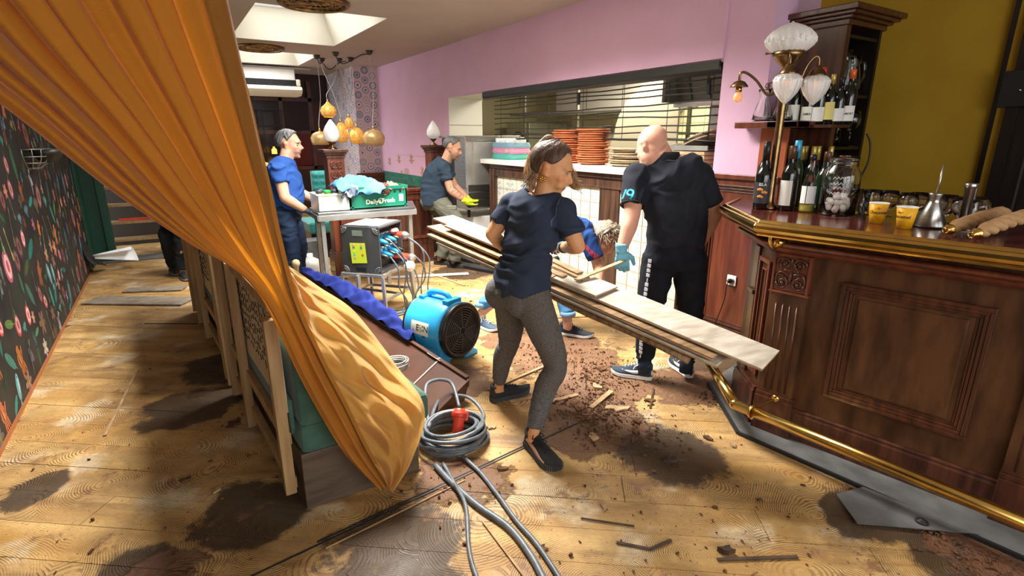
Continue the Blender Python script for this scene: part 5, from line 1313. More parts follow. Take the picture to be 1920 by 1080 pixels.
# ---- the planks carried by the woman
def build_planks():
 E0, E1 = V((2.20, 1.27, .61)), V((1.57, 3.24, .99)); a = (E1 - E0).normalized(); w = V((a.y, -a.x, 0)).normalized(); n = w.cross(a); n = n if n.z > 0 else -n
 if w.x < 0: w = -w
 def board(s0, s1, lat, wd, h, m, lab, th=.013, skew=0.0, tw=0.0, nm='plank'):
  d = (a + w * skew).normalized(); x = (w - d * w.dot(d)).normalized(); nn = n
  c0 = E0 + a * s0 + w * lat + n * h; c1 = c0 + d * (s1 - s0)
  pts = [c0 - x * wd / 2, c0 + x * wd / 2, c1 + x * (wd / 2 - .01), c1 - x * wd / 2]
  t = thing(nm, tuple((c0 + c1) / 2), lab, 'plank', 'planks carried by the woman')
  obj('face', MB().plate(pts, nn, th * .45), M['plank_top'] if m == 't' else M['plank_dark'], t)
  obj('core', MB().plate([p - nn * th * .55 for p in pts], nn, th * .54), M['splinter'], t)
 board(0, 1.75, .02, .275, 0, 't', 'long grey plank on top of the carried pile, its end in front of the bar')
 board(.20, 2.15, -.075, .20, -.022, 'd', 'narrow plank just below the top one, its end nearest the bar foot')
 board(.17, 2.05, -.10, .16, -.045, 't', 'lowest long plank of the carried pile, pale edge towards the camera')
 board(.87, 1.55, -.01, .24, .020, 't', 'short grey plank lying over the top plank right of the woman')
 board(1.35, 2.28, .09, .20, .030, 't', 'pale plank end rising highest at the left of the woman')
 board(1.45, 2.08, -.0, .18, .048, 't', 'narrow pale plank end lying on the others left of the woman')
 board(1.30, 2.20, -.05, .17, .012, 'd', 'dark edged plank end pointing at the crouching man')
 for k, (s0, s1, lat, wd, h, sk, lab) in enumerate(((1.08, 1.42, .03, .06, .045, .15, 'uppermost narrow slat under the woman\'s right hand'), (1.02, 1.40, .01, .07, .035, .05, 'broken slat in the bundle under the woman\'s right hand'), (1.12, 1.38, -.06, .06, .03, -.1, 'pale broken slat nearest the woman\'s waist on the pile'), (1.16, 1.45, -.09, .10, .026, -.2, 'dark crumbled slat by the woman\'s hip on the pile'))):
  board(s0, s1, lat, wd, h, 'd', lab, .012, sk, nm='broken_slat')
 s0, s1 = E0 + a * .30 - w * .16 - n * .085, E0 + a * 1.7 - w * .10 - n * .075
 one('wooden_pole', MB().tube([s0.lerp(s1, k / 10) + V((0, 0, .008 * math.sin(k))) for k in range(11)], .019, 10), M['plank_dark'], 'rough round pole held under the carried planks', 'pole')
 st = MB().bar((1.83, 2.22, .835), (2.30, 2.33, .868), .03, .008); one('thin_lath', st, M['splinter'], 'thin lath pulled by the bald man\'s gloved hand', 'lath')
 for c, m, lab in (((2.085, 1.985, .615), M['red_plastic'], 'red fingertip of a work glove gripping under the planks'),): pass
build_planks()
# ================================================================ THE BAR
P0 = V((2.66, 1.50, 0)); BD = V((.16280, -.98666, 0)); BN = V((-.98666, -.16280, 0)); BRZ = math.atan2(BD.y, BD.x)
BR = Matrix((BD, BN, V((0, 0, 1)))).transposed()      # local x along the bar, local y outwards
def F(s, o, z): return P0 + BD * s + BN * o + V((0, 0, z))
def fb(mb, s0, s1, o0, o1, z0, z1):
 c = F((s0 + s1) / 2, (o0 + o1) / 2, (z0 + z1) / 2)
 return mb.box(c, (abs(s1 - s0), abs(o1 - o0), abs(z1 - z0)), BR)
FD = V((.626, .779, 0)).normalized(); FN = V((-.779, .626, 0)).normalized(); FR = Matrix((FD, -FN, V((0, 0, 1)))).transposed()
Q0 = F(-.075, 0, 0)
def G(s, o, z): return Q0 + FD * s + FN * o + V((0, 0, z))
def gb(mb, s0, s1, o0, o1, z0, z1):
 return mb.box(G((s0 + s1) / 2, (o0 + o1) / 2, (z0 + z1) / 2), (abs(s1 - s0), abs(o1 - o0), abs(z1 - z0)), FR)
def frame(bf, mb, s0, s1, z0, z1, w, o0, o1):
 bf(mb, s0, s1, o0, o1, z1 - w, z1); bf(mb, s0, s1, o0, o1, z0, z0 + w); bf(mb, s0, s0 + w, o0, o1, z0 + w, z1 - w); bf(mb, s1 - w, s1, o0, o1, z0 + w, z1 - w)
def build_bar():
 t = thing('bar', tuple(F(.6, -.3, 0)), 'dark mahogany bar with brass-edged top, carved pilasters and framed panels', 'bar')
 e = F(2.6, 0, 0); e2 = F(2.6, -.45, 0); c = F(-.075, 0, 0); g1 = G(.72, 0, 0); i = F(-.02, -.45, 0)
 body = [(c.x, c.y), (e.x, e.y), (e2.x, e2.y), (i.x + .1, i.y), (G(.40, 0, 0).x + .60, G(.40, 0, 0).y + .36), (G(.40, 0, 0).x, G(.40, 0, 0).y)]
 obj('bar_body', MB().prism(body, 0, 1.145), M['bar_panel'], t)
 A2, A, B, Ee = V((3.30, 2.27, 0)), V((2.895, 2.085, 0)), F(-.107, .155, 0), F(2.6, .155, 0); bk = F(2.6, -.60, 0)
 top = [(A2.x, A2.y), (A.x, A.y), (B.x, B.y), (Ee.x, Ee.y), (bk.x, bk.y), (3.50, 1.0), (3.58, 2.15)]
 obj('bar_top', MB().prism(top, 1.150, 1.190), M['bar_top'], t, bevel=.004)
 # brass edging: a flat fillet, a hollow and the big roll
 def sweep(mb, path, prof):
  rings = []; m = len(path)
  for k, p in enumerate(path):
   d0 = (path[k] - path[k - 1]).normalized() if k else (path[1] - path[0]).normalized(); d1 = (path[k + 1] - path[k]).normalized() if k < m - 1 else d0
   d = (d0 + d1).normalized(); nn = V((d.y, -d.x, 0)); nn = nn if (nn.dot(V((-1, -.1, 0))) > 0) else -nn; sc_ = 1 / max(.5, d.dot(d1))
   rings.append([p + nn * (a * sc_) + V((0, 0, b)) for a, b in prof])
  return mb.loft(rings, False)
 path = [A2, A, B, F(.5, .155, 0), F(1.2, .155, 0), Ee]
 roll = [(-.006, 1.198), (.012, 1.200), (.020, 1.192), (.024, 1.186), (.034, 1.184), (.042, 1.172), (.044, 1.156), (.036, 1.142), (.024, 1.136), (.012, 1.134), (.004, 1.136), (-.004, 1.150)]
 obj('brass_edge', sweep(MB(), path, roll), M['brass'], t, bevel=.0015)
 obj('brass_bead', sweep(MB(), path, [(.0, 1.136), (.020, 1.136), (.024, 1.128), (.018, 1.120), (.0, 1.120)]), M['brass'], t)
 # cornice below the frieze
 cpath = [G(.40, 0, 0), Q0, F(2.6, 0, 0)]
 def off(p, d): return p
 for prof in ([(-.02, 1.085), (.085, 1.085), (.092, 1.078), (.088, 1.064), (.070, 1.056), (.058, 1.050), (.046, 1.036), (.03, 1.022), (-.02, 1.018)],):
  obj('cornice', sweep(MB(), [G(.40, 0, 0), Q0, F(.4, 0, 0), F(2.6, 0, 0)], prof), M['mahogany_red'], t, bevel=.002)
 for (z, d) in ((1.015, .018), (.93, .004)):
  pass
 # frieze between the cornice and the top, set out to the top's edge
 obj('frieze', sweep(MB(), [G(.40, 0, 0), Q0, F(2.6, 0, 0)], [(-.02, 1.145), (.055, 1.145), (.055, 1.085), (-.02, 1.085)]), M['mahogany'], t)
 obj('skirting', sweep(MB(), [G(.40, 0, 0), Q0, F(2.6, 0, 0)], [(-.01, .188), (.010, .188), (.016, .180), (.012, .170), (.018, .160), (.018, .0), (-.01, 0)]), M['mahogany'], t, bevel=.002)
 # facet panel
 p = MB(); frame(gb, p, .035, .20, .285, .955, .022, 0, .016); frame(gb, p, .085, .155, .33, .90, .010, 0, .010); obj('side_moulding', p, M['mahogany_red'], t, bevel=.003)
 p = MB(); gb(p, .22, .30, 0, .012, .20, 1.0); gb(p, .215, .305, 0, .025, .72, .745); gb(p, -.0, .26, 0, .03, 0, .215); gb(p, 0, .265, 0, .024, .215, .24); obj('side_pilaster', p, M['mahogany'], t, bevel=.003)
 # field panels
 for s0 in (.257, 1.30):
  f = MB()
  for q, (dd, oo, ww) in enumerate(((0, .026, .018), (.018, .020, .016), (.034, .012, .014), (.048, .006, .010))):
   frame(fb, f, s0 + dd, s0 + .57 - dd, .318 + dd, .923 - dd, ww, 0, oo)
  obj('panel_moulding', f, M['mahogany'], t, bevel=.003)
  f = MB(); fb(f, s0 + .078, s0 + .49, 0, .009, .385, .852); obj('raised_field', f, M['bar_panel'], t, bevel=.008)
 # pilasters
 for s0 in (-.07, .965, 2.0):
  f = MB(); fb(f, s0, s0 + .185, 0, .030, .24, .81); pl = obj('pilaster', f, M['bar_panel'], t, bevel=.003)
  f = MB()
  for k in range(4):
   sx = s0 + .040 + k * .035; f.tube([F(sx, .0305, .262), F(sx, .0305, .75)], .0045, 8); f.ell(F(sx, .0305, .752), (.0045, .0045, .004), n=8, m=5)
  obj('flute', f, M['mahogany'], pl)
  f = MB(); fb(f, s0 - .003, s0 + .195, 0, .048, .812, .824); obj('carving_ledge', f, M['mahogany_red'], pl, bevel=.003)
  f = MB(); fb(f, s0, s0 + .185, 0, .030, .824, 1.02); fb(f, s0, s0 + .012, .03, .042, .824, 1.02); fb(f, s0 + .173, s0 + .185, .03, .042, .824, 1.02); obj('carved_block', f, M['mahogany_red'], pl, bevel=.002)
  f = MB()
  def scroll(cs, cz, r, sgn, up, turns=1.5):
   pts = []
   for k in range(26):
    u = k / 25; a = turns * 2 * PI * u; rr = r * (1 - .72 * u)
    pts.append(F(cs + sgn * rr * math.cos(a), .036, cz + up * rr * math.sin(a)))
   f.tube(pts, [.0065 * (1 - .35 * k / 25) for k in range(26)], 7)
   f.ell(F(cs, .038, cz), (.009, .009, .009), n=10, m=6)
  m_ = s0 + .0925
  for sg in (-1, 1):
   scroll(m_ + sg * .037, .968, .036, sg, 1); scroll(m_ + sg * .038, .868, .030, sg, -1)
   f.tube(crom([F(m_ + sg * .012, .036, .915), F(m_ + sg * .05, .040, .925), F(m_ + sg * .070, .036, .895), F(m_ + sg * .068, .036, .86)], 5), .0055, 7)
   for q in range(3):
    a = .5 + q * .42; f.ell(F(m_ + sg * .018 * (q + 1) * .9, .038, .885 + .012 * q), (.006, .006, .017), BR @ rotm(ry=sg * a), n=8, m=6)
    f.ell(F(m_ + sg * (.012 + .006 * q), .038, .97 - .016 * q), (.006, .006, .015), BR @ rotm(ry=-sg * a), n=8, m=6)
  f.ell(F(m_, .040, .90), (.008, .008, .03), n=8, m=6); f.ell(F(m_, .040, .985), (.007, .007, .02), n=8, m=6)
  obj('carving', f, M['mahogany'], pl)
  f = MB(); fb(f, s0 - .003, s0 + .20, 0, .045, 0, .215); fb(f, s0 - .003, s0 + .20, 0, .038, .215, .24); obj('plinth', f, M['mahogany'], t, bevel=.003)
 # brass bracket under the edge
 f = MB().tube(crom([F(-.055, .15, 1.14), F(-.055, .15, 1.09), F(-.045, .12, 1.06), F(-.035, .085, 1.075)], 5), .009, 10).ell(F(-.035, .092, 1.085), (.027, .027, .027), n=18, m=12)
 fb(f, -.09, -.02, .12, .165, 1.134, 1.142); obj('brass_bracket', f, M['brass'], t)
 # foot rail
 r = thing('foot_rail', (2.43, 1.0, 0), 'polished brass foot rail running low along the bar', 'rail')
 pts = [V((2.80, 2.03, .20)), V((2.425, 1.56, .20)), V((2.50, .80, .20)), V((2.60, -.35, .20))]
 f = MB().tube([pts[0], pts[1]], .029, 18).ell(pts[1], .0295, n=16, m=10).tube([pts[1], pts[2], pts[3]], .029, 18); obj('rail_tube', f, M['brass'], r)
 for s, q in ((.10, .165), (1.9, .8)):
  pt = pts[1].lerp(pts[2], s / .76) if s < .7 else V((2.585, -.20, .20)); wl = F(s * 1.0 - .06, .045, .225) if s < .7 else F(1.75, .045, .225)
  f = MB().torus(pt, .032, .007, 'Y', 18, 8, rotm(rz=-.1)); f.tube(crom([pt + V((.02, 0, .02)), (pt + wl) / 2 + V((0, 0, .01)), wl], 6), .008, 8); f.lathe([(.022, 0), (.022, .006), (.010, .012)], wl, 14, rotm(rz=math.atan2(BN.y, BN.x)) @ rotm(ry=PI / 2)); f.ell(pt + V((0, 0, -.035)), (.012, .012, .012), n=10, m=7)
  obj('rail_bracket', f, M['brass'], r)
 # flooring apron around the bar
 mt = [(2.86, 2.05), (2.48, 1.555), (2.615, .38), (2.75, -.8), (3.2, -.8), (3.1, 1.6), (3.3, 2.15)]
 k = thing('grey_apron', (2.7, 1.2, 0), 'grey linoleum apron edging the floor along the bar foot', 'flooring')
 obj('apron_sheet', MB().prism(mt, .002, .014), M['grey_lino'], k)
 f = MB()
 for a, b in zip(mt[:3], mt[1:4]): f.bar((a[0], a[1], .010), (b[0], b[1], .010), .018, .014)
 obj('black_nosing', f, M['black_rubber'], k)
 ln = thing('linoleum_offcut', (2.45, .78, 0), 'pointed grey linoleum sheet jutting from the bar apron, black knob on it', 'sheet')
 obj('sheet', MB().prism([(2.385, .975), (2.545, .935), (2.62, .52), (2.56, .575), (2.262, .825)], .0145, .0185), M['grey_lino'], ln)
 obj('rubber_knob', MB().lathe([(.024, 0), (.022, .008), (.012, .011), (.010, .016), (.001, .017)], (2.50, .68, .0185), 18), M['black_rubber'], ln)
build_bar()

def build_bar_back():
 # orange-brown end piece, its shelf, and the tall cabinet in the corner
 t = thing('back_bar', (3.75, 2.1, 0), 'low orange-brown back bar unit with a projecting shelf of bottles', 'cabinet')
 obj('side_panel', MB().bb(3.62, 3.64, 2.19, 2.39, .9, 1.655), M['orange_wood'], t); obj('back_panel', MB().bb(3.64, 3.88, 2.36, 2.39, .9, 1.65), M['dark_oak'], t)
 obj('shelf_board', MB().bb(3.50, 3.90, 2.06, 2.52 - .24, 1.655, 1.70).bb(3.50, 3.64, 2.06, 2.53, 1.655, 1.70), M['mahogany_red'], t, bevel=.006)
 obj('rear_shelf', MB().bb(3.64, 3.87, 1.92, 2.28, 1.655, 1.675), M['mahogany'], t)
 obj('under_counter', MB().bb(3.66, 4.7, .2, 2.28, .0, 1.02), M['black_wood'], t)
 c = thing('tall_cabinet', (4.12, 2.28, 1.02), 'tall dark cabinet with heavy cornice and open glass shelves in the corner behind the bar', 'cabinet')
 x0, x1, y0, y1 = 3.90, 4.34, 2.0, 2.56; y1 = 2.72; y0 = 2.04
 obj('side_board', MB().bb(x0, x0 + .03, y0, y1, 1.02, 2.38), M['mahogany'], c)
 # the cabinet side continues through the corner as a wide board beside the pink wall
 obj('wide_side', MB().bb(x0 - .02, x0, 2.04, 2.72, 1.02, 2.38), M['mahogany'], c)
 obj('side_board', MB().bb(x1 - .03, x1, y0, y1, 1.02, 2.32), M['black_wood'], c)
 obj('back_board', MB().bb(x0, x1, y1 - .02, y1, 1.02, 2.32), M['black_wood'], c)
 for z in (1.12, 1.33, 1.53, 1.88, 2.25): obj('shelf', MB().bb(x0 + .03, x1 - .03, y0 + .01, y1, z - .02, z), M['black_wood'], c)
 f = MB()
 for q, (e, za, zb) in enumerate(((.02, 2.30, 2.335), (.045, 2.335, 2.355), (.075, 2.355, 2.375), (.10, 2.375, 2.41))):
  f.bb(x0 - .02 - e, x1 + e, y0 - e, y1, za, zb)
 obj('cornice', f, M['mahogany'], c, bevel=.006)
 # glasses and jugs on its shelves
 def jug(x, y, z, r, h, lab):
  j = thing('glass_jug', (x, y, z), lab, 'jug', 'jugs in the tall cabinet')
  obj('jug_body', MB().lathe([(.001, 0), (r * .8, 0), (r * .95, h * .05), (r, h * .25), (r * .82, h * .6), (r * .6, h * .82), (r * .85, h), (r * .82, h), (r * .56, h * .82), (r * .78, h * .6), (r * .95, h * .25), (r * .9, h * .07), (.001, h * .05)], (x, y, z), 20), M['glass'], j)
  obj('handle', MB().tube(crom([(x + r * .55, y - r * .35, z + h * .85), (x + r * 1.25, y - r * .6, z + h * .85), (x + r * 1.35, y - r * .7, z + h * .5), (x + r * .8, y - r * .45, z + h * .25)], 6), .007, 8), M['glass'], j)
 jug(3.99, 2.08, 1.88, .052, .28, 'taller glass jug in the tall cabinet, left on the top shelf'); jug(4.15, 2.10, 1.88, .06, .25, 'wide glass jug with handle in the tall cabinet, right on the top shelf')
 tum = None
 spots = [(3.97, 2.08, 1.53, 4), (4.06, 2.10, 1.53, 3), (3.98, 2.07, 1.33, 2), (4.07, 2.10, 1.33, 1), (4.16, 2.08, 1.33, 1), (4.24, 2.10, 1.33, 1), (3.98, 2.07, 1.12, 1), (4.07, 2.1, 1.12, 1), (4.16, 2.07, 1.12, 1), (4.25, 2.1, 1.12, 1)]
 for si, (x, y, z, n) in enumerate(spots):
  for k in range(n):
   zz = z + .001 + k * .065
   if tum is None:
    tum = obj('tumbler', MB().lathe([(.001, .004), (.028, .004), (.036, .095), (.033, .095), (.026, .012), (.001, .010)], (0, 0, 0), 16), M['glass'], None, loc=(0, 0, 0)); o = tum
   else: o = tum.copy(); C.objects.link(o)
   o.location = (x, y, zz)
   row = {1.53: 'middle', 1.33: 'third', 1.12: 'lowest'}[z]
   tag(o, 'glass tumbler, %s shelf of the tall cabinet, %s' % (row, ['far left', 'second from left', 'far left', 'second from left', 'third from left', 'far right', 'far left', 'second from left', 'third from left', 'far right'][si] + (', %s of its stack' % ['lowest', 'second', 'third', 'top'][k] if n > 1 else '')), 'glass', 'tumblers in the tall cabinet')
 def wineglass(x, y, z, s, lab, grp=None, up=True):
  prof = [(.034, 0), (.032, .003), (.004, .008), (.0035, .085), (.022, .10), (.042, .135), (.045, .165), (.036, .21), (.0345, .21), (.043, .165), (.040, .137), (.020, .104), (.001, .10)]
  o = one('wine_glass', MB().lathe([(r * s, h * s) for r, h in prof], (x, y, z), 22, caps=False), M['glass'], lab, 'glass', grp); return o
 wineglass(4.20, 2.07, 1.531, 1.15, 'stemmed wine glass on the middle shelf of the tall cabinet')
 one('black_power_cord', MB().tube(crom([(4.345, 2.03, 1.62), (4.36, 2.0, 1.55), (4.355, 1.99, 1.42), (4.34, 2.02, 1.30)], 6), .006, 6), M['black_plastic'], 'black cord hanging in a loop at the right side of the tall cabinet', 'cord')
 # decanters and wine on the projecting shelf
 def carafe(x, y, z, lab):
  return one('glass_carafe', MB().lathe([(.001, 0), (.062, 0), (.066, .01), (.058, .06), (.034, .14), (.030, .17), (.040, .205), (.043, .21), (.041, .21), (.028, .17), (.032, .14), (.055, .06), (.06, .012), (.001, .008)], (x, y, z), 24), M['glass'], lab, 'carafe', 'carafes on the shelf')
 carafe(3.575, 2.37, 1.701, 'clear glass carafe at the left end of the bottle shelf'); carafe(3.61, 2.24, 1.701, 'clear glass carafe just behind the brass lamp post')
 def bottle(x, y, z, s, glass, cap, lab, grp, label=None, h=.30, r=.037, lcol=(.8, .78, .7), rz=0, neck=.30, txt=None, tilt=None, capl=.055, name='wine_bottle', tcol=(.05, .05, .06)):
  r *= s; h *= s; sh_ = h * (1 - neck)
  b = thing(name, (x, y, z), lab, 'bottle', grp)
  prof = [(r * .9, 0), (r, .006), (r, sh_ * .80), (r * .93, sh_ * .88), (r * .62, sh_ * .97), (r * .42, sh_ * 1.06), (r * .38, h * .96), (r * .42, h * .965), (r * .42, h)]
  obj('bottle_glass', MB().lathe(prof, (x, y, z), 22), glass, b)
  obj('neck_foil', MB().lathe([(r * .44, h - capl), (r * .44, h + .001), (r * .40, h + .003)], (x, y, z), 16), cap, b)
  if label:
   z0, z1 = label; vs = []; n = 12; a0 = math.atan2(-y, -x) + rz
   for i in range(n + 1):
    a = a0 - 1.15 + 2.3 * i / n
    for zz in (z0, z1): vs.append((x + (r + .0012) * math.cos(a), y + (r + .0012) * math.sin(a), z + zz))
   obj('bottle_label', MB().add(vs, [(2 * i, 2 * i + 2, 2 * i + 3, 2 * i + 1) for i in range(n)], True), mat('label_paper', lcol, .6), b)
   if txt:
    cu = bpy.data.curves.new('t', 'FONT'); cu.body = txt[0]; cu.size = txt[1]; cu.extrude = .0004; cu.align_x = 'CENTER'; cu.resolution_u = 2; cu.offset = .0005
    q = bpy.data.objects.new('t', cu); C.objects.link(q); dg = bpy.context.evaluated_depsgraph_get(); dg.update(); me = bpy.data.meshes.new_from_object(q.evaluated_get(dg)); bpy.data.objects.remove(q)
    me.materials.clear(); me.materials.append(mat('label_ink', tcol, .6))
    for v in me.vertices:
     a = a0 + v.co.x / r; rr_ = r + .002 + v.co.z; v.co = V((rr_ * math.cos(a), rr_ * math.sin(a), txt[2] + v.co.y))
    o = bpy.data.objects.new('label_text', me); C.objects.link(o); o.parent = b
  return b
 foil = {k: mat('foil_' + k, c, .35, mt_) for k, c, mt_ in (('red', (.45, .03, .02), .2), ('orange', (.70, .13, .03), .2), ('gold', (.55, .42, .10), .5), ('black', (.012, .012, .014), .2), ('blue', (.05, .35, .60), .2), ('brown', (.12, .05, .03), .3))}
 zs = 1.701; dk, gr = M['bottle_dark'], M['bottle_green']
 g1 = 'bottles on the projecting shelf'
 bottle(3.70, 2.22, zs - .024, 1.02, dk, foil['red'], 'wine bottle with red capsule just right of the lamp gallery', g1, (.03, .13), .31)
 bottle(3.72, 2.135, zs - .024, 1.05, dk, foil['black'], 'dark wine bottle with wide white label behind the nearer lamp shade', g1, (.02, .115), .30, txt=('AMA', .022, .06))
 bottle(3.74, 2.07, zs - .024, 1.05, dk, foil['red'], 'wine bottle with maroon capsule behind the right lamp shade', g1, (.02, .11), .34, lcol=(.8, .8, .78))
 bottle(3.77, 2.02, zs - .024, 1.0, dk, foil['gold'], 'wine bottle with pale yellow label on the projecting shelf', g1, (.03, .14), .31, lcol=(.72, .62, .2))
 bottle(3.80, 1.975, zs - .024, 1.0, dk, foil['black'], 'wine bottle with narrow white label left of the orange-capped one', g1, (.02, .10), .29, lcol=(.75, .75, .72))
 bottle(3.84, 1.935, zs - .024, 1.12, dk, foil['orange'], 'wine bottle with bright orange-red capsule at the right end of the shelf', g1, (.02, .115), .30, lcol=(.8, .78, .74), txt=('LA MORT', .018, .06))
 # gold-capped row standing on the back counter, behind the bar
 z = 1.02; g2 = 'gold capped bottles behind the bar'
 for k, (x, y) in enumerate(((3.63, 2.23), (3.70, 2.26), (3.64, 2.15), (3.71, 2.17), (3.64, 2.07), (3.71, 2.08), (3.72, 2.0))):
  bottle(x + .12, y, z + .155 - .155 * 0 + .0, 1.12, dk, foil['gold'], '%s gold-capped wine bottle of the row behind the bar' % ['first', 'second', 'third', 'fourth', 'fifth', 'sixth', 'last'][k], g2, None, .32, capl=.09)
 # bottles on the bar
 zb = 1.191; g3 = 'bottles at the corner of the bar'
 bottle(2.925, 1.88, zb, 1.22, dk, foil['black'], 'black wine bottle with black label and three orange blobs, front left on the bar', g3, (.035, .155), .30, lcol=(.03, .03, .035), neck=.36, txt=('ISLA', .022, .135), tcol=(.7, .7, .7), capl=.09)
 cbb = [o for o in C.objects if o.get('label') == 'black wine bottle with black label and three orange blobs, front left on the bar'][0]
 f = MB(); a0 = math.atan2(-1.88, -2.925)
 for (da, zz) in ((-.25, .115), (.28, .10), (-.18, .075)):
  for (ea, ez, rr) in ((0, 0, .009), (.2, -.003, .008), (-.2, -.002, .007)):
   a = a0 + da + ea; f.ell((2.925 + .0455 * math.cos(a), 1.88 + .0455 * math.sin(a), zb + zz + ez), (.004, rr, rr), rotm(rz=a), n=10, m=6)
 obj('printed_blob', f, mat('orange_print', (.75, .28, .06), .6), cbb)
 bottle(3.08, 1.98, zb, 1.18, dk, foil['black'], 'black wine bottle half hidden behind the orange-blob one', g3, (.05, .15), .32, lcol=(.10, .09, .09), capl=.07)
 bottle(2.985, 1.76, zb, 1.15, dk, foil['brown'], 'dark bottle with tall cream back label, third from the left on the bar', g3, (.03, .17), .31, lcol=(.70, .68, .62), rz=-.7, capl=.07)
 bottle(3.07, 1.80, zb, 1.08, dk, foil['black'], 'dark bottle with brown side label between the cream-labelled and clear ones', g3, (.03, .17), .30, lcol=(.30, .22, .20), rz=.3)
 bottle(3.20, 1.86, zb, 1.2, gr, foil['blue'], 'wine bottle with pale blue capsule behind the bar corner group', g3, None, .32, capl=.11)
 cl = thing('clear_bottle', (3.01, 1.655, zb), 'clear slim bottle with white labels and a little yellow liquid on the bar', 'bottle', g3)
 obj('bottle_glass', MB().lathe([(.034, 0), (.037, .006), (.037, .15), (.030, .18), (.015, .215), (.0135, .28), (.0155, .285), (.0155, .30)], (3.01, 1.655, zb), 22), M['glass'], cl)
 obj('liquid', MB().lathe([(.033, .006), (.0345, .012), (.0345, .045)], (3.01, 1.655, zb), 20), mat('oil_yellow', (.62, .52, .10), .2), cl)
 obj('stopper', MB().lathe([(.017, .283), (.018, .30), (.014, .315)], (3.01, 1.655, zb), 14), M['black_plastic'], cl)
 for (da, wd) in ((-.75, .45), (.55, .75)):
  vs = []; a0 = math.atan2(-1.655, -3.01) + da
  for i in range(9):
   a = a0 - wd + 2 * wd * i / 8
   for zz in (.05, .145): vs.append((3.01 + .0385 * math.cos(a), 1.655 + .0385 * math.sin(a), zb + zz))
  obj('bottle_label', MB().add(vs, [(2 * i, 2 * i + 2, 2 * i + 3, 2 * i + 1) for i in range(8)], True), M['paper'], cl)
 bottle(3.24, 1.70, zb, 1.15, gr, foil['brown'], 'green bottle with brown capsule standing behind the big jar', g3, None, .28)
 # big jar with marshmallows
 j = thing('sweets_jar', (3.03, 1.50, zb), 'big clear glass jar with raised script, a third full of marshmallows', 'jar'); x, y = 3.03, 1.50
 obj('jar_glass', MB().lathe([(.001, 0), (.080, 0), (.088, .010), (.090, .06), (.090, .20), (.084, .235), (.060, .262), (.060, .275), (.070, .278), (.070, .284), (.062, .288), (.070, .292), (.070, .310), (.066, .310), (.064, .29), (.056, .27), (.055, .262), (.078, .235), (.085, .20), (.085, .012), (.001, .007)], (x, y, zb), 32), M['glass'], j)
 f = MB(); a0 = math.atan2(-y, -x)
 for q, (zz, wd) in enumerate(((.20, .42), (.172, .5), (.15, .35), (.122, .5), (.10, .3))):
  f.tube([(x + .0915 * math.cos(a0 + u), y + .0915 * math.sin(a0 + u), zb + zz + .006 * math.sin(u * 34 + q)) for u in [-wd + 2 * wd * i / 40 for i in range(41)]], .0016, 4)
 obj('raised_script', f, mat('etched_glass', (.55, .57, .56), .5), j)
 rr = random.Random(33); k = 0
 for L_ in range(3):
  for q in range(9 - L_ * 2):
   a = 2 * PI * q / (9 - L_ * 2) + L_; r_ = (.052 - .012 * L_) if q else 0; col = rr.choice([(.85, .80, .76), (.86, .70, .68), (.84, .76, .70)])
   m_ = MB().lathe([(.012, -.017), (.0155, -.014), (.0155, .014), (.012, .017)], (0, 0, 0), 12, rotm(rr.uniform(0, 6), rr.uniform(0, 3), rr.uniform(0, 3)))
   o = obj('marshmallow', m_, mat('marshmallow_%d' % k, col, .8), None, loc=(0, 0, 0)); o.location = (x + r_ * math.cos(a), y + r_ * math.sin(a), zb + .028 + L_ * .030)
   tag(o, 'pale marshmallow in the big jar on the bar', 'sweet', 'marshmallows in the jar'); k += 1
 mg = thing('glass_mug', (3.20, 1.47, zb), 'glass beer mug with handle behind the jar of marshmallows', 'mug')
 obj('mug_glass', MB().lathe([(.001, 0), (.042, 0), (.045, .01), (.045, .13), (.041, .13), (.041, .015), (.001, .012)], (3.20, 1.47, zb), 22), M['glass'], mg); obj('handle', MB().tube(crom([(3.235, 1.44, zb + .11), (3.26, 1.40, zb + .10), (3.255, 1.40, zb + .05), (3.235, 1.44, zb + .03)], 6), .006, 8), M['glass'], mg)
 # yellow paper cups
 yc = mat('cup_yellow', (.82, .42, .008), .45); wi = mat('cup_white', (.85, .83, .78), .5); ik = mat('cup_ink', (.02, .02, .05), .6); rk = mat('cup_red', (.45, .06, .02), .6)
 for (x, y, lab, dt) in ((2.91, 1.245, 'yellow paper cup on the bar, the left one', -.0), (2.85, 1.10, 'yellow paper cup on the bar, the right one, nearer the brass edge', .75)):
  c2 = thing('paper_cup', (x, y, zb), lab, 'cup', 'yellow paper cups'); h, r0, r1 = .098, .029, .041
  obj('cup_wall', MB().lathe([(r0, 0), (r1, h)], (x, y, zb), 28, caps=False), yc, c2, solid=-.001); obj('cup_inside', MB().lathe([(r0 - .002, .004), (r1 - .0018, h - .001)], (x, y, zb), 28, caps=False), wi, c2)
  obj('cup_rim', MB().torus((x, y, zb + h), r1 + .0005, .0022, n=30, k=7), wi, c2); obj('cup_base', MB().lathe([(r0 - .001, .003), (.001, .003)], (x, y, zb), 20, caps=False), wi, c2)
  a0 = math.atan2(-y, -x)
  def onc(s, sz, zc, m_, nm, da=0.0):
   cu = bpy.data.curves.new('t', 'FONT'); cu.body = s; cu.size = sz; cu.extrude = .0003; cu.shear = .25; cu.align_x = 'CENTER'; cu.resolution_u = 3; cu.offset = .0006
   q = bpy.data.objects.new('t', cu); C.objects.link(q); dg = bpy.context.evaluated_depsgraph_get(); dg.update(); me = bpy.data.meshes.new_from_object(q.evaluated_get(dg)); bpy.data.objects.remove(q)
   me.materials.clear(); me.materials.append(m_)
   for v in me.vertices:
    zz = zc + v.co.y; rr_ = r0 + (r1 - r0) * zz / h + .0012; a = a0 - dt + da + v.co.x / rr_; v.co = V((rr_ * math.cos(a), rr_ * math.sin(a), zz))
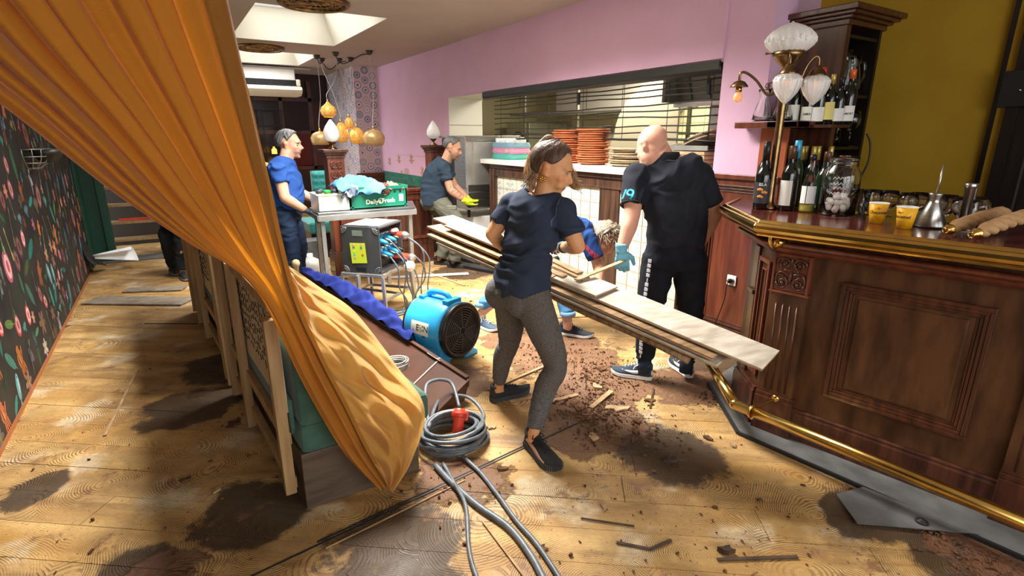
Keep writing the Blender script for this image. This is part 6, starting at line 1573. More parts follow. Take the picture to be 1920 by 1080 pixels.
   o = bpy.data.objects.new(nm, me); C.objects.link(o); o.parent = c2
  onc('Chocomel', .0215, .048, ik, 'lettering')
  f = MB(); ar = lambda a, zz: (x + (r0 + (r1 - r0) * zz / h + .0012) * math.cos(a0 - dt + a), y + (r0 + (r1 - r0) * zz / h + .0012) * math.sin(a0 - dt + a), zb + zz)
  f.tube([ar(u, .073 + .002 * math.sin(u * 4)) for u in [-.45 + .1 * i for i in range(10)]], .0006, 4); f.tube([ar(u, .036 - .004 * math.cos(u * 2.5)) for u in [-.45 + .1 * i for i in range(10)]], .0006, 4); f.tube([ar(u, .022) for u in (-.2, 0, .2, .4)], .0008, 4)
  obj('printed_line', f, ik, c2); obj('printed_crest', MB().torus(ar(0, .076), .0045, .0014, 'X', 10, 5, rotm(rz=a0)).ell(ar(.1, .072), (.002, .003, .003)), rk, c2)
 # steel cone with rod
 x, y = 3.00, 1.055; cn = thing('steel_cone', (x, y, zb), 'brushed steel cone with waisted neck and a long rod, on the bar', 'press')
 obj('cone_body', MB().lathe([(.066, 0), (.068, .004), (.024, .112), (.021, .118), (.022, .130), (.028, .150), (.029, .156), (.020, .156)], (x, y, zb), 32), M['steel'], cn); obj('base_ring', MB().torus((x, y, zb + .004), .067, .004, n=32, k=6), M['black_plastic'], cn)
 obj('rod', MB().tube([(x, y, zb + .14), (x + .004, y - .004, zb + .285)], .0042, 10), M['steel'], cn)
 x, y = 3.04, .945; tb = thing('steel_tube_stand', (x, y, zb), 'upright steel tube dispenser on a round foot behind the rope ends', 'dispenser')
 obj('tube_body', MB().lathe([(.016, 0), (.019, .185), (.023, .187), (.023, .205), (.020, .208)], (x, y, zb), 24), M['steel'], tb); obj('round_foot', MB().lathe([(.045, 0), (.045, .004), (.02, .012)], (x, y, zb), 24), M['steel'], tb); obj('second_tube', MB().lathe([(.010, 0), (.012, .20), (.014, .205)], (x + .035, y - .002, zb), 16), M['steel_dull'], tb)
 # upturned glasses
 for k, (x, y) in enumerate(((3.19, 1.40), (3.21, 1.33), (3.15, 1.22), (3.22, 1.20), (3.13, 1.09), (3.20, 1.07), (3.14, .99), (3.10, .92), (3.21, .95))):
  o = one('balloon_glass', MB().lathe([(.030, 0), (.001, .001), (.004, .004), (.004, .03), (.020, .045), (.042, .075), (.046, .10), (.036, .135), (.0345, .135), (.0445, .10), (.040, .076), (.018, .049), (.001, .045)], (x, y, zb), 22, caps=False), M['glass'], '%s balloon glass from the left in the row behind the yellow cups' % ['first', 'second', 'third', 'fourth', 'fifth', 'sixth', 'seventh', 'eighth', 'ninth'][k], 'glass', 'balloon glasses on the bar')
 # twisted rope ends with brass caps
 for k, (p0, p1, lab) in enumerate((((2.79, .905, zb + .028), (3.22, .86, zb + .055), 'left twisted tan rope with brass cap lying on the bar'), ((2.76, .80, zb + .03), (3.05, .70, zb + .085), 'right thicker twisted tan rope with brass cap and hook on the bar'))):
  t2 = thing('barrier_rope', p0, lab, 'rope', 'tan barrier ropes'); p0, p1 = V(p0), V(p1); d = p1 - p0; n_ = 40
  x_ = d.normalized().orthogonal().normalized(); y_ = d.normalized().cross(x_); f = MB()
  for st in range(3):
   pts = []
   for i in range(n_ + 1):
    u = i / n_; c_ = p0 + d * u + V((0, 0, .02 * math.sin(u * 2))); a = u * 15 + st * 2 * PI / 3; q = .013 * min(1, .3 + u * 6); pts.append(c_ + x_ * q * math.cos(a) + y_ * q * math.sin(a))
   f.tube(pts, [.012 + .006 * min(1, i / 5) for i in range(n_ + 1)], 10)
  obj('rope_strand', f, mat('tan_cord_%d' % k, (.36, .20, .085), .8, col2=(.44, .26, .12), scale=30, bump=.3, bscale=120), t2)
  cr = V((0, 0, 1)).rotation_difference(-d.normalized()).to_matrix(); obj('brass_cap', MB().lathe([(.022, 0), (.024, .006), (.018, .012), (.012, .020), (.010, .03)], p0, 18, cr), M['brass'], t2)
  obj('hook', MB().torus(p0 - d.normalized() * .034, .012, .003, 'Z', 16, 6, cr, 0, 1.6 * PI), M['brass'], t2)
 one('ice_glass', MB().lathe([(.03, 0), (.038, .05), (.036, .05), (.028, .004)], (2.90, .56, zb), 16), M['glass'], 'small glass at the very right edge beside the ropes', 'glass')
 # dark panelled door at the right
 d = struct('door_2', MB().bb(4.66, 4.72, .1, 1.30, 0, 2.85).bb(4.64, 4.75, 1.30, 1.36, 0, 2.85), M['black_wood'])
 for y in (1.20, 1.08, .96, .84): obj('bead', MB().bb(4.653, 4.66, y, y + .012, 0, 2.8), mat('grey_bead', (.05, .04, .04), .4), d)
 obj('ochre_trim', MB().bb(4.70, 4.745, 1.36, 1.42, 0, 2.85), M['ochre'], d); obj('dark_trim', MB().bb(4.70, 4.748, 1.42, 1.45, 0, 2.85), M['black_wood'], d)
 obj('lock_box', MB().bb(4.61, 4.66, .8, 1.40, 1.78, 2.0), M['black_plastic'], d, bevel=.004); obj('lock_pin', MB().ell((4.607, 1.30, 1.88), .009, n=10, m=7), M['steel'], d)
build_bar_back()

def build_lamp():
 x, y, zb = 2.965, 1.85, 1.191; r_ = V((.844, -.536, 0)); f_ = V((.536, .844, 0))
 t = thing('brass_bar_lamp', (x, y, zb), 'tall brass bar lamp with globe, two hanging glass shades and a bare bulb', 'lamp')
 c = V((x, y, 0))
 obj('post', MB().lathe([(.045, zb), (.045, zb + .01), (.026, zb + .03), (.021, zb + .05), (.021, 1.74), (.026, 1.80), (.024, 1.82), (.031, 1.84), (.031, 1.88), (.022, 1.91), (.018, 1.965)], (x, y, 0), 24), M['old_brass'], t)
 obj('gallery', MB().lathe([(.014, 1.955), (.036, 1.97), (.056, 1.99), (.078, 2.018), (.082, 2.022), (.082, 2.046), (.076, 2.048), (.072, 2.022), (.016, 1.985)], (x, y, 0), 30), M['old_brass'], t)
 obj('gallery_screw', MB().tube([c + r_ * -.12 + V((0, 0, 2.035)), c + r_ * -.08 + V((0, 0, 2.035))], .004, 8).ell(c + r_ * -.122 + V((0, 0, 2.035)), .008, n=8, m=6), M['old_brass'], t)
 obj('globe_shade', MB().lathe([(.074, 2.04), (.090, 2.05), (.115, 2.072), (.124, 2.098), (.118, 2.125), (.094, 2.150), (.060, 2.170), (.026, 2.184), (.007, 2.190), (.003, 2.197)], (x, y, 0), 72, flute=(18, .035)), M['frosted'], t)
 b = MB()
 for k in range(26):
  a = 2 * PI * k / 26; b.ell((x + .122 * math.cos(a), y + .122 * math.sin(a), 2.096 + .007 * (k % 2)), (.009, .009, .013), n=8, m=6)
 obj('beaded_band', b, M['frosted'], t)
 def arm(dirv, L_, lift, drop, end):
  tip = c + dirv * L_ + V((0, 0, end))
  pts = crom([c + dirv * .03 + V((0, 0, 1.85)), c + dirv * (L_ * .35) + V((0, 0, 1.825)), c + dirv * (L_ * .62) + V((0, 0, end - .01 + lift * .4)), c + dirv * (L_ * .86) + V((0, 0, end + .01 + lift)), tip + V((0, 0, .05)), tip], 6)
  return MB().tube(pts, .0075, 8), tip
 # left arm with a bare bulb
 f, tip = arm((-r_ * .88 + f_ * .40).normalized(), .235, .04, 0, 1.895)
 for q in (0, 1): f.torus(c - r_ * (.075 + .02 * q) + V((0, 0, 1.87)), .017 - .005 * q, .0035, 'Y', 14, 6, rotm(rz=math.atan2(-r_.y, -r_.x)))
 obj('arm', f, M['old_brass'], t)
 obj('arm_cap', MB().lathe([(.012, .012), (.03, .004), (.048, -.018), (.050, -.024), (.03, -.022)], tip, 22), M['old_brass'], t); obj('lamp_socket', MB().lathe([(.016, -.02), (.018, -.05)], tip, 14), M['brass'], t)
 obj('bare_bulb', MB().lathe([(.012, -.05), (.022, -.065), (.026, -.082), (.020, -.10), (.001, -.108)], tip, 16), M['bulb_orange'], t)
 for (dv, L_, en) in (((-f_ * .88 - r_ * .34).normalized(), .13, 1.955), ((r_ * .95 - f_ * .22).normalized(), .155, 1.955)):
  f, tip = arm(dv, L_, .05, 0, en); obj('arm', f, M['old_brass'], t)
  obj('shade_cap', MB().lathe([(.008, .016), (.018, .010), (.024, 0), (.036, -.010), (.042, -.024), (.048, -.034), (.046, -.040)], tip, 24), M['old_brass'], t)
  obj('glass_shade', MB().lathe([(.044, -.036), (.062, -.050), (.070, -.070), (.068, -.096), (.053, -.132), (.028, -.165), (.008, -.184), (.002, -.19)], tip, 64, flute=(16, .035)), M['frosted'], t)
  b = MB()
  for k in range(16):
   a = 2 * PI * k / 16; b.ell(tip + V((.067 * math.cos(a), .067 * math.sin(a), -.068)), (.0065, .0065, .010), n=8, m=6)
  obj('beaded_band', b, M['frosted'], t); obj('bulb', MB().ell(tip + V((0, 0, -.08)), .022, n=14, m=10), M['bulb_orange'], t)
build_lamp()

# ================================================================ DEBRIS ON THE FLOOR
def build_debris():
 rr = random.Random(77)
 def chip(x, y, s, m, lab, cat='debris', el=1.6, rz=None, th=.006, grp=None, z=.003, nm='wood_chip'):
  n = 9; rz = rr.uniform(0, 6) if rz is None else rz; p = []; el *= rr.uniform(.8, 1.7)
  for i in range(n):
   a = 2 * PI * i / n + rr.uniform(-.25, .25); q = s * rr.uniform(.4, 1.05); u, v = q * el * math.cos(a), q * math.sin(a); p.append((x + u * math.cos(rz) - v * math.sin(rz), y + u * math.sin(rz) + v * math.cos(rz)))
  mb = MB().prism(p, z, z + th)
  for i in range(n, 2 * n): mb.v[i] = (mb.v[i][0], mb.v[i][1], mb.v[i][2] + rr.uniform(0, th))
  return one(nm, mb, m, lab, cat, grp)
 D, S, K = M['debris'], M['splinter'], M['dark_chip']
 one('floor_lath', MB().bar((-.50, 3.42, .008), (-.38, 4.35, .008), .014, .006), S, 'thin lath lying along the left floor between wall and bench', 'lath')
 def W2(px, py): return None
 chip(1.965, 1.575, .028, K, 'dark wedge-shaped chip on the bare boards in front of the woman\'s front foot', el=1.5, rz=-.2, th=.014)
 chip(1.67, 1.03, .022, K, 'dark triangular chip near the bottom edge, beside the long splinter', el=1.3, th=.012)
 for (a, b, w, lab, m) in (((1.60, 1.02, .006), (1.88, .86, .006), .014, 'long dark splinter at the bottom of the floor right of centre', K), ((1.33, 1.30, .006), (1.42, 1.20, .006), .012, 'curved splinter left part on the front boards', K), ((1.42, 1.20, .006), (1.53, 1.19, .006), .012, 'curved splinter right part on the front boards', K),
                              ((1.30, 1.49, .006), (1.46, 1.33, .006), .006, 'thin dark splinter below the wedge-shaped chip', K), ((1.57, 2.76, .008), (2.25, 2.90, .008), .02, 'long pale splinter behind the woman\'s rear foot', S), ((1.60, 2.55, .006), (1.85, 2.52, .006), .035, 'pale curved strip by the woman\'s rear foot', S),
                              ((1.98, 2.22, .006), (2.22, 2.30, .02), .03, 'pointed pale sliver standing out of the rubble heap', S), ((1.80, 2.42, .006), (2.02, 2.40, .006), .03, 'flat pale splinter on the rubble heap', S), ((2.35, 3.9, .006), (3.1, 3.55, .006), .02, 'thin batten lying on the floor behind the woman', S),
                              ((2.5, 6.0, .006), (2.62, 5.1, .006), .03, 'pale lath on the far floor near the crouching man', S), ((1.95, 5.9, .01), (2.9, 5.55, .01), .10, 'flat grey board on the far floor left of the crouching man', M['plank_top']), ((.93, 1.70, .006), (.91, 1.25, .006), .008, 'thin pale splinter between the cables at the bottom', S),
                              ((2.28, 2.02, .006), (2.5, 2.2, .006), .012, 'splinter lying by the bald man\'s left shoe', K)):
  one('splinter', MB().bar(a, b, w, .006), m, lab, 'splinter')
 for (a, b, w, lab) in (((-.83, 6.62, .012), (.0, 6.05, .012), .26, 'worn grey-brown board lying across the aisle behind the bench'), ((-.55, 6.86, .016), (-.02, 6.62, .016), .16, 'pale flat board piece lying behind the board in the aisle')):
  one('loose_board', MB().bar(a, b, w, .014), mat('worn_board', (.13, .10, .075), .6, col2=(.27, .23, .18), scale=6, stretch=(2, 6, 6)), lab, 'board', bevel=.002)
 # crumbs in heaps nobody could count
 mb = MB()
 clusters = [((2.0, 2.18), .26, 900), ((2.3, 2.5), .38, 800), ((2.3, 2.95), .40, 500), ((1.8, 1.98), .22, 160), ((2.6, .50), .28, 420), ((2.45, .80 - .35), .25, 120), ((2.05, 1.78), .25, 120), ((2.9, 5.5), .5, 200), ((.9, 2.0), .3, 60), ((-.2, 2.15), .3, 60), ((1.6, 1.3), .9, 160), ((0.0, 3.2), 1.0, 120), ((2.0, 4.2), 1.0, 160), ((2.72, 1.9), .16, 90)]
 for (cx, cy), sp, n in clusters:
  for _ in range(n):
   x, y = rr.gauss(cx, sp * .5), rr.gauss(cy, sp * .45); s = rr.choice([.0025, .003, .004, .005, .007, .010]) * rr.uniform(.6, 1.3)
   if x > 2.45 and y < 1.6 and x > 2.40 + (1.6 - y) * .12: continue
   mb.box((x, y, .003 + s * .4), (s * rr.uniform(.8, 2.6), s, s * .7), rotm(rr.uniform(0, 6), rr.uniform(-.4, .4), rr.uniform(-.4, .4)), taper=rr.uniform(.4, .9))
 one('rotten_wood_rubble', mb, D, 'brown crumbs of rotten wood strewn over the floor boards', 'rubble', loc=(2.2, 2.2, 0))['kind'] = 'stuff'
 spots = [(2.12, 2.12, .05, 'largest pale flake of wood in the middle of the rubble heap'), (2.35, 2.1, .03, 'brown flake between rubble heap and foot rail'), (1.93, 2.30, .045, 'brown flake on the rubble heap beside the woman\'s front calf'), (2.2, 2.42, .04, 'pale flake in front of the bald man\'s left shoe'), (2.02, 1.88, .03, 'brown flake at the front edge of the rubble heap'), (2.42, 2.62, .035, 'dark flake behind the bald man\'s left shoe'), (1.78, 1.96, .03, 'pale flake at the far end of the black floor joint'), (2.1, 1.95, .026, 'small brown flake on the heap\'s near side'), (1.2, 1.98, .022, 'brown flake on the black floor joint left of the woman\'s front shoe'), (1.44, 1.50, .02, 'pale flake on the bare boards in front of the woman\'s front shoe'), (.12, 3.18, .045, 'large brown flake by the bench frame in the aisle'), (-.14, 2.72, .02, 'small brown flake in the aisle left of the bench post'), (-.02, 2.55, .016, 'tiny pale flake in the aisle by the near bench post'),
             (1.05, 1.44, .022, 'brown flake right of the cables at the bottom edge'), (2.3, 1.62, .02, 'brown flake on the dark stain near the apron corner'), (2.36, 1.50, .018, 'tiny pale flake touching the apron\'s black edge'), (1.35, 2.35, .025, 'pale flake between cable coil and the woman\'s rear shoe'), (2.05, 2.75, .03, 'brown flake under the carried planks')]
 for k, (x, y, s, lab) in enumerate(spots): chip(x, y, s, D if 'pale' not in lab else S, lab, nm='wood_flake')
build_debris()
# ================================================================ PEOPLE
from mathutils.bvhtree import BVHTree
def stick(o, me, root, out=.002):
 # lays a small print onto the garment's surface
 bm = bmesh.new(); bm.from_mesh(me); tr = BVHTree.FromBMesh(bm); bm.free()
 base = [v.co.copy() for v in o.data.vertices]
 for v in o.data.vertices:
  l, n, i, d = tr.find_nearest(v.co)
  if l is not None: v.co = l + n * (out + .001 * (len(base) > 400))
 o.data.update(); return o
UP = V((0, 0, 1)); CR = V((.844, -.536, 0)); CF = V((.536, .844, 0))   # two ground directions used for the poses
def remesh(mb, vox, smooth=4, disp=None):
 me = bpy.data.meshes.new('tmp'); me.from_pydata(mb.v, [], mb.f); me.update()
 o = bpy.data.objects.new('tmp', me); C.objects.link(o)
 r = o.modifiers.new('r', 'REMESH'); r.mode = 'VOXEL'; r.voxel_size = vox; r.use_smooth_shade = True
 s = o.modifiers.new('s', 'SMOOTH'); s.factor = .5; s.iterations = smooth
 dg = bpy.context.evaluated_depsgraph_get(); dg.update(); m2 = bpy.data.meshes.new_from_object(o.evaluated_get(dg))
 bpy.data.objects.remove(o); bpy.data.meshes.remove(me)
 if disp:
  ns = [v.normal.copy() for v in m2.vertices]
  for v, n in zip(m2.vertices, ns): v.co = disp(v.co, n)
 m2.update(); return m2
def skinobj(name, me, m, parent, colf=None, label=None):
 me.name = name; me.materials.clear(); me.materials.append(m)
 if colf:
  ca = me.color_attributes.new('tint', 'FLOAT_COLOR', 'POINT'); a = np.empty((len(me.vertices), 4), dtype=np.float32)
  for i, v in enumerate(me.vertices): c = colf(v.co, v.normal); a[i] = (c[0], c[1], c[2], 1)
  ca.data.foreach_set('color', a.ravel())
 me.transform(WM[parent.name].inverted()); me.polygons.foreach_set('use_smooth', [True] * len(me.polygons))
 o = bpy.data.objects.new(name, me); C.objects.link(o); o.parent = parent; WM[o.name] = WM[parent.name]
 if label: o['label'] = label
 return o
def limb(mb, pts, rad, n=14, wide=None, ratio=1.0, k=4):
 P = crom([V(p) for p in pts], k) if len(pts) > 2 else [V(pts[0]).lerp(V(pts[1]), i / 4) for i in range(5)]
 m = len(P) - 1; rr = []
 for i in range(len(P)):
  q = i / m * (len(rad) - 1); j = min(int(q), len(rad) - 2); f = q - j; rr.append(rad[j] * (1 - f) + rad[j + 1] * f)
 rings = []; x = None
 for i, p in enumerate(P):
  t = (P[min(i + 1, m)] - P[max(i - 1, 0)]).normalized()
  if wide is not None: x = (wide - t * wide.dot(t)).normalized()
  elif x is None: x = t.orthogonal().normalized()
  else: x = (x - t * x.dot(t)).normalized()
  y = t.cross(x); rings.append([p + (x * math.cos(2 * PI * a / n) * ratio + y * math.sin(2 * PI * a / n)) * rr[i] for a in range(n)])
 mb.loft(rings); return mb
def torso(mb, rings, n=24, grow=0.0):
 """rings: (centre, half width, half depth, right axis)"""
 cs = crom([V(r[0]) for r in rings], 4); R_ = []
 for i, c in enumerate(cs):
  q = i / 4; j = min(int(q), len(rings) - 2); f = q - j; f = f * f * (3 - 2 * f)
  w = (rings[j][1] * (1 - f) + rings[j + 1][1] * f) * (.84 if grow < 0 and len(rings) - 3 < q < len(rings) - 1.2 else 1) + grow; d = rings[j][2] * (1 - f) + rings[j + 1][2] * f + grow
  ax = (V(rings[j][3]) * (1 - f) + V(rings[j + 1][3]) * f).normalized()
  t = (cs[min(i + 1, len(cs) - 1)] - cs[max(i - 1, 0)]).normalized(); ax = (ax - t * ax.dot(t)).normalized(); ay = t.cross(ax)
  ring = []
  for k in range(n):
   a = 2 * PI * k / n; ca, sa = math.cos(a), math.sin(a); e = .86
   ring.append(c + ax * math.copysign(abs(ca) ** e, ca) * w + ay * math.copysign(abs(sa) ** e, sa) * d)
  R_.append(ring)
 mb.loft(R_); return mb
def basis(fwd, up=UP):
 f = V(fwd).normalized(); x = f.cross(V(up)).normalized(); u = x.cross(f); return Matrix((x, f, u)).transposed()
def hand(mb, w, d, pn, side=1, curl=.5, s=1.0, spread=.12, thumb=.6, grow=0.0):
 """w wrist, d hand direction, pn palm normal (the side fingers close to); side=+1 thumb on d x pn side"""
 w = V(w); d = V(d).normalized(); pn = V(pn); pn = (pn - d * pn.dot(d)).normalized(); x = d.cross(pn) * side
 r0 = []
 for t, hw, hd in ((-.01, .026, .021), (.02, .032, .020), (.05, .040, .017), (.085, .043, .014), (.098, .040, .011)):
  c = w + d * t * s; r0.append([c + (x * math.cos(2 * PI * k / 12) * (hw + grow) + pn * math.sin(2 * PI * k / 12) * (hd + grow)) * s for k in range(12)])
 mb.loft(r0)
 for i, (off, L_, r) in enumerate(((.030, .072, .0092), (.010, .080, .0096), (-.011, .075, .0092), (-.030, .058, .0082))):
  p = w + (d * (.088 - .004 * abs(i - 1)) + x * off) * s; dd = (d + x * (off / .03) * spread * .6).normalized(); pts = [p]
  cu = curl * (1 + .12 * i)
  for q, fr in enumerate((.45, .30, .25)):
   ang = cu * (0.55 if q == 0 else 1.0); dd = (dd * math.cos(ang) + pn * math.sin(ang)).normalized()
   pp = (pn - dd * pn.dot(dd)); p = p + dd * L_ * fr * s; pts.append(p)
   pn_l = pp
  rr = (r + grow) * s; mb.tube(pts, [rr, rr * .98, rr * .9, rr * .78], 9); mb.ell(pts[-1], rr * .8, n=9, m=6); mb.ell(pts[1], rr * 1.04, n=9, m=6)
 p = w + (d * .022 + x * .030) * s; a = (d * .75 + x * .85 + pn * .25 * thumb).normalized(); b = (d * .9 + x * .15 + pn * thumb).normalized()
 q1 = p + a * .040 * s; q2 = q1 + b * .034 * s; q3 = q2 + (b + pn * .3 * thumb).normalized() * .026 * s; g = grow
 mb.tube([p, q1, q2, q3], [(.015 + g) * s, (.0125 + g) * s, (.011 + g) * s, (.009 + g) * s], 9); mb.ell(q3, (.009 + g) * s, n=9, m=6)
 return mb
def head(mb, c, B, s=1.0, nose=1.0, jaw=1.0):
 c = V(c)
 def E(p, r, rot=None): mb.ell(c + B @ (V(p) * s), V(r) * s, (B @ rot) if rot else B, n=22, m=16)
 E((0, -.014, .036), (.0745, .096, .084)); E((0, .018, -.005), (.066, .078, .082)); E((0, .030, -.045), (.057 * jaw, .060, .065)); E((0, .040, -.082), (.044 * jaw, .045, .034)); E((0, .074, -.098), (.020, .018, .018))
 E((0, .070, .030), (.050, .021, .026)); E((.026, .083, .022), (.026, .012, .009)); E((-.026, .083, .022), (.026, .012, .009))
 for q in (-1, 1):
  E((q * .040, .060, -.022), (.022, .024, .020)); E((q * .030, .066, -.052), (.022, .022, .024))
  E((q * .074, -.008, -.008), (.007, .017, .030), rotm(rz=q * -.35, rx=-.15)); E((q * .080, -.014, .006), (.005, .015, .017), rotm(rz=q * -.5)); E((q * .073, .004, -.032), (.006, .008, .010))
 mb.tube([c + B @ (V(p) * s) for p in ((0, .086, .016), (0, .097, -.004), (0, .108 + .004 * nose, -.026), (0, .106 + .004 * nose, -.036))], [.0075 * s, .0085 * s, .0105 * s, .0095 * s], 10)
 for q in (-1, 1): E((q * .0095, .098, -.036), (.0085, .010, .0075))
 E((0, .084, -.060), (.023, .015, .0065)); E((0, .082, -.0715), (.020, .015, .0075)); E((0, .080, -.050), (.018, .013, .012))
def head_disp(c, B, s):
 c = V(c); Bi = B.transposed()
 dents = [((-.031, .086, .002), .0140, .0082), ((.031, .086, .002), .0140, .0082), ((0, .098, -.0655), .010, .0035), ((-.030, .098, -.0655), .007, .002), ((.030, .098, -.0655), .007, .002), ((0, .090, -.084), .013, .004), ((.078, -.004, -.006), .010, .005), ((-.078, -.004, -.006), .010, .005), ((.052, .05, .02), .016, .002), ((-.052, .05, .02), .016, .002)]
 def f(p, n):
  l = Bi @ (p - c) / s
  if l.length > .17: return p
  o = p.copy()
  for (q, r, dpt) in dents:
   dd = (l - V(q)).length
   if dd < r * 3: o -= n * (dpt * s * math.exp(-(dd / r) ** 2))
  return o
 return f
def head_col(c, B, s, skin, lip=(.42, .14, .11), stubble=0.0, blush=.3, tatt=None, scalp=0.0):
 c = V(c); Bi = B.transposed(); sk = V(skin)
 def f(p, n):
  l = Bi @ (p - c) / s; k = sk * (1 + .10 * noise.noise(p * 22) + .05 * noise.noise(p * 90))
  if l.length < .20:
   red = 0
   for q, r in (((.045, .07, -.025), .022), ((-.045, .07, -.025), .022), ((0, .115, -.03), .014), ((.08, -.005, -.01), .022), ((-.08, -.005, -.01), .022)): red = max(red, math.exp(-((l - V(q)).length / r) ** 2))
   k = k.lerp(V((skin[0] * 1.02, skin[1] * .72, skin[2] * .66)), red * blush * 1.6)
   e = ((l.x / .024) ** 2 + ((l.z + .0655) / .0105) ** 2)
   if e < 1.25 and l.y > .075: k = k.lerp(V(lip), min(1, (1.25 - e) * 2.2))
   if stubble and l.y > -.01:
    w = max(0, min(1, (-.028 - l.z) / .03)) * max(0, min(1, (l.y + .01) / .03)); k = k.lerp(V((.10, .075, .065)), w * stubble)
   if scalp and l.z > .03: k = k.lerp(V((skin[0] * .8, skin[1] * .62, skin[2] * .55)), scalp * max(0, min(1, (l.z - .03) * 14)) * (1 if l.y < .06 else .3))
  if tatt: k = tatt(p, k)
  return tuple(k)
 return f
def face_bits(t, c, B, s, brow=(.05, .03, .02), iris=(.09, .05, .02), lid=(.55, .30, .2)):
 c = V(c); bm = bmesh.new(); bm.from_mesh([h for h in t.children if h.name.startswith('body')][0].data); tr = BVHTree.FromBMesh(bm); bm.free(); W = WM[t.name]; Wi = W.inverted()
 on = lambda p: W @ (lambda r: r[0] + r[1] * .0006)(tr.find_nearest(Wi @ p))
 for q in (-1, 1):
  e = obj('eye', MB().ell(c + B @ (V((q * .031, .0772, .002)) * s), V((.0125, .0115, .0048)) * s, B, n=16, m=12), mat('eye_white', (.78, .74, .70), .2), t)
  obj('iris', MB().ell(c + B @ (V((q * .031, .0876, .0012)) * s), V((.0052, .0018, .0042)) * s, B, n=12, m=8), mat('iris', iris, .15), e)
  lb = MB(); pts = []
  for k in range(9):
   a = PI * k / 8; pts.append(c + B @ (V((q * .031 + .0150 * math.cos(a), .0800 + .0072 * math.sin(a), .002 + .0068 * math.sin(a))) * s))
  lb.tube(pts, .0013 * s, 6); lid_ = obj('eyelid', lb, mat('lash', tuple(x * .5 for x in brow), .6), e)
  f = MB(); f.tube([on(c + B @ (V((q * (.012 + .0095 * k), .094 - .003 * k, .0195 + .0030 * math.sin(PI * k / 3))) * s)) for k in range(4)], [.0020 * s, .0028 * s, .0024 * s, .0010 * s], 7)
  bo = obj('eyebrow', f, mat('brow_hair', brow, .8), t)
def hairshell(c, B, s, lim, th=.010, col=((.04, .03, .025), (.02, .015, .012)), seed=1, lump=.004, fr=9, streak=None, bulk=None):
 """lim(phi) -> polar angle of the hairline, phi measured from the face direction"""
 mb = MB(); n, m = 72, 34; cols = []; vs = []; O = V((0, -.010, .030)); R3 = V((.0760, .0975, .0860))
 for j in range(m + 1):
  for i in range(n):
   ph = 2 * PI * i / n; L_ = lim(ph); thv = L_ * j / m
   dr = V((math.sin(thv) * math.sin(ph), math.sin(thv) * math.cos(ph), math.cos(thv)))
   rr = 1 / math.sqrt((dr.x / R3.x) ** 2 + (dr.y / R3.y) ** 2 + (dr.z / R3.z) ** 2)
   if dr.z < -.4 and dr.y < .3: rr *= 1 - .08 * min(1, (-dr.z - .4) * 1.6)
   edge = min(1, (1 - j / m) * 11) ; e = th * edge ** .6 - (.007 if j == m else 0)
   if bulk: e += bulk(ph, thv) * edge
   nv = noise.noise(V((math.sin(ph) * fr, math.cos(ph) * fr, thv * 3 + seed))); nv2 = noise.noise(V((ph * 14, thv * 2.0, seed)))
   r_ = rr + e + (lump * nv + lump * .6 * nv2) * edge
   vs.append(V(c) + B @ ((O + dr * r_) * s)); k = .5 + .5 * nv2
   ca = V(col[0]).lerp(V(col[1]), max(0, min(1, k)))
   if streak and noise.noise(V((ph * 9, thv, seed + 5))) > .15: ca = ca.lerp(V(streak), .5)
   cols.append(tuple(ca))
 mb.add(vs, [(j * n + i, (j + 1) * n + i, (j + 1) * n + (i + 1) % n, j * n + (i + 1) % n) for j in range(m) for i in range(n)], True); mb.c = cols
 return mb
def men_line(front=.95, side=1.42, back=2.25, ear=.16, sb=.22):
 def f(ph):
  a = abs((ph + PI) % (2 * PI) - PI)   # 0 face, pi back
  t = max(0, min(1, (a - .35) / 1.0)); v = front + (side - front) * t * t * (3 - 2 * t)
  v += sb * math.exp(-((a - 1.28) / .10) ** 2) - ear * math.exp(-((a - 1.62) / .20) ** 2)
  t = max(0, min(1, (a - 1.75) / .55)); return v + (back - side) * t * t * (3 - 2 * t)
 return f
def folds(amp, d=(0, 0, 1), fr=9, st=3.0, seed=0, zones=None):
 """cloth folds: ridged noise squeezed across direction d; zones = [(point, radius, gain)]"""
 dv = V(d).normalized(); a = dv.orthogonal().normalized(); b = dv.cross(a)
 def f(p, n):
  q = V((p.dot(a) * fr, p.dot(b) * fr, p.dot(dv) * fr * st)) + V((seed, seed * 2, 0)); q += V((0, 0, 1)) * 1.4 * noise.noise(p * 5 + V((seed, 0, 0)))
  r = 1 - abs(noise.noise(q)) * 2.2; g = .35
  if zones:
   for z, rad, gn in zones: g += gn * math.exp(-((p - V(z)).length / rad) ** 2)
  else: g = 1
  return p + n * (amp * g * (r - .35) + amp * .4 * g * noise.noise(q * 2.3))
 return f
